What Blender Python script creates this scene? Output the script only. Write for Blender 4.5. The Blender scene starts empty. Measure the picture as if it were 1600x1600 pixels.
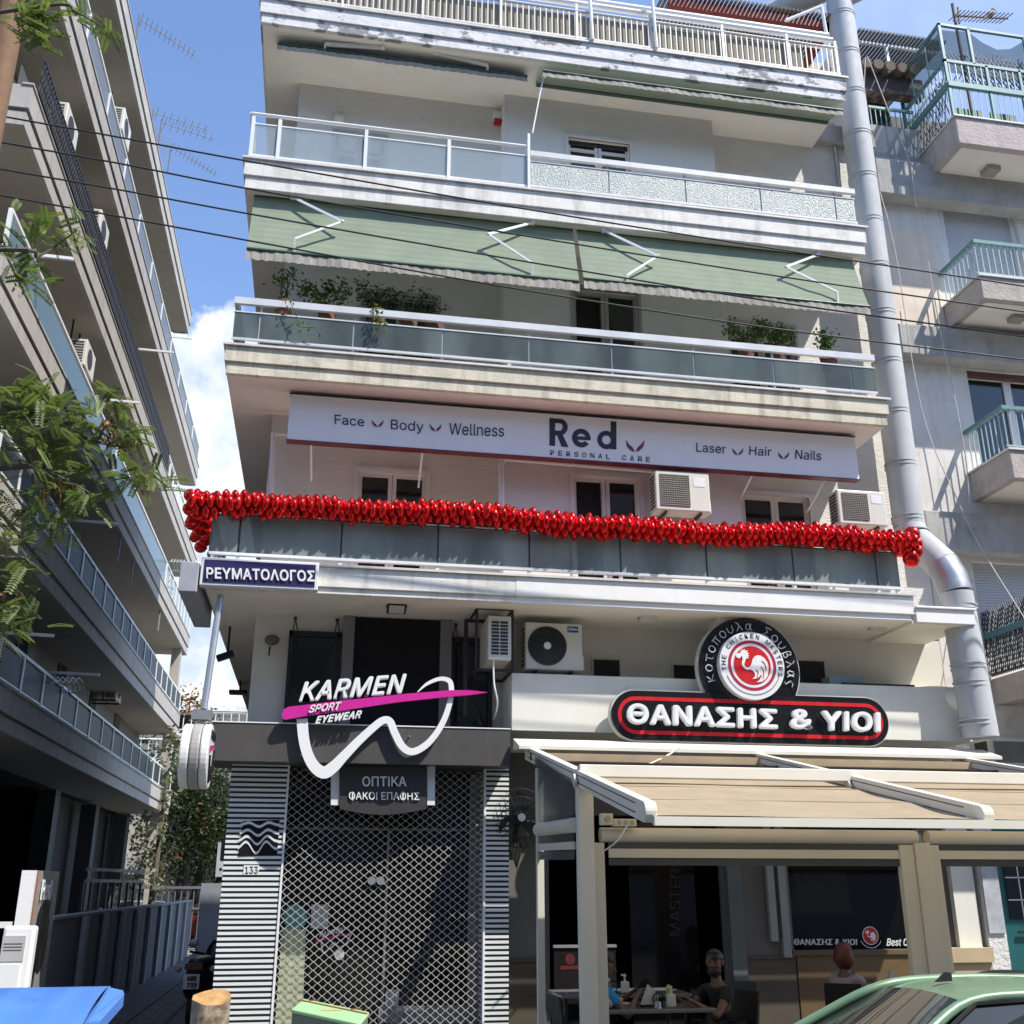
import bpy, bmesh, math, random
from mathutils import Vector, Matrix, noise
random.seed(7)
R = math.radians
S = bpy.context.scene
COL = S.collection

# ---------------------------------------------------------------- camera, sky, sun, exposure
CAM_Z, PITCH, YAW, FPX = 1.6, R(19.5), R(10.3), 1648.0
cam_d = bpy.data.cameras.new('camera'); cam = bpy.data.objects.new('camera', cam_d); COL.objects.link(cam)
cam.location = (0, 0, CAM_Z); cam.rotation_euler = (R(90) + PITCH, 0, -YAW)
cam_d.sensor_width = 36; cam_d.lens = FPX / 1600 * 36; cam_d.clip_start = .05; cam_d.clip_end = 3000
S.camera = cam
SUN = Vector((.53, -.47, 1.0)).normalized()
sl = bpy.data.lights.new('sun', 'SUN'); sl.energy = 4.1; sl.angle = R(.5); sl.color = (1, .945, .855)
so = bpy.data.objects.new('sun', sl); COL.objects.link(so); so.location = (20, -15, 40)
so.rotation_mode = 'QUATERNION'; so.rotation_quaternion = SUN.to_track_quat('Z', 'Y')
S.view_settings.view_transform = 'Standard'; S.view_settings.look = 'None'
S.view_settings.exposure = 0.76; S.view_settings.gamma = 1; S.view_settings.use_curve_mapping = False
W = bpy.data.worlds.new('World'); S.world = W; W.use_nodes = True
def world():
    nt = W.node_tree; N = nt.nodes; L = nt.links; N.clear()
    out = N.new('ShaderNodeOutputWorld'); bg = N.new('ShaderNodeBackground'); bg.inputs[1].default_value = .15
    sky = N.new('ShaderNodeTexSky'); sky.sky_type = 'NISHITA'; sky.sun_disc = False
    sky.sun_elevation = math.asin(SUN.z); sky.sun_rotation = math.atan2(SUN.x, SUN.y)
    sky.air_density = 1.0; sky.dust_density = .2; sky.ozone_density = 2.2
    tc = N.new('ShaderNodeTexCoord')
    def math_(op, a, b=None, c=None):
        m = N.new('ShaderNodeMath'); m.operation = op
        for i, v in enumerate((a, b, c)):
            if v is None: continue
            if isinstance(v, (int, float)): m.inputs[i].default_value = v
            else: L.new(v, m.inputs[i])
        return m.outputs[0]
    def dot(v):
        d = N.new('ShaderNodeVectorMath'); d.operation = 'DOT_PRODUCT'; L.new(tc.outputs['Generated'], d.inputs[0])
        d.inputs[1].default_value = v; return d.outputs['Value']
    def nz(scale, detail, dist=0.0):
        n = N.new('ShaderNodeTexNoise'); n.inputs['Scale'].default_value = scale; n.inputs['Detail'].default_value = detail
        n.inputs['Roughness'].default_value = .55; n.inputs['Distortion'].default_value = dist
        L.new(tc.outputs['Generated'], n.inputs['Vector']); return n.outputs['Fac']
    def ramp(v, a, b):
        m = N.new('ShaderNodeMapRange'); m.interpolation_type = 'SMOOTHSTEP'; m.inputs['From Min'].default_value = a; m.inputs['From Max'].default_value = b
        L.new(v, m.inputs['Value']); return m.outputs['Result']
    n1 = nz(9, 11, .2)
    sep = N.new('ShaderNodeSeparateXYZ'); L.new(tc.outputs['Generated'], sep.inputs[0])
    # the cumulus bank low over the far end of the side street: below an uneven top edge
    top = math_('MULTIPLY_ADD', n1, .42, math_('MULTIPLY', sep.outputs['Z'], -1.0))
    bank = ramp(top, -.262, -.232)
    aside = ramp(dot(Vector((-.19, .98, .30)).normalized()), .93, .975)
    bank = math_('MULTIPLY', bank, aside)
    # thin veil towards the right
    veil = math_('MULTIPLY', ramp(nz(2.2, 5, .4), .38, .75), ramp(sep.outputs['X'], -.05, .55))
    veil = math_('MULTIPLY', veil, .42)
    shade = ramp(nz(11, 8, .2), .36, .66)
    cc = N.new('ShaderNodeMixRGB'); L.new(shade, cc.inputs[0]); cc.inputs[1].default_value = (2.6, 3.1, 4.0, 1); cc.inputs[2].default_value = (5.0, 5.1, 5.3, 1)
    tint = N.new('ShaderNodeMixRGB'); tint.blend_type = 'MULTIPLY'; tint.inputs[0].default_value = 1; L.new(sky.outputs[0], tint.inputs[1]); tint.inputs[2].default_value = (1.0, 1.02, 1.10, 1)
    m1 = N.new('ShaderNodeMixRGB'); L.new(bank, m1.inputs[0]); L.new(tint.outputs[0], m1.inputs[1]); L.new(cc.outputs[0], m1.inputs[2])
    m2 = N.new('ShaderNodeMixRGB'); L.new(veil, m2.inputs[0]); L.new(m1.outputs[0], m2.inputs[1]); m2.inputs[2].default_value = (4.6, 5.2, 6.3, 1)
    L.new(m2.outputs[0], bg.inputs[0]); L.new(bg.outputs[0], out.inputs[0])
world()

# ---------------------------------------------------------------- measuring
def ray(px, py):
    u = px - 800.; v = py - 800.
    fh = FPX * math.cos(PITCH) + v * math.sin(PITCH); up = FPX * math.sin(PITCH) - v * math.cos(PITCH)
    return Vector((fh * math.sin(YAW) + u * math.cos(YAW), fh * math.cos(YAW) - u * math.sin(YAW), up))
def at(px, py, Y=None, X=None, Z=None):            # where the sight line of a photo pixel meets a wall or floor plane
    r = ray(px, py)
    k = Y / r.y if Y is not None else X / r.x if X is not None else (Z - CAM_Z) / r.z
    return Vector((0, 0, CAM_Z)) + r * k

# ---------------------------------------------------------------- mesh builder
WL = {}
def wloc(o): return WL.get(o.name, Vector((0, 0, 0))) if o else Vector((0, 0, 0))
class MB:
    def __init__(s): s.v = []; s.f = []; s.n = []
    def add(s, vs, fs):
        n = len(s.v); s.n.append((n, len(s.f))); s.v += [Vector(v) for v in vs]; s.f += [tuple(i + n for i in f) for f in fs]; return s
    def box(s, x0, x1, y0, y1, z0, z1):
        if x0 > x1: x0, x1 = x1, x0
        if y0 > y1: y0, y1 = y1, y0
        if z0 > z1: z0, z1 = z1, z0
        return s.add([(x0,y0,z0),(x1,y0,z0),(x1,y1,z0),(x0,y1,z0),(x0,y0,z1),(x1,y0,z1),(x1,y1,z1),(x0,y1,z1)],
                     [(0,3,2,1),(4,5,6,7),(0,1,5,4),(1,2,6,5),(2,3,7,6),(3,0,4,7)])
    def obox(s, c, size, rot=Matrix()):
        c = Vector(c); hx, hy, hz = [d / 2 for d in size]; rot = rot.to_3x3()
        vs = [c + rot @ Vector((x, y, z)) for z in (-hz, hz) for x, y in ((-hx,-hy),(hx,-hy),(hx,hy),(-hx,hy))]
        return s.add(vs, [(0,3,2,1),(4,5,6,7),(0,1,5,4),(1,2,6,5),(2,3,7,6),(3,0,4,7)])
    def bar(s, p, q, w, h=None, up=(0, 0, 1)):
        p, q = Vector(p), Vector(q); d = (q - p); h = h or w
        if d.length < 1e-6: return s
        z = d.normalized(); up = Vector(up)
        if abs(z.dot(up)) > .98: up = Vector((0, 1, 0))
        x = up.cross(z).normalized(); y = z.cross(x)
        vs = [b + x * (i * w / 2) + y * (j * h / 2) for b in (p, q) for i, j in ((-1,-1),(1,-1),(1,1),(-1,1))]
        return s.add(vs, [(0,3,2,1),(4,5,6,7),(0,1,5,4),(1,2,6,5),(2,3,7,6),(3,0,4,7)])
    def tube(s, pts, r, n=8, caps=True, flat=None):
        pts = [Vector(p) for p in pts]; m = len(pts); rs = r if isinstance(r, (list, tuple)) else [r] * m
        vs = []; prev = None
        for i, p in enumerate(pts):
            d = (pts[min(i + 1, m - 1)] - pts[max(i - 1, 0)])
            d = d.normalized() if d.length > 1e-9 else Vector((0, 0, 1))
            if prev is None:
                a = Vector((0, 0, 1)) if abs(d.z) < .9 else Vector((0, 1, 0)); x = a.cross(d).normalized()
            else:
                x = (prev - d * prev.dot(d)); x = x.normalized() if x.length > 1e-6 else Vector((1, 0, 0))
            prev = x; y = d.cross(x)
            vs += [p + (x * math.cos(2 * math.pi * k / n) + y * math.sin(2 * math.pi * k / n)) * rs[i] for k in range(n)]
        fs = [(i * n + k, i * n + (k + 1) % n, (i + 1) * n + (k + 1) % n, (i + 1) * n + k) for i in range(m - 1) for k in range(n)]
        if caps: fs += [tuple(range(n - 1, -1, -1)), tuple((m - 1) * n + k for k in range(n))]
        return s.add(vs, fs)
    def prism(s, pts, ex):
        pts = [Vector(p) for p in pts]; ex = Vector(ex); n = len(pts)
        return s.add(pts + [p + ex for p in pts], [tuple(range(n)), tuple(range(2 * n - 1, n - 1, -1))] + [(i, (i + 1) % n, n + (i + 1) % n, n + i) for i in range(n)])
    def poly(s, *pts): return s.add(pts, [tuple(range(len(pts)))])
    def sphere(s, c, r, n=12, m=8, rot=None):
        c = Vector(c); r = r if isinstance(r, (tuple, list)) else (r, r, r); vs = [Vector((0, 0, r[2]))]
        for j in range(1, m):
            t = math.pi * j / m
            vs += [Vector((r[0] * math.sin(t) * math.cos(2 * math.pi * k / n), r[1] * math.sin(t) * math.sin(2 * math.pi * k / n), r[2] * math.cos(t))) for k in range(n)]
        vs.append(Vector((0, 0, -r[2])))
        if rot is not None: vs = [rot @ v for v in vs]
        fs = [(0, 1 + k, 1 + (k + 1) % n) for k in range(n)]
        for j in range(m - 2):
            fs += [(1 + j * n + k, 1 + (j + 1) * n + k, 1 + (j + 1) * n + (k + 1) % n, 1 + j * n + (k + 1) % n) for k in range(n)]
        e = len(vs) - 1; b = 1 + (m - 2) * n
        fs += [(e, b + (k + 1) % n, b + k) for k in range(n)]
        return s.add([c + v for v in vs], fs)
    def wall(s, x0, x1, z0, z1, y, holes, depth, into=1):     # upright wall facing -Y with openings and their reveals
        xs = sorted({x0, x1, *[h[0] for h in holes], *[h[1] for h in holes]}); zs = sorted({z0, z1, *[h[2] for h in holes], *[h[3] for h in holes]})
        for i in range(len(xs) - 1):
            for j in range(len(zs) - 1):
                cx, cz = (xs[i] + xs[i + 1]) / 2, (zs[j] + zs[j + 1]) / 2
                if cx < x0 or cx > x1 or cz < z0 or cz > z1 or any(h[0] < cx < h[1] and h[2] < cz < h[3] for h in holes): continue
                s.poly((xs[i], y, zs[j]), (xs[i + 1], y, zs[j]), (xs[i + 1], y, zs[j + 1]), (xs[i], y, zs[j + 1]))
        for a, b, c, d in [h[:4] for h in holes]:
            e = y + depth
            s.poly((a, y, c), (a, y, d), (a, e, d), (a, e, c)); s.poly((b, y, d), (b, y, c), (b, e, c), (b, e, d))
            s.poly((a, y, d), (b, y, d), (b, e, d), (a, e, d)); s.poly((b, y, c), (a, y, c), (a, e, c), (b, e, c))
        return s
    def each(s, name, m, parent=None, **k):                          # every piece a part of its own
        ends = s.n[1:] + [(len(s.v), len(s.f))]; out = []
        for (a, fa), (b, fb) in zip(s.n, ends):
            q = MB(); q.v = s.v[a:b]; q.f = [tuple(i - a for i in f) for f in s.f[fa:fb]]; out.append(q.build(name, m, parent, **k))
        return out
    def build(s, name, m, parent=None, smooth=False, label=None, normals=True, bevel=0):
        me = bpy.data.meshes.new(name); w = wloc(parent)
        me.from_pydata([v - w for v in s.v], [], s.f); me.validate()
        if normals:
            bm = bmesh.new(); bm.from_mesh(me); bmesh.ops.recalc_face_normals(bm, faces=bm.faces); bm.to_mesh(me); bm.free()
        me.materials.append(m)
        if smooth:
            me.polygons.foreach_set('use_smooth', [True] * len(me.polygons))
            try: me.set_sharp_from_angle(angle=R(50))
            except Exception: pass
        o = bpy.data.objects.new(name, me); COL.objects.link(o)
        if bevel:
            b = o.modifiers.new('bevel', 'BEVEL'); b.width = bevel; b.segments = 2; b.limit_method = 'ANGLE'; b.angle_limit = R(40)
        if parent: o.parent = parent; WL[o.name] = w.copy()
        if label: o['label'] = label
        return o
def tag(o, label, cat, group=None, kind=None):
    if label: o['label'] = label
    if cat: o['category'] = cat
    if group: o['group'] = group
    if kind: o['kind'] = kind
    return o
def thing(name, label, cat, loc=(0, 0, 0), group=None):
    o = bpy.data.objects.new(name, None); COL.objects.link(o); o.location = loc; o.empty_display_size = .2
    WL[o.name] = Vector(loc); return tag(o, label, cat, group)
def solid(mb, name, m, label, cat, group=None, kind=None, **k):     # a thing that is one mesh
    return tag(mb.build(name, m, **k), label, cat, group, kind)
def dup(root, d, label=None, rz=0.0):
    def rec(o, par):
        c = o.copy(); COL.objects.link(c); WL[c.name] = wloc(o)
        if par: c.parent = par
        for ch in [x for x in list(bpy.data.objects) if x.parent == o]: rec(ch, c)
        return c
    c = rec(root, None); c.location = root.location + Vector(d); c.rotation_euler.z += rz; WL[c.name] = c.location.copy()
    if label: c['label'] = label
    return c
def arc(c, r, a0, a1, n, ax='xz'):
    pts = []
    for i in range(n + 1):
        a = R(a0 + (a1 - a0) * i / n); pts.append(Vector(c) + (Vector((math.cos(a) * r, 0, math.sin(a) * r)) if ax == 'xz' else Vector((math.cos(a) * r, math.sin(a) * r, 0)) if ax == 'xy' else Vector((0, math.cos(a) * r, math.sin(a) * r))))
    return pts
def spline(pts, k=8):                                                # Catmull-Rom through the given points
    pts = [Vector(p) for p in pts]; out = []
    for i in range(len(pts) - 1):
        a, b, c, d = pts[max(i - 1, 0)], pts[i], pts[i + 1], pts[min(i + 2, len(pts) - 1)]
        for j in range(k):
            t = j / k; out.append(.5 * ((2 * b) + (c - a) * t + (2 * a - 5 * b + 4 * c - d) * t * t + (3 * b - a - 3 * c + d) * t ** 3))
    out.append(pts[-1]); return out
# ---------------------------------------------------------------- lettering
def fonts():
    d = {}
    import os
    base = os.path.join(bpy.utils.resource_path('LOCAL'), 'datafiles', 'fonts')
    try: d['inter'] = bpy.data.fonts.load(os.path.join(base, 'Inter.woff2'))
    except Exception: pass
    return d
FONT = fonts()
_tc = {}
def glyphs(s, bold=0.0, shear=0.0, space=1.0):
    k = (s, bold, shear, space)
    if k in _tc: return _tc[k]
    c = bpy.data.curves.new('lettering', 'FONT'); c.body = s; c.extrude = .5; c.shear = shear; c.space_character = space + bold * 2.2; c.resolution_u = 4
    if 'inter' in FONT: c.font = FONT['inter']
    o = bpy.data.objects.new('lettering', c); COL.objects.link(o)
    bpy.context.view_layer.update(); dg = bpy.context.evaluated_depsgraph_get(); e = o.evaluated_get(dg); me = e.to_mesh()
    v0 = [v.co.copy() for v in me.vertices]; f0 = [tuple(p.vertices) for p in me.polygons]; e.to_mesh_clear()
    bpy.data.objects.remove(o); bpy.data.curves.remove(c)
    if not v0: v0 = [Vector()]; f0 = []
    vs, fs = [], []                                                   # heavier weights: the strokes thickened by overlapping shifted copies, each a hair deeper
    for i in range(9 if bold else 1):
        d = Vector((0, 0, 0)) if i == 0 else Vector((math.cos(i * math.pi / 4) * bold, math.sin(i * math.pi / 4) * bold, 0))
        n = len(vs); vs += [Vector((v.x + d.x, v.y + d.y, v.z * (1 - .03 * i))) for v in v0]; fs += [tuple(q + n for q in f) for f in f0]
    x0 = min(v.x for v in vs); x1 = max(v.x for v in vs); y0 = min(v.y for v in vs); y1 = max(v.y for v in vs)
    _tc[k] = ([Vector(((v.x - x0) / max(x1 - x0, 1e-6), (v.y - y0) / max(y1 - y0, 1e-6), v.z)) for v in vs], fs, (x1 - x0) / max(y1 - y0, 1e-6)); return _tc[k]
def letters(mb, s, o, ux, uz, n, bold=0.0, shear=0.0, space=1.0):    # o: lower left corner, ux/uz: whole width/height, n: whole thickness towards the reader
    vs, fs, asp = glyphs(s, bold, shear, space); o, ux, uz, n = Vector(o), Vector(ux), Vector(uz), Vector(n)
    if bold and n.length < .016: n = n.normalized() * .016
    mb.add([o + ux * v.x + uz * v.y + n * (v.z + .5) for v in vs], fs); return mb
def letters_px(mb, s, a, b, c, Y, t, **k):                           # corners lower left, lower right, upper left as photo pixels on a facade plane
    A, B, C = at(*a, Y=Y), at(*b, Y=Y), at(*c, Y=Y)
    return letters(mb, s, A, B - A, C - A, (0, -t, 0), **k)
# ---------------------------------------------------------------- materials
def nodes(name):
    m = bpy.data.materials.new(name); m.use_nodes = True; nt = m.node_tree
    return m, nt, nt.nodes, nt.links, nt.nodes['Principled BSDF']
def pos_noise(N, L, scale, detail=6, vec=(1, 1, 1), rough=.6):
    g = N.new('ShaderNodeNewGeometry'); mp = N.new('ShaderNodeMapping'); mp.inputs['Scale'].default_value = vec; L.new(g.outputs['Position'], mp.inputs[0])
    n = N.new('ShaderNodeTexNoise'); n.inputs['Scale'].default_value = scale; n.inputs['Detail'].default_value = detail; n.inputs['Roughness'].default_value = rough
    L.new(mp.outputs[0], n.inputs['Vector']); return n.outputs['Fac']
def rmp(N, L, v, a, b, c=0., d=1.):
    m = N.new('ShaderNodeMapRange'); m.inputs[1].default_value = a; m.inputs[2].default_value = b; m.inputs[3].default_value = c; m.inputs[4].default_value = d; L.new(v, m.inputs[0]); return m.outputs[0]
def mixc(N, L, f, a, b):
    m = N.new('ShaderNodeMixRGB')
    for i, v in enumerate((f, a, b)):
        if isinstance(v, tuple): m.inputs[i].default_value = (*v, 1) if len(v) == 3 else v
        elif isinstance(v, (int, float)): m.inputs[i].default_value = v
        else: L.new(v, m.inputs[i])
    return m.outputs[0]
_mats = {}
def mat(name, col, rough=.6, metal=0., var=.12, scale=2.5, bump=0., bscale=35, bvec=(1, 1, 1), streak=0., stain=(.12, .11, .09), patch=0., patchc=(.3, .29, .27), spec=.5, coat=0., emit=0., thresh=(.52, .62)):
    if name in _mats: return _mats[name]
    m, nt, N, L, B = nodes(name); c = tuple(col)
    lo = tuple(x * (1 - var) for x in c); hi = tuple(min(x * (1 + var * .7), .95) for x in c)
    cur = mixc(N, L, rmp(N, L, pos_noise(N, L, scale), .3, .7), lo, hi)
    if streak:
        f = rmp(N, L, pos_noise(N, L, 2.2, 5, (3.2, 3.2, .35)), .5, .78, 0, streak); cur = mixc(N, L, f, cur, stain)
    if patch:
        f = rmp(N, L, pos_noise(N, L, 2.1, 8, (1, 1, 1.6), .68), thresh[0], thresh[1], 0, patch); cur = mixc(N, L, f, cur, patchc)
    L.new(cur, B.inputs['Base Color']); B.inputs['Roughness'].default_value = rough; B.inputs['Metallic'].default_value = metal
    B.inputs['Specular IOR Level'].default_value = spec
    if coat: B.inputs['Coat Weight'].default_value = coat; B.inputs['Coat Roughness'].default_value = .06
    if emit: L.new(cur, B.inputs['Emission Color']); B.inputs['Emission Strength'].default_value = emit
    if rough > .15 and metal < .9:
        L.new(rmp(N, L, pos_noise(N, L, scale * 3.3), .3, .7, max(rough - .1, .05), min(rough + .1, 1)), B.inputs['Roughness'])
    if bump:
        b = N.new('ShaderNodeBump'); b.inputs['Strength'].default_value = bump; b.inputs['Distance'].default_value = .02
        L.new(pos_noise(N, L, bscale, 4, bvec), b.inputs['Height']); L.new(b.outputs[0], B.inputs['Normal'])
    _mats[name] = m; return m
def glass(name, col, clear=.3, rough=.12, var=.2, vscale=.8, spec=.6, speck=0.):     # tinted or frosted sheet: part body, part see-through
    if name in _mats: return _mats[name]
    m, nt, N, L, B = nodes(name)
    cur = mixc(N, L, rmp(N, L, pos_noise(N, L, vscale, 3, (1.6, 1, .5)), .35, .68), tuple(x * (1 - var) for x in col), tuple(x * (1 + var) for x in col))
    if speck:
        v = N.new('ShaderNodeTexVoronoi'); v.feature = 'DISTANCE_TO_EDGE'; v.inputs['Scale'].default_value = 32
        g = N.new('ShaderNodeNewGeometry'); L.new(g.outputs['Position'], v.inputs['Vector'])
        cur = mixc(N, L, rmp(N, L, v.outputs['Distance'], .02, .14, speck, 0), cur, (.44, .52, .51))
        b = N.new('ShaderNodeBump'); b.inputs['Strength'].default_value = .6; b.inputs['Distance'].default_value = .02; L.new(pos_noise(N, L, 45, 3), b.inputs['Height']); L.new(b.outputs[0], B.inputs['Normal'])
    L.new(cur, B.inputs['Base Color']); B.inputs['Roughness'].default_value = rough; B.inputs['Specular IOR Level'].default_value = spec
    t = N.new('ShaderNodeBsdfTransparent'); t.inputs[0].default_value = (.80, .88, .88, 1); mx = N.new('ShaderNodeMixShader'); mx.inputs[0].default_value = clear
    L.new(B.outputs[0], mx.inputs[1]); L.new(t.outputs[0], mx.inputs[2]); L.new(mx.outputs[0], N['Material Output'].inputs[0])
    _mats[name] = m; return m
def cloth(name, col, trans=.45, rib=None, var=.1, streak=0.):
    if name in _mats: return _mats[name]
    m, nt, N, L, B = nodes(name)
    cur = mixc(N, L, rmp(N, L, pos_noise(N, L, 3.0), .3, .7), tuple(x * (1 - var) for x in col), tuple(min(1, x * (1 + var)) for x in col))
    if rib:
        g = N.new('ShaderNodeNewGeometry'); sx = N.new('ShaderNodeSeparateXYZ'); L.new(g.outputs['Position'], sx.inputs[0])
        w = N.new('ShaderNodeMath'); w.operation = 'PINGPONG'; w.inputs[1].default_value = rib; L.new(sx.outputs['XYZ'.index(streak if isinstance(streak, str) else 'Z')], w.inputs[0])
        cur = mixc(N, L, rmp(N, L, w.outputs[0], 0, rib, 0, .4), cur, tuple(x * .72 for x in col))
    B.inputs['Roughness'].default_value = .85; L.new(cur, B.inputs['Base Color']); B.inputs['Specular IOR Level'].default_value = .15
    tr = N.new('ShaderNodeBsdfTranslucent'); L.new(cur, tr.inputs[0]); mx = N.new('ShaderNodeMixShader'); mx.inputs[0].default_value = trans
    L.new(B.outputs[0], mx.inputs[1]); L.new(tr.outputs[0], mx.inputs[2]); L.new(mx.outputs[0], N['Material Output'].inputs[0])
    _mats[name] = m; return m
def leafmat(name, a, b, trans=.35):
    if name in _mats: return _mats[name]
    m, nt, N, L, B = nodes(name)
    cur = mixc(N, L, rmp(N, L, pos_noise(N, L, 7, 3), .3, .7), a, b); L.new(cur, B.inputs['Base Color']); B.inputs['Roughness'].default_value = .5; B.inputs['Specular IOR Level'].default_value = .3
    tr = N.new('ShaderNodeBsdfTranslucent'); L.new(mixc(N, L, .5, cur, (.2, .3, .03)), tr.inputs[0]); mx = N.new('ShaderNodeMixShader'); mx.inputs[0].default_value = trans
    L.new(B.outputs[0], mx.inputs[1]); L.new(tr.outputs[0], mx.inputs[2]); L.new(mx.outputs[0], N['Material Output'].inputs[0])
    _mats[name] = m; return m
def stripes(name, a, b, period, axis='Z', duty=.5, off=0., rough=.5):
    m, nt, N, L, B = nodes(name); g = N.new('ShaderNodeNewGeometry'); sx = N.new('ShaderNodeSeparateXYZ'); L.new(g.outputs['Position'], sx.inputs[0])
    d = N.new('ShaderNodeMath'); d.operation = 'DIVIDE'; d.inputs[1].default_value = period; L.new(sx.outputs[axis], d.inputs[0])
    o = N.new('ShaderNodeMath'); o.operation = 'ADD'; o.inputs[1].default_value = off + 100; L.new(d.outputs[0], o.inputs[0])
    f = N.new('ShaderNodeMath'); f.operation = 'FRACT'; L.new(o.outputs[0], f.inputs[0])
    q = N.new('ShaderNodeMath'); q.operation = 'GREATER_THAN'; q.inputs[1].default_value = duty; L.new(f.outputs[0], q.inputs[0])
    vn = rmp(N, L, pos_noise(N, L, 3, 5), .3, .75, .78, 1.0)
    ca = mixc(N, L, vn, tuple(x * .6 for x in a), a)
    L.new(mixc(N, L, q.outputs[0], ca, b), B.inputs['Base Color']); B.inputs['Roughness'].default_value = rough; return m
WHITE = mat('white_plaster', (.70, .67, .60), .8, var=.08, bump=.15, streak=.22, stain=(.32, .30, .26))
FASCIA = mat('weathered_white_paint', (.76, .74, .69), .75, var=.10, bump=.25, streak=.6, stain=(.30, .28, .24), patch=.35, patchc=(.40, .38, .34))
PEEL = mat('peeling_white_paint', (.70, .69, .68), .8, var=.1, bump=.5, bscale=14, streak=.3, stain=(.33, .32, .30), patch=.95, patchc=(.22, .22, .21), thresh=(.535, .57))
CREAMF = mat('stained_cream_concrete', (.66, .61, .48), .85, var=.15, bump=.3, streak=.9, stain=(.27, .25, .20), patch=.4, patchc=(.38, .36, .30))
SOFFIT = mat('soffit_paint', (.84, .80, .72), .85, var=.05)
RIPPLE = mat('rippled_stucco', (.72, .70, .66), .85, var=.06, bump=.9, bscale=9, bvec=(1, 1, 7))
ALU = mat('white_aluminium', (.76, .77, .78), .35, var=.04)
GREYMETAL = mat('grey_metal', (.38, .40, .42), .4, .6, var=.08)
BLACKM = mat('black_metal', (.025, .025, .027), .45, .3, var=.2)
DARK = mat('dark_interior', (.018, .017, .016), .7, var=.3)
PVC = mat('white_window_plastic', (.72, .70, .69), .35, var=.03)
PANE = mat('dark_window_glass', (.012, .014, .017), .04, var=.3, spec=.75)
CONC = mat('grey_concrete', (.36, .35, .33), .9, var=.15, bump=.3, streak=.4)
# ---------------------------------------------------------------- ground, road, pavements
GZ, PZ, KERB = -.42, -.30, 8.4
def paving(name, col, sx, sy, gap=.02):
    m, nt, N, L, B = nodes(name); g = N.new('ShaderNodeNewGeometry')
    b = N.new('ShaderNodeTexBrick'); b.inputs['Scale'].default_value = 1; b.inputs['Brick Width'].default_value = sx; b.inputs['Row Height'].default_value = sy; b.inputs['Mortar Size'].default_value = gap
    b.inputs['Color1'].default_value = (*col, 1); b.inputs['Color2'].default_value = (*[x * .85 for x in col], 1); b.inputs['Mortar'].default_value = (*[x * .4 for x in col], 1); L.new(g.outputs['Position'], b.inputs['Vector'])
    L.new(mixc(N, L, rmp(N, L, pos_noise(N, L, 1.3), .35, .7, 0, .45), b.outputs[0], tuple(x * .55 for x in col)), B.inputs['Base Color']); B.inputs['Roughness'].default_value = .85; return m
ASPHALT = mat('asphalt', (.062, .061, .06), .9, var=.25, scale=1.2, bump=.4, bscale=90)
PAVE = paving('pavement_slabs', (.17, .165, .155), .4, .4)
ALLEYM = paving('alley_paving', (.13, .13, .13), .25, .4)
solid(MB().box(-600, 600, -500, 900, GZ - 1, GZ - .02), 'ground', mat('bare_ground', (.22, .21, .19), .95), None, None, kind='structure')
solid(MB().box(-90, 90, -8.5, KERB - .15, GZ - .5, GZ), 'road', ASPHALT, None, None, kind='structure')
solid(MB().box(-90, 90, KERB - .15, KERB, GZ - .5, PZ + .004), 'kerb', mat('kerb_stone', (.42, .41, .39), .85, bump=.3), None, None, kind='structure')
solid(MB().box(-90, 90, KERB, 20, GZ - .5, PZ), 'pavement', PAVE, None, None, kind='structure')
solid(MB().box(-3.25, -.93, 13.3, 36, GZ - .4, PZ + .012), 'path', ALLEYM, None, None, kind='structure')
g = MB()
for x in (-2.5, -1.95): g.box(x, x + .04, 13.3, 36, PZ + .01, PZ + .018)
solid(g, 'path_drain_line', mat('dark_joint', (.03, .03, .03), .9), None, None, kind='structure')
# ---------------------------------------------------------------- the white apartment building with wrap-round balconies
YB, YW, YBAY = 13.1, 14.35, 14.0
XL_, XR_ = -1.53, 8.1
apt = thing('apartment_building', 'white five storey corner apartment block with long balconies above the two shops', 'building', (3.3, 14.35, PZ))
WALLM = mat('wall_paint', (.74, .72, .68), .85, var=.05, streak=.1, stain=(.4, .39, .36))
holes = {'f1': [(.36, 1.34, 5.5, 7.26), (6.22, 7.3, 5.5, 7.29)], 'f3': [(.3, 1.43, 8.52, 10.2), (6.2, 7.34, 8.52, 10.28)], 'f4': [(6.2, 7.5, 11.54, 12.93), (-.3, .5, 11.54, 13.1)]}
allh = [h for k in holes.values() for h in k]
w = MB(); w.wall(-.92, 9.2, 5.2, 14.1, YW, allh, .22)
w.box(-.92, 9.2, YW + .3, 27, -.29, 3.0) if False else None
MB().poly((-.92, YW, PZ), (-.92, 27, PZ), (-.92, 27, 17.2), (-.92, YW, 17.2)).build('side_wall', mat('low_bounce_side_wall', (.16, .15, .14), .9), apt); w.poly((9.2, YW, PZ), (9.2, 27, PZ), (9.2, 27, 17.2), (9.2, YW, 17.2))  # unseen side face, coloured dark to cut bounce light in the alley
w.poly((-.92, 27, PZ), (9.2, 27, PZ), (9.2, 27, 17.2), (-.92, 27, 17.2))
w.build('wall', RIPPLE, apt)
bayh = [(3.46, 4.46, 5.5, 7.28), (3.52, 4.56, 8.52, 10.42), (3.49, 4.54, 11.54, 13.29)]
b = MB()
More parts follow.
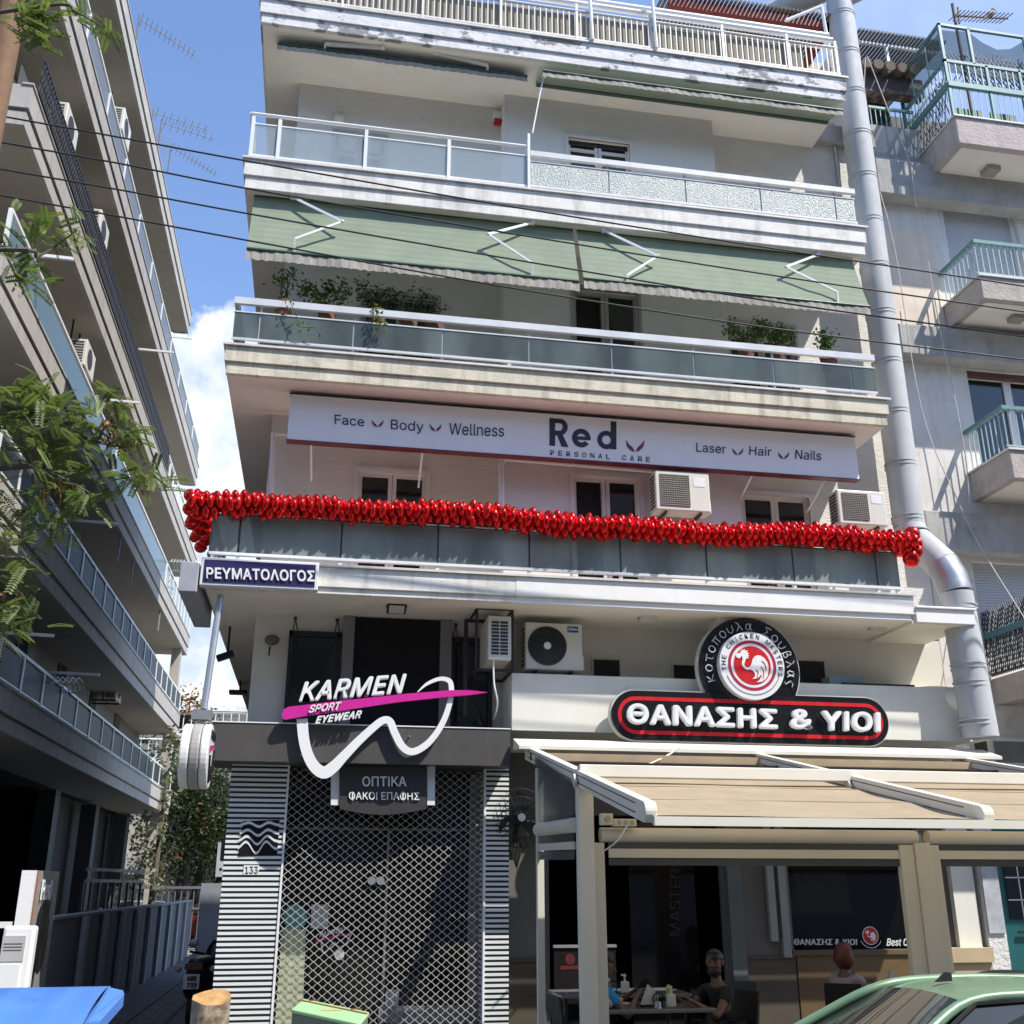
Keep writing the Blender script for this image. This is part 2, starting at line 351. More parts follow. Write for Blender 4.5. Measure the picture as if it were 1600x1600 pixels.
for (z0, z1), h in zip(((5.46, 8.06), (8.48, 11.02), (11.5, 14.02)), bayh):
    b.wall(2.42, 6.03, z0, z1, YBAY, [h], .2)
    b.poly((2.42, YBAY, z0), (2.42, YW, z0), (2.42, YW, z1), (2.42, YBAY, z1)); b.poly((6.03, YBAY, z0), (6.03, YW, z0), (6.03, YW, z1), (6.03, YBAY, z1))
b.build('bay_wall', WALLM, apt)
# attic storey, set back
t = MB(); t.box(-.5, 9.2, 15.6, 27, 14.45, 17.2); t.build('attic_wall', mat('attic_wall_paint', (.55, .50, .42), .85), apt)
b = MB(); b.box(-.92, 9.2, 14.2, 27, 14.06, 14.42); b.build('roof_terrace', CONC, apt)
r = MB(); p0, p1 = at(1060, -6, Y=14.0), at(1290, 38, Y=14.0)
r.box(5.4, 8.55, 13.95, 14.1, 16.38, 16.55); r.box(8.35, 8.5, 13.95, 15.6, 16.38, 16.5)
canopy = r.build('canopy_beam', mat('red_oxide_steel', (.22, .035, .025), .6, var=.2), apt)
r = MB()
for i in range(42): r.tube([(5.3 + i * .078, 13.85, 16.6), (5.3 + i * .078, 15.7, 16.95)], .03, 6)
r.build('corrugated_sheet', mat('old_roof_sheet', (.16, .13, .11), .8), apt)

def window(parent, x0, x1, z0, z1, y, shutter=0., gap=None, fr=PVC):
    f = MB(); d = y + .07; t = .055
    f.box(x0 - .05, x1 + .05, y - .025, y + .02, z1, z1 + .06); f.box(x0 - .05, x0, y - .025, y + .02, z0, z1); f.box(x1, x1 + .05, y - .025, y + .02, z0, z1)
    xm = (x0 + x1) / 2
    for a, c in ((x0, xm - .004), (xm + .004, x1)):
        f.box(a, a + t, d, d + .06, z0, z1); f.box(c - t, c, d, d + .06, z0, z1); f.box(a + t, c - t, d, d + .06, z1 - t - shutter, z1 - shutter); f.box(a + t, c - t, d, d + .06, z0, z0 + t + .1)
    w = f.build('window', fr, parent)
    for i, (a, c) in enumerate(((x0 + t, xm - t), (xm + t, x1 - t))):
        if gap == i: MB().box(a, c, d + .13, d + .14, z0 + .1, z1 - t).build('dark_opening', DARK, w)  # near-black sheet stands in for the unlit room behind the open half
        else: MB().box(a, c, d + .025, d + .035, z0 + t, z1 - t - shutter).build('pane', PANE, w)
    if shutter:
        s = MB()
        for k in range(max(1, int(shutter / .05))): s.box(x0 + .01, x1 - .01, d + .0, d + .03, z1 - (k + 1) * .05 + .004, z1 - k * .05)
        s.build('roller_shutter', mat('dark_shutter', (.03, .028, .027), .6) if fr is PVC else fr, w)
    return w
window(apt, *holes['f1'][0], YW); window(apt, *bayh[0], YBAY, gap=0); window(apt, *holes['f1'][1], YW)
BEIGEF = mat('beige_window_frame', (.40, .38, .34), .45)
window(apt, *holes['f3'][0], YW, fr=BEIGEF); window(apt, *bayh[1], YBAY, fr=BEIGEF, gap=0); window(apt, *holes['f3'][1], YW, shutter=.2, fr=BEIGEF)
window(apt, *bayh[2], YBAY, shutter=.15); window(apt, *holes['f4'][0], YW, shutter=.12)
window(apt, *holes['f4'][1], YW, shutter=.3, fr=BEIGEF)
MB().box(-.3, .5, YW + .15, YW + .17, 11.54, 13.1).build('door_panel', BEIGEF, apt)
# beam bands and pipes against the wall
p = MB()
p.tube([at(1300, 195, Y=14.3), at(1313, 300, Y=14.3)], .035, 8)
p.each('wall_pipe', GREYMETAL, apt)
p = MB(); pts = [at(427, 676, Y=14.28), at(445, 676, Y=14.1)]
p.tube([at(427, 677, Y=14.2), at(427, 690, Y=14.2), at(424, 770, Y=14.2)], .035, 8); p.tube([at(425, 677, Y=14.2), at(470, 681, Y=14.2)], .035, 8)
p.tube([at(787, 718, Y=13.93), at(783, 726, Y=13.93), at(784, 790, Y=13.93)], .04, 8); p.tube([at(787, 717, Y=13.93), at(1030, 737, Y=13.93)], .035, 8)
p.each('drain_pipe', ALU, apt, smooth=True)

SLABS = [(5.08, 5.16, 5.45), (8.05, 8.22, 8.48), (11.0, 11.2, 11.5), (14.0, 14.17, 14.46)]
FM = [FASCIA, CREAMF, FASCIA, PEEL]
SM = [mat('cream_soffit_paint', (.84, .78, .66), .85, var=.05), mat('pinkish_soffit_paint', (.84, .78, .73), .85, var=.05), SOFFIT, SOFFIT]
for i, (z0, z1, zt) in enumerate(SLABS):
    s = MB(); s.box(XL_ + .05, XR_ - .05, YB + .05, YW + .25, z0, zt - .01); s.box(XL_ + .05, -.9, YW + .25, 27, z0, zt - .01)
    if i == 0: s.box(XR_ - .05, 8.96, YB + .03, YW + .2, 5.04, 5.2)
    slab = s.build('balcony_slab', SM[i], apt)
    f = MB(); f.box(XL_, XR_, YB, YB + .12, z1, zt - .03); f.box(XL_, XL_ + .12, YB + .12, 27, z1, zt - .03); f.box(XR_ - .12, XR_, YB + .12, YW, z1, zt - .03)
    f.box(XL_ + .03, XR_ - .03, YB + .03, YB + .1, z0 - .004, z1); 
    if i == 0: f = MB().box(XL_, 2.43, YB, YB + .12, z1, zt - .03).box(XL_, XL_ + .12, YB + .12, 27, z1, zt - .03).box(XL_ + .03, 2.43, YB + .03, YB + .1, z0 - .004, z1)
    f.build('fascia', FM[i], slab, bevel=.008)
    if i == 0:
        NEWP = mat('fresh_white_paint', (.80, .79, .77), .6, var=.05, streak=.12, stain=(.5, .49, .46))
        f = MB().box(2.43, XR_, YB - .004, YB + .12, z1, zt - .03).box(XR_ - .12, XR_, YB + .12, YW, z1, zt - .03).box(2.43, XR_ - .03, YB + .03, YB + .1, z0 - .004, z1)
        f.box(XR_ + .002, 9.0, YB - .01, YB + .1, 5.05, 5.25).box(XR_ + .002, 9.03, YB - .04, YW, 5.252, 5.285)
        f.build('fascia', NEWP, slab, bevel=.008)
    MB().box(XL_ - .03, XR_ + .04, YB - .035, YB + .3, zt - .028, zt + .002).box(XL_ - .03, XL_ + .3, YB + .3, 27, zt - .028, zt + .002).build('marble_edge', mat('marble_edging', (.66, .65, .62), .5, streak=.3), slab)

# ---- railings
def railing(name, x0, x1, zr, zb, edges, rail_h, rail_d, m, gm, gz0, gz1, gy, side=True, bottom=True, post=.03, feet=None, flat=True, inset=.012):
    r = MB()
    if flat: r.box(x0, x1, YB - .01, YB - .01 + rail_d, zr - rail_h, zr)
    else: r.tube([(x0, YB + .02, zr), (x1, YB + .02, zr)], rail_h / 2, 10)
    for e in edges: r.box(e - post / 2, e + post / 2, gy - .03 if not flat else gy + .008, gy + .04, zb - .06, zr - rail_h)
    if bottom: r.box(x0, x1, gy - .018, gy + .018, gz0 - .035, gz0 - .005); r.box(x0, x1, gy - .015, gy + .015, gz1 + .004, gz1 + .024)
    if side:
        r.box(x0 - .002, x0 + rail_d, YB + rail_d, 22, zr - rail_h, zr) if flat else r.tube([(x0, YB + .02, zr), (x0, 22, zr)], rail_h / 2, 8)
        for k in range(7): r.box(x0 + .0, x0 + .035, YB + 1.25 * k + .6, YB + 1.25 * k + .63, zb - .06, zr - rail_h)
    o = r.build(name, m, apt)
    ed = [x0] + [e for e in edges if x0 + .1 < e < x1 - .1] + [x1]
    for a, c in zip(ed, ed[1:]): MB().box(a + inset, c - inset, gy - .006, gy + .006, gz0, gz1).build('glass_panel', gm, o)
    if side: MB().box(x0 + .015, x0 + .027, YB + .1, 22, gz0, gz1).build('glass_panel', gm, o)
    return o
G2 = glass('frosted_grey_glass', (.25, .285, .275), .2, .2, .4, .7, spec=.55)
G3 = glass('smoked_green_glass', (.11, .13, .122), .24, .14, .45, .7, spec=.45)
G4 = glass('clear_milky_glass', (.46, .50, .54), .62, .08, .05)
G5 = glass('crackled_glass', (.22, .27, .27), .10, .3, .15, 2.5, speck=.8)
railing('balcony_railing', -1.48, 7.95, 6.12, 5.52, [-1.13, .15, 1.4, 2.62, 3.87, 5.09, 6.35, 7.6], .04, .05, mat('dark_grey_aluminium', (.10, .105, .115), .4, .3), G2, 5.555, 6.04, 13.13, side=False)
q = MB()
for e in [-1.44, -1.13, .15, 1.4, 2.62, 3.87, 5.09, 6.35, 7.6, 7.9]: q.box(e - .02, e + .02, 13.11, 13.17, 5.45, 5.54)
q.box(-1.48, 7.97, 13.095, 13.16, 5.515, 5.55); q.build('bottom_rail', ALU, apt)
side = MB().box(-1.5, -1.47, 13.1, 22, 6.06, 6.1).box(-1.5, -1.47, 13.1, 22, 5.5, 5.54).build('side_railing', mat('dark_grey_aluminium', (.1, .1, .1)), apt); MB().box(-1.49, -1.48, 13.14, 22, 5.55, 6.04).build('glass_panel', G2, side)
railing('balcony_railing', -1.47, 7.97, 9.2, 8.54, [-1.11, .16, 1.4, 2.64, 3.86, 5.1, 6.34, 7.58], .1, .06, mat('pale_grey_aluminium', (.60, .62, .65), .4), G3, 8.6, 8.98, 13.14)
railing('balcony_railing', -1.5, 2.64, 12.28, 11.54, [-1.46, -1.08, .18, 1.42], .055, .05, ALU, G4, 11.58, 12.1, 13.13, post=.05, flat=False)
railing('balcony_railing', 2.67, 8.0, 12.2, 11.55, [3.9, 5.14, 6.38, 7.65], .09, .06, mat('pale_grey_aluminium', (.60, .62, .65), .4), G5, 11.6, 12.02, 13.14, side=False)
q = MB(); q.box(2.62, 2.66, 13.08, 13.15, 11.5, 12.5); q.prism([(2.62, 13.08, 12.5), (2.62, 13.16, 12.5), (2.62, 13.34, 12.2), (2.62, 13.28, 12.2)], (.04, 0, 0))
q.box(2.63, 2.65, 13.15, 14.3, 11.52, 12.3); q.build('balcony_divider', ALU, apt)
# attic terrace railing of thin bars with canvas behind
q = MB(); q.tube([(-1.5, YB, 15.06), (8.02, YB, 15.06)], .025, 8); q.box(-1.5, 8.02, YB - .012, YB + .012, 14.5, 14.53)
for x in (-1.48, -.3, .95, 2.2, 3.45, 4.7, 5.95, 7.1, 7.98): q.box(x - .02, x + .02, YB - .02, YB + .02, 14.44, 15.2)
rail5 = q.build('terrace_railing', mat('cream_railing_paint', (.74, .71, .66), .5), apt)
q = MB()
for k in range(100):
    x = -1.45 + k * .0955; q.box(x - .009, x + .009, YB - .009, YB + .009, 14.53, 15.05)
q.build('balusters', mat('cream_railing_paint', (.74, .71, .66)), rail5)
MB().box(-1.45, 7.4, YB + .05, YB + .056, 14.52, 15.02).build('canvas_screen', cloth('beige_canvas', (.40, .36, .28), .2, .25, streak='X'), rail5)
q = MB(); a, c, d, e = at(925, 4, Y=13.2), at(1300, 62, Y=13.2), at(925, -12, Y=13.2), at(1300, 44, Y=13.2)
q.tube([(2.2, 13.2, 15.32), (8.0, 13.2, 15.32)], .05, 10); q.tube([(2.2, 13.3, 15.52), (8.0, 13.3, 15.52)], .05, 10); q.tube([(2.2, 13.2, 15.14), (8.0, 13.2, 15.14)], .03, 8); q.build('terrace_awning_bar', ALU, apt, smooth=True)
q = MB(); q.tube([at(1283, 8, Y=13.3), at(1302, 112, Y=13.3)], .03, 8); q.tube([at(1283, 10, Y=13.3), at(1228, 32, Y=13.3)], .03, 8); q.tube([at(921, -10, Y=13.05), at(926, 62, Y=13.05)], .03, 8); q.tube([at(1018, -10, Y=13.05), at(1026, 75, Y=13.05)], .03, 8); q.each('awning_post', ALU, apt)
# alarm box, wall lamp
t = thing('alarm_box', 'white and red alarm siren box high on the fourth floor wall', 'alarm', at(777, 190, Y=14.3))
p = at(777, 184, Y=14.3); MB().box(p.x - .07, p.x + .08, 14.25, 14.35, p.z - .06, p.z + .1).build('case', ALU, t, bevel=.01); MB().box(p.x - .06, p.x + .07, 14.23, 14.34, p.z - .13, p.z - .062).build('red_lens', mat('red_plastic', (.4, .015, .015), .3), t, bevel=.01)
p = at(530, 183, Y=14.3); solid(MB().sphere((p.x, 14.33, p.z), (.1, .1, .1)), 'wall_lamp', mat('opal_glass', (.55, .54, .5), .3), 'round opal wall lamp behind the clear glass balcony railing', 'lamp', smooth=True)

# ---- striped awnings
GREEN = cloth('green_awning_cloth', (.30, .355, .265), .2, .055, streak='Z')
GREEND = cloth('dark_green_awning_cloth', (.075, .11, .085), .1)
FRINGE = cloth('faded_fringe', (.42, .40, .35), .2, .03, var=.3, streak='X')
BARG = mat('dark_green_bar', (.035, .075, .055), .45)
def awning(label, x0, x1, top, bar, arms, val=.16, at_=1.0, fab=GREEN, group='green awnings over the balconies', nx=24, sag=.0):
    t = thing('awning', label, 'awning', ((x0 + x1) / 2, top[0], top[1]), group)
    f = MB(); vs = []; ny = 6
    for j in range(ny + 1):
        for i in range(nx + 1):
            u, v = i / nx, j / ny; s = sag * math.sin(math.pi * v) + .006 * math.sin(i * 2.1) * v
            vs.append((x0 + (x1 - x0) * u, top[0] + (bar[0] - top[0]) * v + s, top[1] + (bar[1] - top[1]) * v))
    f.add(vs, [(j * (nx + 1) + i, j * (nx + 1) + i + 1, (j + 1) * (nx + 1) + i + 1, (j + 1) * (nx + 1) + i) for j in range(ny) for i in range(nx)])
    f.build('fabric', fab, t, smooth=True)
    MB().tube([(x0, bar[0], bar[1] - .01), (x1, bar[0], bar[1] - .01)], .028, 8).build('front_bar', BARG, t, smooth=True)
    MB().tube([(x0, top[0], top[1]), (x1, top[0], top[1])], .045, 10).build('roller', BARG, t, smooth=True)
    v = MB(); n = int((x1 - x0) / .045); pv = []
    for i in range(n + 1):
        x = x0 + (x1 - x0) * i / n; y = bar[0] + .005 * math.sin(i * 1.9) + .006 * math.sin(i * .37)
        pv += [(x, y - .01, bar[1] - .035), (x, y - .02, bar[1] - .035 - val * (.9 + .1 * math.sin(i * 2.3) * math.sin(i * .31)))]
    v.add(pv, [(2 * i, 2 * i + 2, 2 * i + 3, 2 * i + 1) for i in range(n)]); v.build('valance', FRINGE, t)
    for a in arms:
        m = MB(); m.bar(a[0], a[1], .022 * at_, .036 * at_); m.bar(a[1], a[2], .02 * at_, .032 * at_); m.sphere(a[1], .026 * at_, 8, 6)
        m.box(a[0].x - .03, a[0].x + .03, a[0].y - .03, a[0].y + .03, a[0].z - .03, a[0].z + .08); (m.bar(a[2], (a[2].x, bar[0], bar[1] - .02), .03) if abs(a[2].z - bar[1]) < .4 else None); m.build('folding_arm', ALU, t)
    return t
def arm(p, ys): return [at(px, py, Y=y) for (px, py), y in zip(p, ys)]
YY = (13.2, 13.02, 12.95)
awning('long green awning lowered over the left half of the third floor balcony', -1.37, 3.36, (13.31, 11.03), (13.0, 9.92), [arm([(457, 308), (535, 346), (461, 373)], YY), arm([(832, 348), (763, 366), (832, 411)], YY)], sag=.015)
awning('long green awning lowered over the right half of the third floor balcony', 3.42, 7.92, (13.31, 11.03), (12.97, 9.96), [arm([(943, 360), (1028, 400), (980, 430)], YY), arm([(1278, 398), (1228, 417), (1308, 456)], YY)], sag=.015)
y5 = (13.42, 13.3, 13.34)
awning('dark green awning rolled up under the top balcony, white arms folded', -1.25, 2.68, (13.52, 13.95), (13.38, 13.86), [arm([(492, 56), (598, 74), (508, 69)], y5), arm([(778, 94), (680, 82), (762, 102)], y5)], fab=GREEND, val=.1, at_=1.9)
awning('green awning half rolled up at the top right balcony, white frilled edge', 2.88, 7.98, (13.62, 13.95), (13.12, 13.78), [[at(850, 118, Y=13.2), at(845, 140, Y=13.2), at(832, 208, Y=13.2)]], val=.1)
# ---------------------------------------------------------------- optician's shopfront (left) 
def z3(*a): return [(400 + x / 4, 800 + y / 4) for x, y in a]
BLACKP = mat('black_panel', (.010, .009, .010), .45, var=.2, spec=.22)
GREYP = mat('grey_cladding', (.20, .195, .19), .5, var=.05)
CHAR = mat('charcoal_fascia', (.075, .071, .068), .5, spec=.3, var=.06, streak=.15, stain=(.14, .13, .12))
kar = thing('optician_shopfront', 'charcoal and striped optician shopfront closed behind a lattice shutter', 'shopfront', (.7, 13.9, PZ))
w = MB(); w.wall(-.92, 2.44, 3.3, 5.1, YW - .003, [(-.4, .22, 3.55, 4.82), (1.74, 2.3, 3.55, 4.83)], .12)
w.poly((-.92, YW - .003, 3.3), (-.92, 16, 3.3), (-.92, 16, 5.1), (-.92, YW - .003, 5.1))
w.build('upper_wall', mat('cream_shop_wall', (.66, .63, .56), .85, var=.05, bump=.15), kar)
f = MB(); f.box(-1.28, 2.43, 13.5, 14.4, 3.03, 3.49); f.build('fascia_box', CHAR, kar)
MB().box(-1.285, 2.435, 13.49, 13.6, 3.491, 3.505).build('fascia_trim', ALU, kar)
f = MB(); f.box(.41, 1.58, 14.26, 14.34, 3.5, 5.06); f.build('black_centre_panel', BLACKP, kar)
f = MB(); f.box(.26, .408, 14.22, 14.345, 3.5, 5.07); f.build('grey_pilaster', GREYP, kar)
f = MB(); f.box(1.582, 1.74, 14.22, 14.345, 3.5, 5.07); f.build('grey_pilaster', GREYP, kar)
for x0, x1 in ((-.46, .24), (1.72, 2.32)):
    f = MB()
    for a, b, c, d in ((x0, x1, 4.78, 4.85), (x0, x1, 3.5, 3.56), (x0, x0 + .06, 3.5, 4.85), (x1 - .06, x1, 3.5, 4.85)): f.box(a, b, 14.27, 14.37, c, d)
    for s in (x0 + .07, x1 - .07): f.sphere((s, 14.2, 5.0), .028, 8, 6); f.bar((s, 14.2, 5.0), (s + .05, 14.28, 4.8), .012); f.bar((s, 14.2, 5.0), (s - .03, 14.28, 4.8), .012)
    f.bar((x0 + .05, 14.25, 4.8), (x1 - .05, 14.25, 3.55), .012); f.bar((x1 - .05, 14.25, 4.8), (x0 + .05, 14.25, 3.55), .012)
    o = f.build('window', BLACKM, kar); MB().box(x0 + .05, x1 - .05, 14.33, 14.34, 3.55, 4.79).build('pane', mat('greenish_dark_glass', (.022, .03, .028), .06, var=.2), o)
STRIPE = stripes('black_white_stripes', (.74, .78, .77), (.012, .012, .013), .0615, 'Z', .55, 0.0, .35)
f = MB(); f.box(-1.033, -.347, 13.9, 14.6, PZ, 3.04); f.build('striped_column', STRIPE, kar)
f = MB(); f.box(2.185, 2.485, 13.9, 14.6, PZ, 3.04); f.build('striped_column', STRIPE, kar)
f = MB(); f.box(-.345, -.32, 13.885, 14.0, PZ, 3.03).box(2.158, 2.183, 13.885, 14.0, PZ, 3.03); f.each('shutter_guide', ALU, kar)
# wave emblem and house number on the left column
a = MB(); P = lambda *p: [at(x, y, Y=13.896) for x, y in p]
a.prism(P((380, 1283), (437, 1281), (433, 1336), (372, 1338)), (0, -.004, 0)); em = a.build('wave_emblem', BLACKP, kar)
a = MB()
for k, (dy, am) in enumerate(((0, 7), (12, 10), (23, 14), (33, 20))):
    pts = []
    for i in range(41):
        u = i / 40; x = 376 - k * 1.5 + u * 62; y = 1287 + dy - am * .5 * (math.sin(u * 11.5 - .6) * (.35 + .65 * math.sin(math.pi * min(1, u * 1.05))) - .3)
        pts.append((x, y))
    a.add([q for x, y in pts for q in (at(x, y - 2.1, Y=13.886), at(x, y + 2.1, Y=13.886))], [(2 * i, 2 * i + 1, 2 * i + 3, 2 * i + 2) for i in range(40)])
a.build('white_waves', mat('white_vinyl', (.72, .74, .73), .4), em)
a = MB(); a.prism(P((381, 1352), (405, 1352), (404, 1367), (380, 1367)), (0, -.004, 0)); n = a.build('house_number', mat('white_vinyl', (.7, .7, .7)), kar)
letters_px(MB(), '133', (383, 1365), (403, 1365), (383, 1354), 13.891, .004).build('digits', BLACKP, n)
# lattice roller shutter
m = MB(); cx, cz = .1235, .094; nx = int(2.5 / cx); z = PZ + .05; row = 0
while z < 2.98:
    pts = []
    for i in range(nx * 4 + 1):
        x = -.32 + i * cx / 4; ph = (i + (2 if row % 2 else 0)) % 4; yy = (0, .5, 1, .5)[ph] * cz * .62
        pts.append((x, 13.945 + (.006 if row % 2 else 0), z + yy))
    m.add([q for x, y, zz in pts for q in ((x, y, zz - .005), (x, y, zz + .005), (x, y + .006, zz))], [(3 * i + a, 3 * i + 3 + a, 3 * i + 3 + (a + 1) % 3, 3 * i + (a + 1) % 3) for i in range(len(pts) - 1) for a in range(3)])
    z += cz * .5 + random.uniform(-.0015, .0015); row += 1
lsh = m.build('lattice_shutter', mat('galvanised_lattice', (.50, .485, .45), .5, .15), kar)
m = MB(); p = at(592, 1376, Y=13.93); m.tube([p + Vector((-.09, 0, 0)), p + Vector((-.09, -.02, 0))], .05, 14); m.tube([p + Vector((.02, 0, 0)), p + Vector((.02, -.02, 0))], .05, 14); m.box(p.x - .12, p.x + .06, 13.925, 13.945, p.z - .02, p.z + .02); m.build('shutter_lock', GREYMETAL, lsh)
# glazing behind and what is stuck to it
f = MB(); f.box(-.35, 2.2, 14.52, 14.54, PZ, 3.03); f.build('shop_glass', mat('deep_shop_glass', (.010, .011, .011), .06, var=.3, spec=.3), kar)
f = MB(); f.box(.98, 1.01, 14.47, 14.52, PZ, 2.3); f.box(-.33, 2.2, 14.47, 14.52, 2.28, 2.31); f.box(1.1, 2.1, 14.47, 14.52, PZ, .1); f.box(2.05, 2.18, 14.4, 14.52, PZ, 3.0); f.build('door_frame', mat('grey_door_frame', (.17, .17, .17), .4), kar)
def sticker(name, c, pts, Y=14.46): return MB().prism([at(x, y, Y=Y) for x, y in pts], (0, -.004, 0)).build(name, mat(name + '_print', c, .5, var=.25, scale=9), kar)
c0 = at(461, 1433, Y=14.46); sticker('round_sticker', (.10, .33, .36), [(461 + 19 * math.cos(i * .3142), 1433 + 20 * math.sin(i * .3142)) for i in range(20)])
sticker('green_poster', (.42, .46, .30), [(441, 1450), (478, 1452), (472, 1600), (430, 1600)])
sticker('small_notice', (.40, .44, .44), [(487, 1413), (514, 1414), (512, 1452), (485, 1450)])
sticker('pale_notice', (.40, .44, .44), [(603, 1546), (624, 1546), (622, 1572), (601, 1571)])
sticker('grey_plinth_panel', (.19, .21, .22), [(592, 1572), (742, 1570), (742, 1598), (590, 1598)])
sticker('round_badge', (.45, .48, .47), [(530 + 8 * math.cos(i * .3142), 1491 + 9 * math.sin(i * .3142)) for i in range(20)])
d = MB(); letters_px(d, 'KARMEN', (499, 1465), (536, 1456), (499, 1457), 14.46, .004, bold=.02, shear=.2); d.build('door_lettering', mat('white_vinyl', (.7, .7, .7)), kar)
d = MB(); d.prism([at(*q, Y=14.455) for q in ((493, 1468), (543, 1458), (543, 1460), (493, 1472))], (0, -.003, 0)); d.build('door_swoosh', mat('magenta_vinyl', (.55, .02, .2), .4), kar)
def ribbon(c, w, Y, t):
    c = spline([Vector((x, y, 0)) for x, y in c], 8); w = spline([Vector((q, 0, 0)) for q in w], 8); l, r = [], []
    for i, p in enumerate(c):
        d = (c[min(i + 1, len(c) - 1)] - c[max(i - 1, 0)]).normalized(); n = Vector((-d.y, d.x, 0)) * w[i].x / 2; l.append(p + n); r.append(p - n)
    f = MB(); k = len(c); vs = [at(p.x, p.y, Y=Y) for p in l] + [at(p.x, p.y, Y=Y) for p in r]; vs += [v + Vector((0, t, 0)) for v in vs]
    for i in range(k - 1):
        f.f += [(i, i + 1, k + i + 1, k + i), (2 * k + i, 3 * k + i, 3 * k + i + 1, 2 * k + i + 1), (i, 2 * k + i, 2 * k + i + 1, i + 1), (k + i, k + i + 1, 3 * k + i + 1, 3 * k + i)]
    f.f += [(0, k, 3 * k, 2 * k), (k - 1, 3 * k - 1, 4 * k - 1, 2 * k - 1)]; f.v = vs; return f
d = ribbon([(502, 1471), (505, 1488), (513, 1483), (522, 1473), (530, 1480), (541, 1474), (549, 1459)], [2] * 7, 14.455, .003); d.build('door_wave', mat('white_vinyl', (.7, .7, .7)), kar)
# the raised shop sign
WHITEL = mat('white_sign_acrylic', (.80, .80, .80), .25, var=.03)
ks = thing('shop_sign', 'raised KARMEN eyewear lettering with magenta swoosh and white wave on the charcoal fascia', 'sign', at(600, 1130, Y=13.4))
letters_px(MB(), 'KARMEN', (467, 1098), (634, 1084), (469, 1067), 13.42, .06, bold=.028, shear=.27).build('lettering', WHITEL, ks)
top = z3((160, 1265), (175, 1232), (205, 1217), (600, 1172), (945, 1135), (1225, 1113), (1340, 1114), (1450, 1126)); bot = z3((1340, 1143), (1225, 1152), (900, 1186), (600, 1231), (300, 1276), (185, 1297), (165, 1288))
MB().prism([at(x, y, Y=13.36) for x, y in top + bot], (0, .05, 0)).build('magenta_swoosh', mat('magenta_acrylic', (.60, .025, .30), .3, var=.05), ks)
letters_px(MB(), 'SPORT', (482, 1114.5), (532, 1109), (484, 1102), 13.355, .012, bold=.025, shear=.25).build('lettering', WHITEL, ks)
letters_px(MB(), 'EYEWEAR', (492, 1132.5), (564, 1122.5), (494, 1120), 13.4, .04, bold=.04, shear=.25).build('lettering', WHITEL, ks)
wave = z3((1010, 1125), (1070, 1073), (1150, 1042), (1208, 1055), (1222, 1110), (1212, 1190), (1175, 1300), (1115, 1400), (1050, 1465), (975, 1498), (915, 1465), (868, 1380), (838, 1310), (795, 1302), (735, 1345), (640, 1432), (545, 1530), (485, 1592), (425, 1628), (365, 1590), (322, 1510), (298, 1410), (288, 1292))
ribbon(wave, [1.2, 4.5, 6, 7.5, 8, 8.3, 9, 9.7, 10.5, 11, 11.5, 11.5, 11.5, 11.5, 12, 13, 15, 17.5, 19, 18, 17, 17, 17.5], 13.40, .05).build('white_wave', WHITEL, ks, smooth=False)
fr = MB()
for x, y in ((470, 1180), (640, 1150), (700, 1110)): p = at(x, y, Y=13.45); fr.tube([p, p + Vector((0, .06, 0))], .012, 6)
fr.each('spacer', GREYMETAL, ks)
so_ = thing('hanging_sign', 'small curved charcoal sign for opticians and contact lenses below the fascia', 'sign', at(600, 1235, Y=13.7))
pts = [(530, 1198), (667, 1198), (666, 1264)] + [(666 - 136 * i / 12, 1264 + 9 * math.sin(math.pi * i / 12)) for i in range(1, 12)] + [(531, 1264)]
MB().prism([at(x, y, Y=13.68) for x, y in pts], (0, .05, 0)).build('board', mat('charcoal_board', (.05, .048, .048), .35, var=.05), so_)
for a, b in ((517, 530.5), (667.5, 680)): MB().prism([at(x, y, Y=13.7) for x, y in ((a, 1197), (b, 1197), (b - .5, 1258), (a, 1258))], (0, .04, 0)).build('side_bar', ALU, so_)
l = MB(); letters_px(l, 'ΟΠΤΙΚΑ', (566, 1229), (635, 1229), (566, 1213), 13.675, .006, bold=.014); letters_px(l, 'ΟΑΚΟΙ ΕΠΑΟΗΣ', (545, 1249.5), (655, 1250.5), (545, 1237), 13.675, .006, bold=.01)
for fx in (550.8, 629.6): l.prism([at(fx + dx, 1249.8 + dy, Y=13.676) for dx, dy in ((-1, .8), (1, .8), (1, -13.2), (-1, -13.2))], (0, -.018, 0))
l.build('lettering', WHITEL, so_)
# ---------------------------------------------------------------- restaurant fascia and sign (right)
tf = thing('restaurant_fascia', 'long cream fascia box above the restaurant awning, right of the optician', 'fascia', (5.7, 13.5, 3.8))
CREAMP = mat('cream_fascia_paint', (.72, .71, .64), .6, var=.04, streak=.06)
MB().box(2.475, 9.06, 13.64, 14.32, 3.50, 4.252).build('box', CREAMP, tf, bevel=.006)
q = MB(); q.box(7.3, 8.4, 13.85, 14.3, 4.253, 4.32); q.build('roof_felt', mat('dark_felt', (.06, .06, .06), .8), tf)
q = MB(); q.tube(spline([(8.4, 13.9, 4.12), (8.75, 13.85, 4.14), (8.98, 13.6, 4.05), (9.05, 13.5, 3.85)], 6), .17, 14); q.build('curved_vent', CREAMP, tf, smooth=True)
q = MB(); q.prism([at(x, y, Y=13.9) for x, y in ((1296, 1056), (1348, 1056), (1347, 1069), (1297, 1069))], (0, .25, 0)); q.build('blue_tray', mat('blue_grey_metal', (.25, .33, .37), .5), tf)
th = thing('upper_shop_wall', 'cream wall with dark vents above the restaurant fascia under the first balcony', 'wall', (5.8, 14.35, 4.2))
MB().wall(2.44, 9.2, 3.3, 5.1, YW - .006, [], .1).build('plaster', mat('cream_shop_wall', (.66, .63, .56)), th)
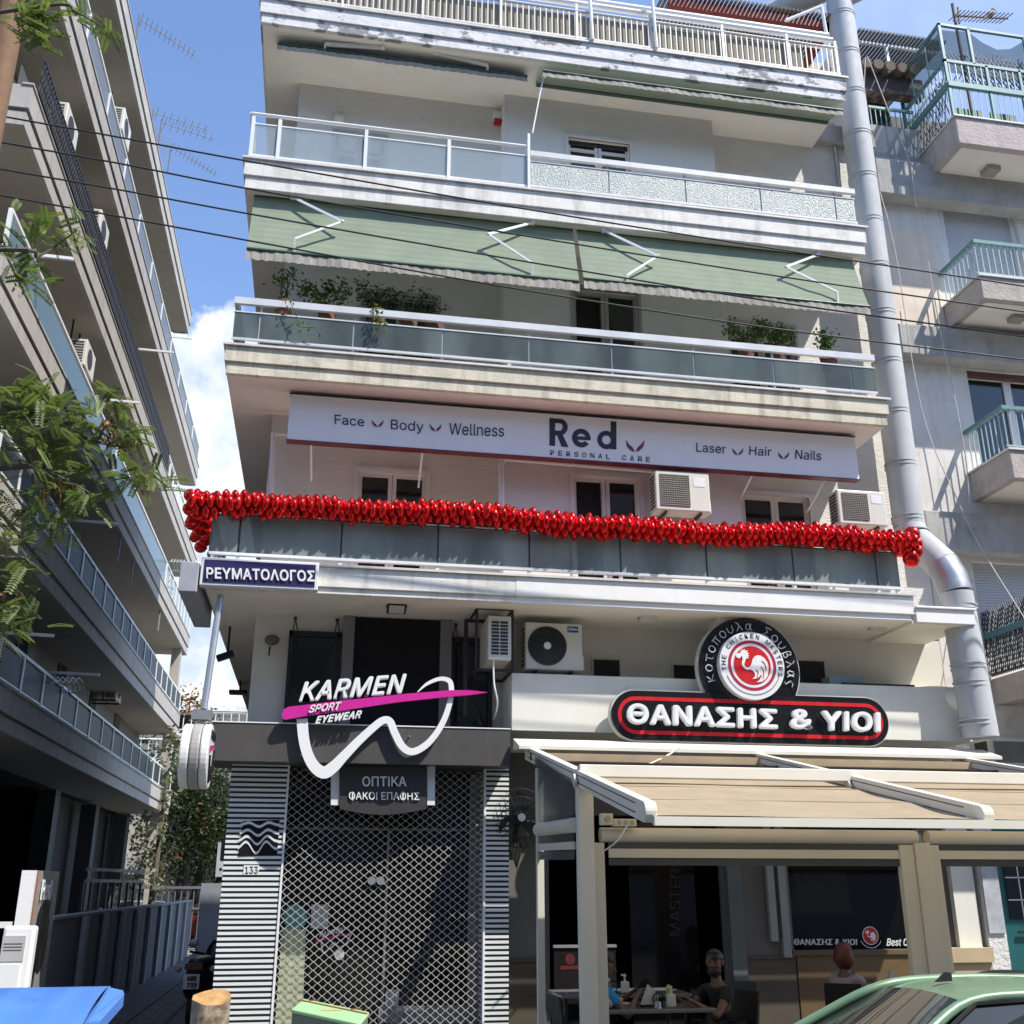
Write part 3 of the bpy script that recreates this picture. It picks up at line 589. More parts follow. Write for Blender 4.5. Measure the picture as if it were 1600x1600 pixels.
for a, b, c, d in ((928, 967, 1032, 1056), (1053, 1098, 1041, 1060), (1247, 1286, 1034, 1066)):
    p, q = at(a, d, Y=14.33), at(b, c, Y=14.33); v = MB()
    v.box(p.x - .03, q.x + .03, 14.32, 14.34, p.z - .02, q.z + .03); o = v.build('vent', mat('cream_vent_frame', (.6, .57, .5), .6), th)
    s = MB(); s.box(p.x, q.x, 14.312, 14.319, p.z, q.z)
    for k in range(7): zz = p.z + (q.z - p.z) * (k + .5) / 7; s.bar((p.x, 14.306, zz), (q.x, 14.306, zz), .012, .02)
    s.build('louvre', mat('dark_louvre', (.015, .014, .013), .6), o)
ts = thing('restaurant_sign', 'black and red restaurant sign with round rooster emblem and white Greek letters', 'sign', (5.7, 13.4, 3.7))
def stadium(x0, x1, zc, r, n=20):
    return [(x1 - r + r * math.sin(math.pi * i / n), zc + r * math.cos(math.pi * i / n)) for i in range(n + 1)] + [(x0 + r - r * math.sin(math.pi * i / n), zc - r * math.cos(math.pi * i / n)) for i in range(n + 1)]
def ring(mb, A, B, y):
    n = len(A); vs = [(x, y, z) for x, z in A] + [(x, y, z) for x, z in B]; mb.add(vs, [(i, (i + 1) % n, n + (i + 1) % n, n + i) for i in range(n)]); return mb
def circ(cx, cz, r, n=48): return [(cx + r * math.cos(2 * math.pi * i / n), cz + r * math.sin(2 * math.pi * i / n)) for i in range(n)]
DC = (5.70, 4.36)
e = MB(); e.prism([(x, 13.395, z) for x, z in stadium(3.73, 7.67, 3.70, .34)], (0, .1, 0)); e.prism([(x, 13.398, z) for x, z in circ(*DC, .735)], (0, .1, 0)); e.build('cream_edge', mat('cream_sign_edge', (.62, .60, .52), .5), ts)
e = MB(); e.prism([(x, 13.37, z) for x, z in stadium(3.75, 7.65, 3.70, .322)], (0, .03, 0)); e.prism([(x, 13.374, z) for x, z in circ(*DC, .715)], (0, .03, 0)); e.build('black_board', mat('gloss_black_board', (.012, .012, .014), .2, var=.1), ts)
RED = mat('red_acrylic', (.55, .018, .022), .3, var=.05)
e = MB(); ring(e, stadium(3.83, 7.57, 3.70, .245), stadium(3.88, 7.52, 3.70, .195), 13.366); e.build('red_outline', RED, ts)
def raised(s, a, b, c, t=.07, Y=13.35):
    m = MB(); letters_px(m, s, a, b, c, Y, t, bold=.035); m.build('raised_letters', WHITEL, ts)
raised('ΘΑΝΑΣΗΣ', (978, 1132), (1213, 1140.5), (978, 1099.5)); raised('&', (1232, 1139.5), (1267, 1140.5), (1232, 1108.5)); raised('ΥΙΟΙ', (1281, 1142.5), (1373, 1145), (1281, 1111))
rd = MB().prism([(x, 13.25, z) for x, z in circ(5.69, 4.39, .46)], (0, .11, 0)).build('roundel', mat('white_roundel', (.74, .75, .76), .3, var=.03), ts)
RC = (5.69, 4.39); k = .46 / 452
e = MB(); ring(e, circ(*RC, .342), circ(*RC, .302), 13.247); e.build('ring', mat('crimson_vinyl', (.40, .02, .06), .35), rd)
e = MB(); e.poly(*[(x, 13.246, z) for x, z in circ(*RC, .262)]); e.build('red_disc', RED, rd)
def loc(x, y): return (RC[0] + (x - 835) * k, RC[1] - (y - 868) * k)
rooster = [(612, 745), (622, 722), (650, 714), (688, 706), (666, 684), (700, 690), (690, 658), (720, 672), (734, 652), (748, 680), (782, 670), (772, 700), (802, 712), (777, 728), (802, 746), (772, 757), (796, 776), (762, 778), (742, 802), (724, 842), (722, 872), (742, 896), (776, 900), (806, 880), (826, 840), (842, 790), (872, 752), (912, 732), (960, 736), (1010, 766), (1045, 820), (1058, 880), (1052, 945), (1036, 1005), (1000, 1050), (950, 1082), (872, 1096), (918, 1062), (948, 1012), (952, 985), (925, 1012), (885, 1042), (818, 1052), (856, 1020), (862, 980), (842, 946), (800, 926), (750, 932), (710, 906), (688, 870), (690, 830), (704, 792), (700, 762), (688, 748), (672, 776), (644, 784), (622, 770)]
e = MB(); e.prism([(loc(x, y)[0], 13.243, loc(x, y)[1]) for x, y in rooster], (0, -.004, 0)); e.build('rooster', WHITEL, rd)
def stroke(mb, pts, w, y, d=.004): mb.tube([(p[0], y, p[1]) for p in pts], w, 5); return mb
e = MB()
for c in ([(965, 805), (1012, 850), (1018, 940)], [(948, 880), (985, 945), (968, 1050)], [(880, 925), (905, 972), (880, 1040)]): e.tube([(p.x, 13.238, p.y) for p in spline([Vector((*loc(*q), 0)) for q in c], 6)], [.001] + [.006] * 11 + [.001], 5)
e.each('tail_line', RED, rd)
e = MB()
A, B = [], []
for i in range(41):
    a = R(202 + 142 * i / 40); A.append((RC[0] + .392 * math.cos(a), 13.246, RC[1] + .392 * math.sin(a))); B.append((RC[0] + .400 * math.cos(a), 13.246, RC[1] + .400 * math.sin(a)))
e.add(A + B, [(i, i + 1, 41 + i + 1, 41 + i) for i in range(40)]); e.build('thin_arc', BLACKP, rd)
e = MB(); s = 'THE CHICKEN MASTERS'
for i, ch in enumerate(s):
    if ch == ' ': continue
    a = R(188 - i * 204 / 18.); c = Vector((RC[0] + .372 * math.cos(a), 13.247, RC[1] + .372 * math.sin(a))); rad = Vector((math.cos(a), 0, math.sin(a))); tan = Vector((math.sin(a), 0, -math.cos(a)))
    wd = {'I': .012, 'M': .062, 'H': .05}.get(ch, .046); letters(e, ch, c - tan * wd / 2, tan * wd, rad * .062, (0, -.003, 0), bold=.0)
e.build('round_lettering', BLACKP, rd)
GL = {'κ': [[(.1, 1), (.1, 0)], [(.8, 1), (.15, .45), (.9, 0)]], 'ο': [[(.5 + .42 * math.cos(t * .4), .5 + .48 * math.sin(t * .4)) for t in range(17)]], 'τ': [[(0, .95), (1, .95)], [(.5, .95), (.5, .1), (.75, 0)]], 'π': [[(0, .95), (1, .95)], [(.22, .95), (.2, 0)], [(.72, .95), (.75, 0)]],
      'υ': [[(.05, .95), (.12, .25), (.45, 0), (.8, .25), (.9, .95)]], 'λ': [[(.1, 1.25), (.35, 1.1), (.9, 0)], [(.52, .7), (.08, 0)]], 'α': [[(.85, .95), (.6, .15), (.35, 0), (.1, .3), (.2, .8), (.5, .95), (.75, .6), (.85, .1), (1, 0)]],
      'Σ': [[(.95, 1.2), (.1, 1.2), (.6, .6), (.05, 0), (1, 0)]], 'β': [[(.15, -.4), (.15, .9), (.4, 1.25), (.75, 1.1), (.6, .7), (.3, .62), (.8, .5), (.85, .15), (.5, 0), (.18, .15)]], 'ς': [[(.85, .9), (.4, .95), (.12, .5), (.5, .2), (.75, 0), (.5, -.3)]]}
e = MB(); s = 'κοτοπουλα Σουβλας'
for i, ch in enumerate(s):
    if ch == ' ': continue
    a = R(194 - i * 212 / 16.); r0 = .535; rad = Vector((math.cos(a), 0, math.sin(a))); tan = Vector((math.sin(a), 0, -math.cos(a))); o = Vector((DC[0], 13.352, DC[1])) + rad * r0
    for pl in GL[ch]: e.tube([o + tan * (x - .5) * .1 + rad * y * .098 for x, y in pl], .0075, 5)
e.build('script_lettering', mat('pale_neon_tube', (.62, .64, .64), .3), ts)
MB().box(5.35, 5.5, 13.45, 13.9, 4.98, 5.08).box(4.3, 4.36, 13.45, 13.7, 3.6, 3.8).box(7.0, 7.06, 13.45, 13.7, 3.6, 3.8).each('bracket', ALU, ts)
# ---------------------------------------------------------------- other signs on the facade
rs = thing('beauty_salon_sign', 'long white sign reading Red personal care hung under the second balcony', 'sign', (3.5, 13.5, 7.65))
SIGNW = mat('white_sign_panel', (.86, .86, .86), .35, var=.02)
MB().box(-.65, 7.72, 13.5, 13.62, 7.315, 7.99).build('panel', SIGNW, rs)
MB().box(-.66, 7.73, 13.49, 13.63, 7.297, 7.312).build('red_bottom_edge', mat('wine_red_edge', (.14, .02, .035), .4), rs); MB().box(-.66, 7.73, 13.49, 13.63, 7.993, 8.01).build('dark_top_edge', BLACKM, rs)
NAVY = mat('dark_navy_vinyl', (.02, .022, .04), .4)
def flatx(s, a, b, c, m=NAVY, **k): return letters_px(MB(), s, a, b, c, 13.499, .006, **k).build('lettering', m, rs)
flatx('Face', (523, 662.5), (569, 666.5), (523, 648)); flatx('Body', (610.5, 674.5), (661.5, 678.5), (611, 655.5)); flatx('Wellness', (701.5, 679), (787.5, 682.5), (702, 661))
flatx('Laser', (1088, 706), (1134, 709), (1088, 692)); flatx('Hair', (1170.5, 711), (1205, 713), (1171, 697)); flatx('Nails', (1242.5, 717), (1283, 719.5), (1243, 702.5))
def zp(x, y, d=0.): q = at(800 + x / 4, 400 + y / 4, Y=13.499 - d); return q
def flatpoly(mb, pts, d=0.): mb.prism([zp(x, y, d) for x, y in pts], (0, -.006, 0)); return mb
def arcpts(cx, cy, r, a0, a1, n=24, sk=.06): return [(cx + r * math.cos(R(a0 + (a1 - a0) * i / n)), cy - r * math.sin(R(a0 + (a1 - a0) * i / n)) + sk * r * math.cos(R(a0 + (a1 - a0) * i / n))) for i in range(n + 1)]
m = MB(); flatpoly(m, [(234, 1013), (269, 1016), (269, 1187), (234, 1184)]); flatpoly(m, [(269, 1016), (298, 1018)] + [(298 + 50 * math.sin(R(180 * i / 16)), 1070 - 52 * math.cos(R(180 * i / 16))) for i in range(17)] + [(298, 1122), (269, 1120), (269, 1091), (298, 1093)] + [(298 + 19 * math.sin(R(180 - 180 * i / 12)), 1069 - 24 * math.cos(R(180 - 180 * i / 12))) for i in range(13)] + [(269, 1044)], .0004); flatpoly(m, [(278, 1108), (312, 1108), (352, 1194), (310, 1191)], .0008); m.build('lettering', NAVY, rs)
m = MB(); flatpoly(m, arcpts(433, 1138, 58, 0, 322) + arcpts(433, 1138, 28, 322, 0)); flatpoly(m, [(404, 1127), (491, 1133), (491, 1152), (404, 1148)], .0004); m.build('lettering', NAVY, rs)
m = MB(); flatpoly(m, arcpts(590, 1150, 57, 0, 359) + arcpts(590, 1150, 28, 359, 0)); flatpoly(m, [(617, 1033), (652, 1036), (652, 1209), (617, 1206)], .0004); m.build('lettering', NAVY, rs)
s = 'PERSONAL CARE'
m = MB()
for i, ch in enumerate(s):
    if ch != ' ': x = 860 + i * 12.45; y = 711 + i * .86; letters_px(m, ch, (x, y), (x + 6.2, y + .4), (x, y - 7.5), 13.499, .006)
m.build('lettering', NAVY, rs)
PLUM = mat('plum_vinyl', (.20, .02, .06), .4)
for cx, cy, r in ((590, 661, 9), (680.5, 667.5, 9), (992.5, 696, 14), (1153, 705, 8.5), (1224.5, 711, 8.5)):
    m = MB()
    for sg in (-1, 1):
        A = spline([Vector((cx + sg * r, cy - r * .62, 0)), Vector((cx + sg * r * .93, cy + r * .05, 0)), Vector((cx + sg * r * .5, cy + r * .55, 0)), Vector((cx + sg * r * .04, cy + r * .72, 0))], 5); B = spline([Vector((cx + sg * r, cy - r * .62, 0)), Vector((cx + sg * r * .66, cy - r * .12, 0)), Vector((cx + sg * r * .3, cy + r * .2, 0)), Vector((cx + sg * r * .04, cy + r * .72, 0))], 5)
        n = len(A); m.add([at(p.x, p.y, Y=13.494) for p in A + B], [(i, i + 1, n + i + 1, n + i) for i in range(n - 1)])
    m.build('leaf_emblem', PLUM, rs)
b = MB()
for px, py in ((486, 697), (660, 711), (1176, 745), (1290, 752)): p = at(px, py, Y=13.6); b.bar((p.x, 13.6, 7.32), (p.x + .02, 14.33, 7.05), .025)
b.each('support_strut', ALU, rs)
rh = thing('doctor_sign', 'navy rheumatologist sign in white Greek capitals at the left corner of the first balcony', 'sign', (-.8, 12.98, 5.25))
MB().box(-1.54, -.11, 12.95, 13.09, 5.07, 5.43).build('silver_frame', ALU, rh, bevel=.01); MB().box(-1.50, -.15, 12.942, 12.96, 5.105, 5.395).build('navy_face', mat('navy_face', (.028, .024, .10), .35, var=.05), rh)
letters_px(MB(), 'ΡΕΥΜΑΤΟΛΟΓΟΣ', (322.5, 904.5), (492, 909.5), (322.5, 886.5), 12.94, .008, bold=.022).build('lettering', WHITEL, rh)
MB().box(-1.78, -1.56, 12.95, 14.9, 4.98, 5.36).build('side_box', mat('dull_aluminium', (.5, .52, .55), .4, .4), rh, bevel=.01)
ps = thing('projecting_sign', 'round white double sided sign hanging on a pole at the building corner', 'sign', at(318, 1180, Y=12.9))
c = at(307, 1182, Y=13.0); cx = c.x
def disc_x(x0, x1, r, m, name, par, rz=None):
    q = MB(); q.prism([(x0, c.y + r * math.cos(i * math.pi / 20), c.z + (rz or r) * math.sin(i * math.pi / 20)) for i in range(40)], (x1 - x0, 0, 0)); return q.build(name, m, par, bevel=.02)
disc_x(cx - .05, cx + .06, .375, mat('grey_band', (.36, .34, .32), .5, var=.15), 'grey_rim', ps)
OLDW = mat('old_white_plastic', (.74, .74, .72), .35, var=.05, streak=.2, stain=(.5, .48, .42))
disc_x(cx - .16, cx - .055, .37, OLDW, 'sign_disc', ps); fd = disc_x(cx + .065, cx + .16, .37, OLDW, 'sign_disc', ps)
q = MB(); q.prism([(cx + .163, c.y + u * .88, c.z + v) for u, v in ((-.25, .02), (.3, .13), (.3, .17), (-.25, .1))], (.004, 0, 0)); q.build('magenta_mark', mat('magenta_vinyl', (.55, .02, .2)), fd)
q = MB(); q.tube([(cx + .165, p.x * .88 + c.y, p.y + c.z) for p in spline([Vector(v) for v in ((-.22, 0, 0), (-.15, -.3, 0), (0, -.12, 0), (.06, -.26, 0), (.26, .1, 0))], 6)], .018, 6); q.build('black_mark', BLACKP, fd)
q = MB(); letters(q, 'KARMEN', (cx + .161, c.y - .18, c.z + .2), (0, .42, 0), (0, .03, .09), (.004, 0, 0), bold=.03); q.build('lettering', BLACKP, fd)
q = MB(); q.tube([at(345, 930, Y=13.15), (cx + .03, 13.0, c.z + .55)], .04, 10); q.box(cx - .09, cx + .13, 12.92, 13.08, c.z + .42, c.z + .53); q.tube([(cx, 13, c.z + .36), (cx, 13, c.z + .45)], .035, 8); q.build('pole', GREYMETAL, ps)
# ---------------------------------------------------------------- air conditioners
ACW = mat('cream_appliance_paint', (.66, .64, .57), .45, var=.05, streak=.12, stain=(.4, .37, .3))
GRILL = mat('grille_shadow', (.045, .043, .04), .6)
def ac_front(label, x0, x1, z0, z1, y0, y1, fan=(.38, .42, .28), badge=False, style=0):
    t = thing('air_conditioner', label, 'air conditioner', ((x0 + x1) / 2, (y0 + y1) / 2, z0), 'outdoor air conditioner units')
    MB().box(x0, x1, y0, y1, z0, z1).build('case', ACW, t, bevel=.018); w, h = x1 - x0, z1 - z0
    if style == 0:
        cx, cz, r = x0 + w * fan[0], z0 + h * .5, h * .42
        d = MB(); d.prism([(x, y0 - .012, z) for x, z in circ(cx, cz, r)], (0, .011, 0)); g = d.build('fan_guard', mat('black_plastic_guard', (.02, .02, .021), .45), t)
        d = MB()
        for i in range(1, 9): d.add(*[(lambda A, B: (A + B, [(j, (j + 1) % 48, 48 + (j + 1) % 48, 48 + j) for j in range(48)]))([(x, y0 - .02, z) for x, z in circ(cx, cz, r * i / 8.6)], [(x, y0 - .013, z) for x, z in circ(cx, cz, r * i / 8.6 + .008)])][0])
        for i in range(16): a = i * math.pi / 8; d.bar((cx + .06 * math.cos(a), y0 - .018, cz + .06 * math.sin(a)), (cx + r * .98 * math.cos(a + .3), y0 - .018, cz + r * .98 * math.sin(a + .3)), .004)
        d.build('guard_ring', mat('dark_grey_plastic', (.05, .05, .052), .4), g)
        MB().prism([(x, y0 - .026, z) for x, z in circ(cx, cz, .05, 20)], (0, .01, 0)).build('hub_cap', ALU, g)
        d = MB(); d.prism([(x, y0 - .006, z) for x, z in circ(cx, cz, r + .012)], (0, .005, 0)); d.build('fan_rim', ACW, t)
    else:
        d = MB(); d.box(x0 + .07, x0 + w * .62, y0 - .006, y0 + .002, z0 + .07, z1 - .05); g = d.build('coil_grille', mat('grimy_grille', (.21, .19, .15), .6, .2, var=.35, scale=7), t)
        d = MB()
        for i in range(15): zz = z0 + .08 + i * (h - .14) / 14; d.bar((x0 + .07, y0 - .012, zz), (x0 + w * .62, y0 - .012, zz), .006)
        for i in range(14): xx = x0 + .07 + i * (w * .62 - .07) / 13; d.bar((xx, y0 - .011, z0 + .07), (xx, y0 - .011, z1 - .05), .004)
        d.build('wire_grid', mat('dull_wire', (.33, .31, .26), .5, .3), g)
        MB().box(x1 - w * .3, x1 - w * .09, y0 - .004, y0 + .002, z1 - h * .36, z1 - h * .13).build('label_plate', ALU, t)
    if badge:
        p = MB().box(x1 - w * .26, x1 - w * .07, y0 - .006, y0 + .002, z1 - h * .19, z1 - h * .06).build('blue_badge', mat('blue_badge', (.012, .12, .38), .3), t)
        letters(MB(), 'Midea', (x1 - w * .2, y0 - .007, z1 - h * .15), (w * .11, 0, 0), (0, 0, h * .05), (0, -.003, 0), bold=.02).build('lettering', WHITEL, p)
        letters(MB(), 'C', (x1 - w * .245, y0 - .007, z1 - h * .155), (w * .035, 0, 0), (0, 0, h * .06), (0, -.003, 0), bold=.01).build('lettering', WHITEL, p)
    d = MB()
    for i in range(9): zz = z0 + .06 + i * (h - .12) / 8.5; d.box(x0 - .004, x0 + .002, y0 + .05, y1 - .05, zz, zz + .035)
    d.build('side_vent', GRILL, t); MB().box(x1 + .002, x1 + .05, y0 + .12, y1 - .06, z0 + .03, z0 + h * .36).build('pipe_cover', ACW, t, bevel=.01)
    f = MB()
    for x in (x0 + .15, x1 - .15): f.bar((x, y0 + .02, z0 - .025), (x, y1 + .2, z0 - .025), .035)
    f.each('bracket', BLACKM, t); return t
a = at(820, 970, Y=13.75); b = at(910, 1044, Y=13.75)
ac_front('cream air conditioner with a black round fan, standing on the restaurant fascia', a.x, b.x, 4.33, 4.97, 13.72, 14.02, badge=True)
a = at(1022, 738, Y=13.55); b = at(1110, 795, Y=13.55); ac_front('beige air conditioner with square grille on the salon wall right of the open window', a.x, b.x, 6.64, 7.24, 13.52, 13.82, style=1)
a = at(1306, 768, Y=13.55); b = at(1386, 818, Y=13.55); ac_front('beige air conditioner with square grille beside the grey duct', a.x, b.x, 6.6, 7.14, 13.52, 13.82, style=1)
def ac_side(label, x0, x1, y0, y1, z0, z1, cage=False, face=-1):
    t = thing('air_conditioner', label, 'air conditioner', ((x0 + x1) / 2, (y0 + y1) / 2, z0), 'outdoor air conditioner units')
    MB().box(x0, x1, y0, y1, z0, z1).build('case', ACW, t, bevel=.015)
    d = MB(); n = 10
    for i in range(n):
        for j in range(2):
            a = x0 + (x1 - x0) * (.14 + .38 * j); zz = z0 + .07 + (z1 - z0 - .13) * i / n; d.box(a, a + (x1 - x0) * .33, y0 - .004, y0 + .002, zz, zz + (z1 - z0 - .13) / n * .72)
    d.build('side_vent', GRILL, t)
    MB().box(x1 - .002, x1 + .004, y0 + .08, y1 - .28, z0 + .06, z1 - .06).build('coil_grille', mat('grimy_grille', (.2, .18, .15)), t)
    if cage:
        f = MB(); X0, X1, Z0, Z1, Y0, Y1 = x0 - .14, x1 + .03, z0 - .12, z1 + .12, y0 + .1, 14.3
        for x in (X0, X1): f.bar((x, Y0, Z1), (x, Y1, Z1), .035); f.bar((x, Y0, Z0), (x, Y1, Z0), .035); f.bar((x, Y0, Z0), (x, Y0, Z1), .035)
        for y in (Y0, Y1): f.bar((X0, y, Z1), (X1, y, Z1), .035); f.bar((X0, y, Z0), (X1, y, Z0), .035)
        f.bar((X0 - .12, Y0 + .3, Z1 - .1), (X1, Y0 + .3, Z1 - .1), .035); f.bar((X0 - .1, Y0 + .3, Z1 - .1), (X0 - .1, Y0 + .3, 3.7), .05)
        f.build('steel_cage', mat('rusty_black_steel', (.03, .022, .02), .7), t)
        h = MB(); p = Vector((x0 + .08, y0 + .05, z0)); h.tube(spline([p, p + Vector((.01, 0, -.3)), p + Vector((.06, .02, -.55)), p + Vector((.08, .4, -.7))], 6), .012, 6); h.build('drain_hose', ALU, t, smooth=True)
    return t
a = at(763, 962, Y=13.45); b = at(799, 1034, Y=13.45); ac_side('air conditioner side-on in a black steel cage between the two shops', a.x, b.x, 13.45, 14.2, 4.38, 4.97, cage=True)
# ---------------------------------------------------------------- floodlights under the first balcony
def flood(label, px, py, dark):
    p = at(px, py, Y=13.55); t = thing('floodlight', label, 'floodlight', (p.x, p.y, 5.08), 'floodlights under the first balcony')
    y = MB()
    for s in (-1, 1): y.bar((p.x + s * .13, p.y + .1, 5.08), (p.x + s * .13, p.y + .02, p.z + .02), .012, .02)
    y.bar((p.x - .13, p.y + .1, 5.074), (p.x + .13, p.y + .1, 5.074), .02, .012); y.build('yoke', BLACKM if dark else mat('brown_grey_steel', (.16, .14, .12), .6), t)
    h = MB(); rot = Matrix.Rotation(R(-28), 4, 'X'); h.obox((p.x, p.y + .03, p.z), (.25, .2, .06), rot)
    for i in range(9): h.obox((p.x - .1 + i * .025, p.y + .05, p.z + .045), (.008, .14, .04), rot)
    h.build('housing', BLACKM if dark else mat('pale_grey_housing', (.5, .49, .46), .5), t)
    MB().obox((p.x, p.y + .03 - .012, p.z - .033), (.2, .15, .006), rot).build('lens', mat('lamp_lens', (.55, .55, .52), .15), t)
flood('black floodlight under the balcony above the optician', 620, 948, True); flood('pale floodlight under the balcony left of the round rooster sign', 1014, 962, False); flood('pale floodlight under the balcony at its right end', 1375, 976, False)
for px, py, la in ((352, 1025, 'black spotlight under the side balcony, nearer the street corner'), (372, 1082, 'black spotlight under the side balcony, farther into the side street')):
    Yv = 15.2 if px == 352 else 19.5
    p = at(px, py, Y=Yv); t = thing('floodlight', la, 'floodlight', (p.x, p.y, 5.08), 'side street spotlights'); k = Yv / 15
    h = MB(); h.obox((p.x, p.y, p.z), (.24 * k, .2, .07), Matrix.Rotation(R(-22 if px == 352 else 0), 4, 'Y')); h.build('housing', BLACKM, t, bevel=.015); MB().bar((p.x + .03, p.y, p.z), (p.x + .03, p.y, 5.08), .03).build('stem', BLACKM, t)
p = at(425, 1000, Y=14.25); t = thing('wall_floodlight', 'old brown floodlight on the cream wall left of the black framed window', 'floodlight', p)
MB().sphere(p, (.1, .07, .075), 12, 8).build('housing', mat('brown_old_metal', (.15, .12, .09), .6, .3), t, smooth=True); m = MB(); m.tube([p + Vector((-.02, .02, -.08)), p + Vector((-.03, .06, -.2))], .012, 6); m.build('stem', BLACKM, t)
# ---------------------------------------------------------------- grey exhaust duct
DUCT = mat('painted_duct_steel', (.46, .475, .49), .7, .0, var=.09, streak=.45, stain=(.28, .28, .28))
du = thing('exhaust_duct', 'fat grey exhaust duct climbing the right end of the building', 'duct', (8.66, 13.9, 3.5))
A0, A1, A2, A3 = Vector((8.67, 13.9, 16.95)), Vector((8.68, 13.9, 6.75)), Vector((8.93, 13.35, 5.62)), Vector((9.0, 13.35, 3.52))
MB().tube([A0, A1], .235, 28).build('riser', DUCT, du, smooth=True)
MB().tube([A1, A1 + Vector((.03, -.05, -.22)), A2 + Vector((-.05, .1, .38))], .235, 28).build('offset_piece', DUCT, du, smooth=True)
MB().tube([A2 + Vector((-.06, .12, .42)), A2 + Vector((-.02, .04, .2)), A2 + Vector((0, 0, -.05))], .238, 28).build('shiny_elbow', mat('bare_galvanised_steel', (.42, .44, .45), .4, .7, var=.12), du, smooth=True)
MB().tube([A2 + Vector((0, 0, -.05)), A3], .235, 28).build('lower_riser', DUCT, du, smooth=True)
def band(p, d=Vector((0, 0, 1))):
    m = MB()
    for s in (-.03, .03): m.tube([p + d * (s - .008), p + d * (s + .008)], .243, 28)
    m.build('joint_band', DUCT, du, smooth=True)
for k in range(12): band(Vector((8.67, 13.9, 16.6 - k * .885)))
for q in (A1 + Vector((.02, -.04, -.12)), ): band(q)
for zz in (5.35, 4.5, 4.25, 3.72): band(Vector((8.96, 13.35, zz)))
m = MB(); m.tube([A0, A0 + Vector((0, -.02, .25)), A0 + Vector((-.15, .1, .45)), A0 + Vector((-.6, .6, .5)), A0 + Vector((-1.6, 2, .5))], .235, 24); m.build('top_elbow', DUCT, du, smooth=True)
m = MB(); m.tube([A0 + Vector((0, 0, .1)), A0 + Vector((.35, -.15, .32))], [.2, .25], 24); m.build('top_cap', DUCT, du, smooth=True)
# ---------------------------------------------------------------- restaurant: shop wall, dark room, pergola
RX, RF = 2.55, 10.6                      # left side and front of the pergola
rw = thing('restaurant_shopfront', 'cream restaurant wall with wooden wainscot and a dark open doorway behind the pergola', 'shopfront', (5.7, 14.4, PZ))
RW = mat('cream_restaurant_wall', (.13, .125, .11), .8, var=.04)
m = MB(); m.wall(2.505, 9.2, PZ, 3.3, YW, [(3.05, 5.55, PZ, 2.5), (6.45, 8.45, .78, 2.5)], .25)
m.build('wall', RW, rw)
m = MB()
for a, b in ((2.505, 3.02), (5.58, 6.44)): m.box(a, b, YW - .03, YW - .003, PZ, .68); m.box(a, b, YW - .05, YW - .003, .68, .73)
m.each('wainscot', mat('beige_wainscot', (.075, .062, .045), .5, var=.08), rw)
m = MB(); m.box(6.46, 8.44, YW - .04, YW - .003, PZ, .72); m.box(6.4, 8.46, YW - .07, YW - .003, .72, .775); m.build('wood_panel', mat('honey_wood_panel', (.13, .085, .04), .45, var=.15), rw)
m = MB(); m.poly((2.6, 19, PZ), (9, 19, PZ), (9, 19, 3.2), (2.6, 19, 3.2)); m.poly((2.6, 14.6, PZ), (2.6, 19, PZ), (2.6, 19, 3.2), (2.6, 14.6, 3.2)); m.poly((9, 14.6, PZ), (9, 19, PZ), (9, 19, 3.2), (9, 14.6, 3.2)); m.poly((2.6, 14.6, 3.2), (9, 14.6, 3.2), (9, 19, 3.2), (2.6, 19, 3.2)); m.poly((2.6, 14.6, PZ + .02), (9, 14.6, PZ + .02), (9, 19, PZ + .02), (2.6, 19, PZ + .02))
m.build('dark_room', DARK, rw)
m = MB()
for x in (3.05, 5.49): m.box(x, x + .06, YW + .05, YW + .12, PZ, 2.5)
m.box(5.55, 5.75, YW - .06, YW - .005, PZ, 2.5)
m.each('door_frame', mat('grey_green_frame', (.10, .115, .11), .5), rw)
m = MB(); p = at(1050, 1460, Y=14.9); m.box(4.35, 5.3, 14.9, 14.92, PZ, 2.5); dl = m.build('glass_door_leaf', mat('black_glass_leaf', (.006, .006, .008), .06, spec=.4), rw)
a, b, c = at(1063, 1462, Y=14.89), at(1063, 1358, Y=14.89), at(1046, 1462, Y=14.89)
letters(MB(), 'MASTER', a, b - a, c - a, (0, -.004, 0)).build('door_lettering', mat('dim_grey_vinyl', (.035, .035, .038), .6), dl)
m = MB(); m.box(6.46, 8.44, YW + .1, YW + .12, .79, 2.5); wg = m.build('window_glass', mat('black_window_glass', (.004, .004, .005), .05, spec=.45), rw)
m = MB(); m.box(6.27, 6.38, YW - .08, YW + .03, .70, 2.5); m.box(6.1, 6.2, YW - .1, YW - .02, .9, 2.5); m.each('sliding_frame', mat('grey_aluminium_frame', (.27, .27, .26), .4), rw)
l = MB(); letters_px(l, 'ΘΑΝΑΣΗΣ & ΥΙΟΙ', (1240, 1476.5), (1338.5, 1476.5), (1240, 1467), 14.445, .004, bold=.012)
letters_px(l, 'Best Chick', (1384.5, 1478), (1440, 1478), (1384.5, 1466), 14.445, .004, bold=.01, shear=.2); l.build('window_lettering', WHITEL, wg)
cc = at(1360, 1462, Y=14.445); m = MB(); m.prism([(x, 14.447, z) for x, z in circ(cc.x, cc.z, .11, 32)], (0, -.002, 0)); mb_ = m.build('window_emblem', RED, wg)
m = MB(); kk = .09 / 260; m.prism([(cc.x + (x - 835) * kk, 14.443, cc.z - (y - 868) * kk) for x, y in rooster], (0, -.002, 0)); ring(m, circ(cc.x, cc.z, .118, 32), circ(cc.x, cc.z, .108, 32), 14.444); m.build('rooster', WHITEL, mb_)
A = []; B = []
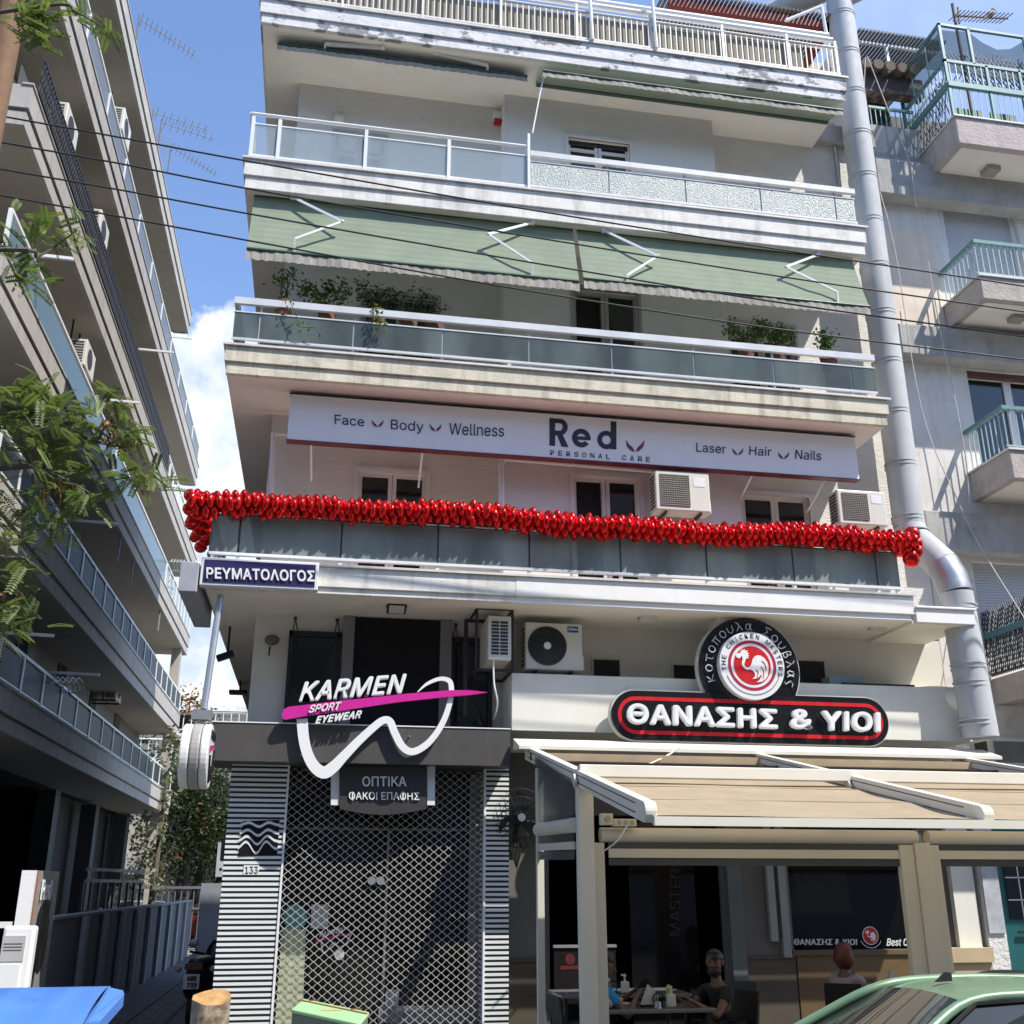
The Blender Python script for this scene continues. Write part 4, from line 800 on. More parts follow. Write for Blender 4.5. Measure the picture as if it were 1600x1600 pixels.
for i in range(21): t = R(205 + 130 * i / 20); A.append((cc.x + .16 * math.cos(t), 14.444, cc.z + .15 * math.sin(t))); B.append((cc.x + .168 * math.cos(t), 14.444, cc.z + .16 * math.sin(t)))
MB().add(A + B, [(i, i + 1, 22 + i, 21 + i) for i in range(20)]).build('emblem_arc', WHITEL, mb_)
# pillar at the right end
m = MB(); m.box(8.83, 9.17, 14.25, 14.345, .8, 3.3); m.build('pillar', CREAMP, rw); m = MB(); m.box(8.6, 9.2, 14.15, 14.34, PZ, .62); m.box(8.58, 9.22, 14.1, 14.34, .62, .8); m.build('pillar_base', mat('sandy_stone', (.45, .36, .22), .7, var=.1), rw)
# ---- pergola
CRM = mat('cream_aluminium', (.60, .58, .49), .4, var=.03); WHM = mat('white_pergola_metal', (.72, .69, .60), .4, var=.04)
PG = thing('pergola', 'cream aluminium pergola with a retractable beige roof over the restaurant tables', 'pergola', (5.5, 11.5, PZ))
FABR = cloth('beige_pergola_cloth', (.62, .505, .36), .5, var=.1)
p0 = at(906, 1205, Y=RF); zb0, zb1 = at(905, 1213, Y=RF).z, at(905, 1194, Y=RF).z
MB().box(p0.x, 10.6, RF, RF + .12, zb0, zb1).build('front_beam', WHM, PG, bevel=.006)
def px(x, y, Y=RF): return at(x, y, Y=Y)
x0, x1 = px(907, 1400).x, px(931, 1400).x
MB().box(x0, x1, RF - .002, RF + .14, PZ, zb0 - .002).build('post', WHM, PG, bevel=.006)
xa, xb = px(1441, 1420).x, px(1466, 1420).x
MB().box(xa, xb, RF - .002, RF + .14, PZ, 2.02).build('post', CRM, PG, bevel=.006)
MB().box(RX, RX + .08, 12.42, 12.5, PZ, 2.9).build('post', CRM, PG, bevel=.004)
for a, b in ((x1 + .002, px(948, 1420).x), (px(1418, 1420).x, xa - .003), (xb + .003, px(1481, 1420).x)): MB().box(a, b, RF + .02, RF + .1, PZ, 2.0).build('screen_guide', CRM, PG, bevel=.004)
zr0, zr1 = px(1000, 1316).z, px(1000, 1293).z
for a, b in ((px(940, 1300).x, px(1434, 1300).x), (px(1452, 1300).x, 10.5)):
    m = MB(); m.tube([(a, RF + .06, (zr0 + zr1) / 2), (b, RF + .06, (zr0 + zr1) / 2)], (zr1 - zr0) / 2, 16); c = m.build('screen_cassette', CRM, PG, smooth=True)
    z = px(1000, 1326).z, px(1000, 1340).z, px(1000, 1352).z
    MB().box(a + .08, b - .1, RF + .05, RF + .055, z[2], zr0 + .02).build('clear_screen', mat('smoky_clear_plastic', (.07, .075, .075), .15), c)
    MB().box(a + .08, b - .1, RF + .035, RF + .07, z[1], z[0]).build('screen_bar', CRM, c)
# left side: cassette, clear triangle, screen
m = MB(); A, B = at(833, 1299, X=RX + .04), at(904, 1288, X=RX + .04); m.tube([(RX + .04, 12.5, A.z), (RX + .04, RF + .1, B.z)], .075, 14); c = m.build('screen_cassette', CRM, PG, smooth=True)
zA, zB = A.z - .07, B.z - .07
m = MB(); m.prism([(RX + .03, 12.42, zA - .09), (RX + .03, RF + .14, zB - .09), (RX + .03, RF + .14, zB), (RX + .03, 12.42, zA)], (.006, 0, 0)); m.prism([(RX + .03, 12.42, zA - .26), (RX + .03, RF + .14, zB - .26), (RX + .03, RF + .14, zB - .17), (RX + .03, 12.42, zA - .17)], (.006, 0, 0)); m.build('clear_screen', mat('smoky_clear_plastic', (.07, .075, .075)), c)
m = MB(); m.bar((RX + .03, 12.42, zA - .125), (RX + .03, RF + .14, zB - .125), .03, .075); m.build('screen_bar', CRM, c)
T0, T1 = at(836, 1182, X=RX + .02), at(905, 1216, X=RX + .02)
m = MB(); m.prism([(RX + .02, T0.y, T0.z), (RX + .02, RF + .14, at(905, 1218, X=RX + .02).z), (RX + .02, RF + .14, B.z + .07), (RX + .02, T0.y, A.z + .07)], (.005, 0, 0)); m.build('clear_side_panel', glass('clear_pvc', (.12, .12, .12), .35, .18, .2, 2), PG)
# sloping guide rails and the cloth between them
def zrail(y): return 2.17 + (y - 8.5) * .208
def rail(x):
    m = MB(); w = .05; n = 10; pr = [(13.4, zrail(13.4) - .085), (13.4, zrail(13.4) + .085)]
    pts = [(x - w, y, z) for y, z in pr] + [(x - w, 8.45 - .085 * math.sin(math.pi * i / n) * .9, zrail(8.45) + .085 * math.cos(math.pi * i / n)) for i in range(n + 1)]
    m.prism(pts, (2 * w, 0, 0)); o = m.build('guide_rail', WHM, PG, bevel=.008)
    g = MB()
    for s in (-1, 1):
        for d in (-.035, .04): g.bar((x + s * (w + .001), 8.65, zrail(8.65) + d), (x + s * (w + .001), 13.2, zrail(13.2) + d), .006, .008)
    g.build('rail_groove', mat('dark_groove', (.06, .05, .04), .7), o)
    h = MB()
    for s in (-1, 1): h.bar((x + s * (w + .03), RF + .06, zb0 - .002), (x + s * (w + .03), RF - .02, zrail(RF) - .06), .02, .09)
    h.build('hanger', CRM, o); return o
XR2 = at(1540, 1270, Y=8.42).x
for x in (RX + .1, XR2, XR2 * 2 - RX - .1): rail(x)
m = MB(); vs = []; nx, ny = 60, 70; X0, X1 = RX + .12, XR2 * 2 - RX - .12
for j in range(ny + 1):
    y = 8.46 + (11.7 - 8.46) * j / ny; ph = (y - 8.46) / .96
    for i in range(nx + 1):
        x = X0 + (X1 - X0) * i / nx; z = zrail(y) - .03 - .018 * abs(math.sin(math.pi * ph)) + .004 * math.sin(x * 3 + y * 5); vs.append((x, y, z))
m.add(vs, [(j * (nx + 1) + i, j * (nx + 1) + i + 1, (j + 1) * (nx + 1) + i + 1, (j + 1) * (nx + 1) + i) for j in range(ny) for i in range(nx)]); m.build('roof_cloth', FABR, PG, smooth=True)
m = MB()
for k in range(1, 4): y = 8.46 + .96 * k; m.box(X0, X1, y - .012, y + .012, zrail(y) - .055, zrail(y) - .028)
m.build('cloth_rib', mat('brown_seam', (.30, .22, .16), .7), PG)
m = MB(); m.prism([(X0, 8.36, zrail(8.4) - .03), (X0, 8.47, zrail(8.4) - .03), (X0, 8.47, zrail(8.4) - .055), (X0, 8.40, zrail(8.4) - .10), (X0, 8.36, zrail(8.4) - .10)], (X1 + 2 - X0, 0, 0)); m.build('front_gutter', WHM, PG)
m = MB(); a, b = at(806, 1157, Y=13.38), at(1552, 1185, Y=13.38); m.prism([(2.46, 13.45, 3.37), (2.46, 13.04, 3.235), (2.46, 13.04, 3.195), (2.46, 13.45, 3.22)], (6.6, 0, 0)); m.build('wall_hood', WHM, PG)
m = MB(); m.box(2.6, 9.0, 12.95, 13.05, 3.05, 3.14); m.build('folded_cloth', FABR, PG)
m = MB(); m.box(2.66, 9.2, 12.4, 12.5, 2.86, 2.98); m.build('rear_beam', BLACKM, PG)
# switch box by the left post
p = px(945, 1280); t = thing('socket_box', 'small cream switch and socket box beside the front left pergola post', 'socket box', p); m = MB(); m.box(p.x - .06, p.x + .06, RF - .1, RF + .0, p.z - .06, p.z + .05); m.box(p.x + .062, p.x + .3, RF - .1, RF, p.z - .07, p.z + .0); b_ = m.build('box', CRM, t, bevel=.006)
m = MB()
for i in range(3): m.tube([(p.x + .12 + i * .065, RF - .104, p.z - .035), (p.x + .12 + i * .065, RF - .1, p.z - .035)], .024, 12)
m.tube([(p.x, RF - .125, p.z), (p.x, RF - .1, p.z)], .028, 12); m.build('sockets', mat('grey_socket', (.4, .37, .31), .5), b_)
m = MB(); pts = [p + Vector((.2, -.1, -.06)), p + Vector((.1, -.12, -.2)), p + Vector((-.03, -.08, -.3))]; m.tube(spline(pts, 6), .006, 6); solid(m, 'loose_cable', ALU, 'thin loose white cable drooping below the socket box', 'cable')
m = MB(); m.tube(spline([at(985, 1196, Y=12.6), at(1010, 1195, Y=12.8), at(1040, 1182, Y=13.0), at(1062, 1168, Y=13.05)], 6), .012, 6); solid(m, 'roof_cable', WHM, 'pale cable lying over the back of the pergola roof', 'cable')
# ---- wall fan
c = at(812, 1278, Y=13.95); fn = thing('wall_fan', 'large black wire cage fan on the wall between optician and restaurant', 'fan', c)
m = MB(); rr = .37
for k in range(24):
    a = k * math.pi / 12; m.tube([c + Vector((math.cos(a) * rr * u, -.1 * math.sqrt(max(0, 1 - u ** 2)) - .04, math.sin(a) * rr * u)) for u in (.12, .4, .7, .9, 1)] + [c + Vector((math.cos(a) * rr * .5, .12, math.sin(a) * rr * .5))], .004, 4)
for u in (.35, .7, 1.0): m.tube([c + Vector((math.cos(t * math.pi / 20) * rr * u, -.1 * math.sqrt(max(0, 1 - u * u)) - .04, math.sin(t * math.pi / 20) * rr * u)) for t in range(41)], .005, 4)
m.build('cage', BLACKM, fn)
for k in range(3):
    m = MB(); a0 = R(68 + 120 * k); q = []
    for i in range(9): u = i / 8; a = a0 + .5 * u; q.append((c + Vector((math.cos(a) * rr * (.1 + .8 * u), -.05, math.sin(a) * rr * (.1 + .8 * u))), .05 + .12 * math.sin(math.pi * min(1, u * .9)), a))
    vs = []
    for pnt, w, a in q: n = Vector((-math.sin(a), 0, math.cos(a))); vs += [pnt + n * w * .5 + Vector((0, .02, 0)), pnt - n * w * .5 - Vector((0, .02, 0))]
    m.add(vs, [(2 * i, 2 * i + 1, 2 * i + 3, 2 * i + 2) for i in range(8)]); m.build('blade', mat('black_fan_blade', (.018, .018, .019), .4), fn, smooth=True)
m = MB(); m.tube([c + Vector((0, -.1, 0)), c + Vector((0, -.15, 0))], .05, 16); m.build('hub', ALU, fn); m = MB(); m.tube([c + Vector((0, -.06, 0)), c + Vector((0, .2, 0))], .09, 12); m.prism([c + Vector((-.12, .2, -.3)), c + Vector((.1, .2, -.3)), c + Vector((0, .2, -.62))], (0, .05, 0)); m.bar(c + Vector((0, .2, 0)), c + Vector((0, .38, -.4)), .06); m.build('motor_bracket', BLACKM, fn)
# ---- standing menu board in the doorway
p = at(885, 1600, Y=13.2); bd = thing('menu_board', 'black roll-up menu board with red rooster mark standing in the doorway', 'board', (p.x, 13.2, PZ)); a, b = at(866, 1481, Y=13.2), at(930, 1481, Y=13.2)
MB().box(a.x, a.x + .75, 13.2, 13.23, PZ + .05, a.z).build('panel', BLACKP, bd); MB().box(a.x - .01, a.x + .76, 13.18, 13.24, a.z, a.z + .03).build('top_rail', GREYMETAL, bd)
c = at(891, 1499, Y=13.19); m = MB(); m.prism([(x, 13.195, z) for x, z in circ(c.x, c.z, .06, 20)], (0, .004, 0)); m.box(c.x - .12, c.x + .12, 13.195, 13.199, c.z - .11, c.z - .07); m.build('red_mark', mat('dim_red_print', (.09, .010, .012), .5), bd)
# ---- tables, chairs, table things
TOPM = mat('grey_laminate_top', (.15, .155, .16), .18, var=.08)
def table(label, cx, cy, w, d, h=.76):
    t = thing('table', label, 'table', (cx, cy, PZ), 'restaurant tables'); z = PZ + h
    MB().box(cx - w / 2, cx + w / 2, cy - d / 2, cy + d / 2, z - .035, z).build('table_top', TOPM, t, bevel=.006)
    for sx in (-1, 1):
        for sy in (-1, 1): MB().box(cx + sx * (w / 2 - .06) - .02, cx + sx * (w / 2 - .06) + .02, cy + sy * (d / 2 - .06) - .02, cy + sy * (d / 2 - .06) + .02, PZ, z - .037).build('leg', BLACKM, t)
    return t
TZ = PZ + .765
table('grey table with sauce bottle and napkins between the two men, nearer the street', 3.45, 11.25, 1.15, .75); table('grey table behind the men, with napkin stand and pump bottle', 3.55, 12.75, 1.5, .75)
table('table on the right under the black window, mostly hidden by the car', 6.9, 12.6, 1.1, .75)
def chair(label, cx, cy, rz):
    t = thing('chair', label, 'chair', (0, 0, 0), 'black restaurant chairs'); z = .45
    MB().box(-.21, .21, -.21, .21, z - .04, z).build('seat', BLACKM, t, bevel=.01); MB().prism([(-.21, .19, z + .1), (.21, .19, z + .1), (.2, .25, z + .42), (-.2, .25, z + .42)], (0, .025, 0)).build('backrest', BLACKM, t)
    for sx in (-1, 1):
        for sy in (-1, 1): MB().bar((sx * .19, sy * .19, 0), (sx * .18, sy * .18, z - .042), .03).build('leg', BLACKM, t)
        MB().bar((sx * .19, .2, z - .02), (sx * .19, .24, z + .3), .025).build('back_post', BLACKM, t)
    t.location = (cx, cy, PZ); t.rotation_euler.z = rz; WL[t.name] = t.location.copy(); return t
chair('black chair under the bearded man in black', 4.32, 11.35, R(-75)); chair('black chair under the man in the blue shirt', 2.72, 11.25, R(95)); chair('black chair under the red haired woman', 6.05, 12.2, R(150)); chair('black chair under the man seen in dark profile', 7.45, 12.4, R(-80)); chair('empty black chair behind the bearded man', 4.75, 12.3, R(-40))
def tp(x, y, dy=0): 
    p = at(x, y, Z=TZ); return Vector((p.x, min(max(p.y + dy, 10.95), 13.0), TZ))
NAP = mat('white_paper', (.50, .50, .49), .8)
def napkins(label, c):
    t = thing('napkin_stand', label, 'napkin stand', c, 'napkin stands on the tables'); m = MB(); m.prism([c + Vector((-.1, 0, .02)), c + Vector((.03, 0, .02)), c + Vector((.06, 0, .13)), c + Vector((-.02, 0, .2))], (0, .05, 0)); m.build('napkins', NAP, t)
    m = MB(); m.tube([c + Vector((.07 + .055 * math.cos(a * .3142), -.02, .07 + .06 * math.sin(a * .3142))) for a in range(21)], .008, 6); m.build('holder_ring', BLACKM, t); m = MB(); m.box(c.x - .1, c.x + .12, c.y - .02, c.y + .06, c.z, c.z + .012); m.build('holder_base', BLACKM, t)
def pump(label, c):
    t = thing('pump_bottle', label, 'pump bottle', c, 'white pump bottles on the tables'); MB().box(c.x - .045, c.x + .045, c.y - .03, c.y + .03, c.z, c.z + .12).build('bottle', NAP, t, bevel=.012); m = MB(); m.tube([c + Vector((0, 0, .12)), c + Vector((0, 0, .175))], .012, 8); m.box(c.x - .04, c.x + .015, c.y - .01, c.y + .01, c.z + .175, c.z + .195); m.build('pump', NAP, t)
napkins('napkin stand on the table behind the men', Vector((3.36, 12.55, TZ))); pump('white pump bottle on the table behind the men', Vector((3.56, 12.5, TZ)))
napkins('napkin stand on the table between the two men', Vector((3.42, 11.08, TZ))); pump('white pump bottle on the table between the two men', Vector((3.60, 11.0, TZ)))
c = Vector((3.66, 11.22, TZ)); t = thing('squeeze_bottle', 'tall yellow mustard bottle beside the white pump bottle', 'bottle', c); m = MB(); m.tube([c, c + Vector((0, 0, .15))], .034, 14); m.build('bottle', mat('mustard_yellow', (.50, .40, .02), .35), t, smooth=True); m = MB(); m.tube([c + Vector((0, 0, .15)), c + Vector((-.01, 0, .19))], [.02, .008], 10); m.build('nozzle', mat('mustard_yellow', (.5, .4, .02)), t)
c = Vector((3.44, 10.93, TZ)); t = thing('salt_shaker', 'small steel shaker at the front edge of the near table', 'shaker', c); m = MB(); m.tube([c, c + Vector((0, 0, .06))], [.035, .03], 14); m.build('body', GREYMETAL, t, smooth=True); m = MB(); m.tube([c + Vector((0, 0, .06)), c + Vector((0, 0, .12))], .005, 6); m.build('handle', GREYMETAL, t)
c = Vector((3.12, 11.3, TZ)); t = thing('plate', 'white plate with crumpled paper on the near table', 'plate', c); m = MB(); m.tube([c + Vector((0, 0, .004)), c + Vector((0, 0, .018))], [.09, .14], 24); m.build('dish', NAP, t, smooth=True); m = MB(); rnd = random.Random(3)
for i in range(7): m.sphere(c + Vector((rnd.uniform(-.06, .06), rnd.uniform(-.05, .05), .035 + rnd.uniform(0, .02))), (.035, .03, .022), 5, 4, Matrix.Rotation(rnd.uniform(0, 3), 3, 'X'))
m.build('crumpled_paper', NAP, t)
c = Vector((2.98, 11.05, TZ)); m = MB(); m.sphere(c + Vector((0, 0, .05)), (.055, .05, .05), 7, 5); solid(m, 'crumpled_napkin', NAP, 'crumpled paper napkin left of the plate', 'napkin')
c = Vector((6.78, 12.4, TZ)); napkins('napkin stand beside the red haired woman', c)
# ---------------------------------------------------------------- left apartment building along the side street
LX, LW, LY0 = -4.7, -5.95, 13.6
lb = thing('left_apartment_building', 'tall beige apartment block across the side street with stepped balconies and mixed railings', 'building', (-6, 25, PZ))
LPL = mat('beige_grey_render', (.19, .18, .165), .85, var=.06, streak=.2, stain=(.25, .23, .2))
LF = mat('pale_balcony_fascia', (.43, .405, .37), .8, var=.12, bump=.2, streak=.6, stain=(.22, .2, .18))
m = MB(); m.poly((LW, LY0 + 1, 3.85), (LW, 38, 3.85), (LW, 38, 17.9), (LW, LY0 + 1, 17.9)); m.poly((LW, LY0 + 1, 3.85), (-14, LY0 + 1, 3.85), (-14, LY0 + 1, 17.9), (LW, LY0 + 1, 17.9)); m.poly((LW, 38, PZ), (-14, 38, PZ), (-14, 38, 17.9), (LW, 38, 17.9)); m.poly((LW, LY0 + 1, 17.9), (LW, 38, 17.9), (-14, 38, 17.9), (-14, LY0 + 1, 17.9))
m.build('wall', LPL, lb)
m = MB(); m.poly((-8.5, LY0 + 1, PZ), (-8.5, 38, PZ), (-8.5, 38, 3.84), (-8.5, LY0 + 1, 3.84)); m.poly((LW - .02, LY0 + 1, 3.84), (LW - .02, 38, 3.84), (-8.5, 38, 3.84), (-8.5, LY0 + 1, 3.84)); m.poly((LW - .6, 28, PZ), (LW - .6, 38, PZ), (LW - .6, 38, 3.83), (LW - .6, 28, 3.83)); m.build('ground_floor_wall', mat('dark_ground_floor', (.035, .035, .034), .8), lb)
for y in (16.5, 21.5, 27, 32, 37.3): MB().box(LW - .35, LW + .05, y - .25, y + .25, PZ, 3.7).build('ground_column', mat('grey_green_column', (.06, .065, .065), .7), lb)
LEV = [(3.82, 4.08, 4.44, 37.8), (6.42, 6.72, 7.14, 38), (9.28, 9.56, 9.93, 38.4), (12.02, 12.3, 12.7, 38), (14.8, 15.1, 15.5, 36), (17.86, 18.15, 18.52, 30.6)]
for i, (z0, z1, z2, ye) in enumerate(LEV):
    s = MB(); s.box(LX - .06, LW - .3, LY0 + .06, ye - .06, z0, z2 - .02); s.box(LW - .3, -13, LY0 + .06, LY0 + 1.3, z0, z2 - .02)
    o = s.build('balcony_slab', mat('beige_soffit', (.38, .355, .31), .85, var=.06), lb)
    f = MB(); f.box(LX, LX - .12, LY0, ye, z1, z2); f.box(LX - .12, -13, LY0, LY0 + .12, z1, z2); f.box(LX - .03, LX - .1, LY0 + .03, ye - .03, z0 - .004, z1 - .05); f.box(LX - .1, -13, LY0 + .03, LY0 + .1, z0 - .004, z1 - .05)
    f.box(LX + .02, LX - .14, LY0 - .02, ye + .02, z2 + .001, z2 + .035); f.box(LX - .12, LX - .5, ye - .1, ye, z0, z2); f.build('fascia', LF, o)
GL_ = glass('pale_green_glass', (.13, .19, .175), .12, .15, .06, .7); GD_ = glass('dark_sheet_glass', (.035, .042, .045), .2, .45, .2, .5, spec=.15)
def lrail(z2, h, ya, yb, gm, step, kind='glass', white=ALU):
    r = MB(); r.box(LX - .02, LX - .08, ya, yb, z2 + h - .05, z2 + h)
    n = int((yb - ya) / step)
    for k in range(n + 1): y = ya + (yb - ya) * k / n; r.box(LX - .02, LX - .07, y - .035, y + .035, z2 + .03, z2 + h - .05)
    r.box(LX - .03, LX - .06, ya, yb, z2 + .08, z2 + .11)
    o = r.build('balcony_railing', white, lb)
    if kind == 'glass': MB().box(LX - .04, LX - .052, ya, yb, z2 + .12, z2 + h - .1).build('glass_panel', gm, o)
    return o
lrail(LEV[0][2], .68, LY0 + .2, 37.6, GD_, 1.35); lrail(LEV[1][2], .7, LY0 + .2, 37.8, GD_, 1.2); lrail(LEV[2][2], .78, LY0 + .2, 31.5, GL_, 6.0); lrail(LEV[2][2], .78, 31.6, 38.2, glass('white_pale_glass', (.5, .52, .5), .3, .3), .8)
lrail(LEV[3][2], .7, 29.3, 37.9, GD_, .8, 'bars'); lrail(LEV[4][2], .72, LY0 + .2, 35.8, glass('grey_sheet_glass', (.20, .22, .23), .1, .3, .05, spec=.3), 1.9)
# dark wrought iron railing on the fourth slab
LXO = LX; LX = LX + .07; r = MB(); z2 = LEV[3][2]; r.box(LX - .03, LX - .06, LY0 + .2, 29.2, z2 + .66, z2 + .7); r.box(LX - .03, LX - .06, LY0 + .2, 29.2, z2 + .06, z2 + .09)
y = LY0 + .2; k = 0
while y < 29.2:
    r.bar((LX - .045, y, z2 + .08), (LX - .045, y + .09, z2 + .37), .02); r.bar((LX - .045, y + .09, z2 + .37), (LX - .045, y, z2 + .66), .02); r.bar((LX - .045, y + .1, z2 + .08), (LX - .045, y + .01, z2 + .37), .02); r.bar((LX - .045, y + .01, z2 + .37), (LX - .045, y + .1, z2 + .66), .02); y += .11
r.build('iron_railing', mat('dark_iron', (.05, .05, .052), .55, .3), lb)
LX = LXO; MB().box(LX - .3, LX - .32, LY0 + .3, 29.2, z2 + .02, z2 + .6).build('railing_backing', mat('grey_backing', (.09, .09, .092), .7), lb)
# doors and windows in the long wall
for i, (z0, z1, z2, ye) in enumerate(LEV[:5]):
    for y in (15.6, 18.8, 22.6, 26.2, 30.0, 33.8):
        if y > ye - 1.5: continue
        w = MB(); w.box(LW + .002, LW + .04, y - .75, y + .75, z2 + .0, z2 + 2.15); o = w.build('balcony_door', mat('brown_shutter', (.13, .115, .10), .6, var=.2), lb)
        MB().box(LW + .042, LW + .05, y - .65, y - .05, z2 + .1, z2 + 2.05).build('pane', PANE, o)
# pipes and ties under the balconies
m = MB()
for z, ye in ((14.75, 35), (11.95, 36), (9.2, 37)): m.tube([(LW + .12, LY0 + 1.2, z - .12), (LW + .12, ye, z - .12)], .04, 6)
m.each('ceiling_pipe', ALU, lb)
MB().box(LX - .1, LX - .4, 37.3, 37.7, LEV[0][2], LEV[1][0]).build('corner_pillar', LF, lb); MB().box(LX - .1, LX - .4, 37.2, 37.6, LEV[1][2], LEV[2][0]).build('corner_pillar', LF, lb); MB().box(LX - .1, LX - .45, 37.0, 37.4, PZ, LEV[0][0]).build('corner_pillar', LF, lb)
# awning arms and drying frames sticking out over the railings
for n_, (px, py, ll) in enumerate(((236, 548, 1.0), (185, 627, .8), (142, 816, .9), (108, 1053, 1.0), (45, 992, .7), (62, 400, .9), (275, 527, .8))):
    p = at(px, py, X=LX); m = MB(); m.bar(p + Vector((-.5, 0, .02)), p + Vector((ll * .55, 0, .0)), .05); solid(m, 'awning_bar', ALU, ['white retracted awning arm sticking out above the dark iron railing', 'white bar sticking out from the pale green glass balcony', 'white bar sticking out over the shaded balcony beside the green branch', 'white bar over the lowest balcony rail, nearer the street', 'white bar at the picture edge over the lowest balcony rail', 'white bar beside the green glass balcony near the utility pole', 'white bar at the far end of the upper white railing'][n_], 'awning bar', 'bars sticking out of the left building')
for n_, (px, py) in enumerate(((185, 865), (205, 900), (248, 975))):
    p = at(px, py, X=LX - .1); m = MB(); h = .7
    m.bar(p + Vector((0, 0, -.2)), p + Vector((0, 0, h)), .035); m.bar(p + Vector((0, 0, h)), p + Vector((-.7, 0, h + .05)), .03); m.bar(p + Vector((0, 0, h - .15)), p + Vector((-.6, 0, h - .1)), .025)
    solid(m, 'clothes_airer', mat('dull_frame', (.3, .31, .31), .5), ['bare drying frame standing over the shaded second balcony, nearest of three', 'bare drying frame in the middle of the shaded second balcony', 'bare drying frame toward the far end of the shaded second balcony'][n_], 'drying frame', 'drying frames on the left building')
for n_, (px, py, c) in enumerate(((100, 1075, .9), (275, 885, .6))):
    p = at(px, py, X=LX + .1); m = MB()
    for k in range(5): m.tube([p + Vector((-.1 + .09 * k, -.5, 0)), p + Vector((-.1 + .09 * k, -.2, .16)), p + Vector((-.1 + .09 * k, .2, .16)), p + Vector((-.1 + .09 * k, .5, 0))], .012, 5)
    m.tube([p + Vector((-.15, -.5, 0)), p + Vector((.35, -.5, 0))], .014, 5); m.tube([p + Vector((-.15, .5, 0)), p + Vector((.35, .5, 0))], .014, 5)
    solid(m, 'drying_rack', mat('pale_rack', (.42, .48, .5), .4), ['pale drying rack hooked over the lowest balcony rail', 'white drying rack hooked over the far balcony rail by the street corner'][n_], 'drying rack')
p = at(107, 480, X=LW + .5); m = MB(); m.prism([p + Vector((0, -.25, .35)), p + Vector((0, .2, .3)), p + Vector((0, .3, -.4)), p + Vector((0, .1, -.55)), p + Vector((0, -.2, -.45))], (.03, 0, 0)); solid(m, 'hung_cloth', mat('tan_cloth', (.42, .33, .25), .9), 'tan cloth hung to dry under the fourth balcony', 'laundry')
# air conditioners on that wall, side on
def ac_wall(label, px0, py0, px1, py1, Xp):
    a, b = at(px0, py0, X=Xp), at(px1, py1, X=Xp); z1 = a.z; z0 = z1 - .55; y = a.y; t = thing('air_conditioner', label, 'air conditioner', (Xp - .2, y, z0), 'outdoor air conditioner units')
    MB().box(Xp - .32, Xp, y, y + .8, z0, z1).build('case', ACW, t, bevel=.015)
    d = MB()
    for k in range(8): zz = z0 + .06 + k * .058; d.box(Xp - .27, Xp - .06, y - .004, y + .002, zz, zz + .036)
    d.build('side_vent', GRILL, t); d = MB(); d.prism([(Xp - .001, y + .34 + .21 * math.cos(k * .3142), z0 + .28 + .21 * math.sin(k * .3142)) for k in range(20)], (.006, 0, 0)); d.build('fan_guard', GRILL, t)
    d = MB()
    for s in (.1, .7): d.box(Xp - .6, Xp - .02, y + s - .02, y + s + .02, z0 - .04, z0 - .003); d.box(Xp - .36, Xp - .33, y + s - .015, y + s + .015, z0 - .04, z0 + 1.0)
    d.build('bracket', BLACKM, t)
ac_wall('air conditioner high under the white railed balcony of the left building', 196, 168, 215, 230, -4.8)
ac_wall('air conditioner beside the dark iron railing, upper of two', 108, 160, 128, 200, -4.82); ac_wall('air conditioner beside the dark iron railing, lower of two', 160, 327, 180, 380, -4.82)
ac_wall('cream air conditioner behind the pale green glass balcony', 138, 530, 160, 580, -4.82); ac_wall('air conditioner above the green branches at the picture edge', 38, 575, 50, 620, -5.3); ac_wall('air conditioner in the shade of the lowest balcony', 185, 1060, 190, 1085, -5.3)
# aerials on the roof
AERM = mat('dull_aerial_metal', (.14, .14, .15), .6)
def aerial(label, px, py0, py1, X, kind):
    a, b = at(px, py1, X=X), at(px, py0, X=X); b.y = a.y; h = b.z - a.z; t = thing('tv_aerial', label, 'aerial', a, 'tv aerials on the roofs'); m = MB(); m.tube([a, b], .022, 6); m.build('mast', AERM, t)
    m = MB(); n = 12 if kind else 8; L = 1.5; zt = b.z - .1; d = Vector((.75, .3, -.25 if kind else .03)).normalized()
    m.bar(b + Vector((0, 0, -.1)), b + Vector((0, 0, -.1)) + d * L, .02)
    for k in range(n): c = b + Vector((0, 0, -.1)) + d * (L * (k + .5) / n); s = Vector((-.3, .9, .1)).normalized() * (.28 - .008 * k); m.bar(c - s, c + s, .01)
    m.build('yagi_boom', AERM, t)
    if not kind:
        m = MB()
        for k in range(7): m.bar(b + Vector((-.3, -.1, -.5 - k * .1)), b + Vector((.25, .2, -.5 - k * .1)), .01)
        m.each('reflector_bar', AERM, t)
for la, px, y0, y1, k in (('long tv aerial sloping down at the top edge of the picture', 213, -4, 60, 1), ('tv aerial with stacked bars halfway down the roof edge of the left building', 234, 140, 215, 0), ('thin tv aerial in the middle of three on the roof edge of the left building', 248, 160, 225, 0), ('rusty tv aerial with drooping arm nearest the far end of the roof', 262, 192, 270, 1)): aerial(la, px, y0, y1, -5.4, k)
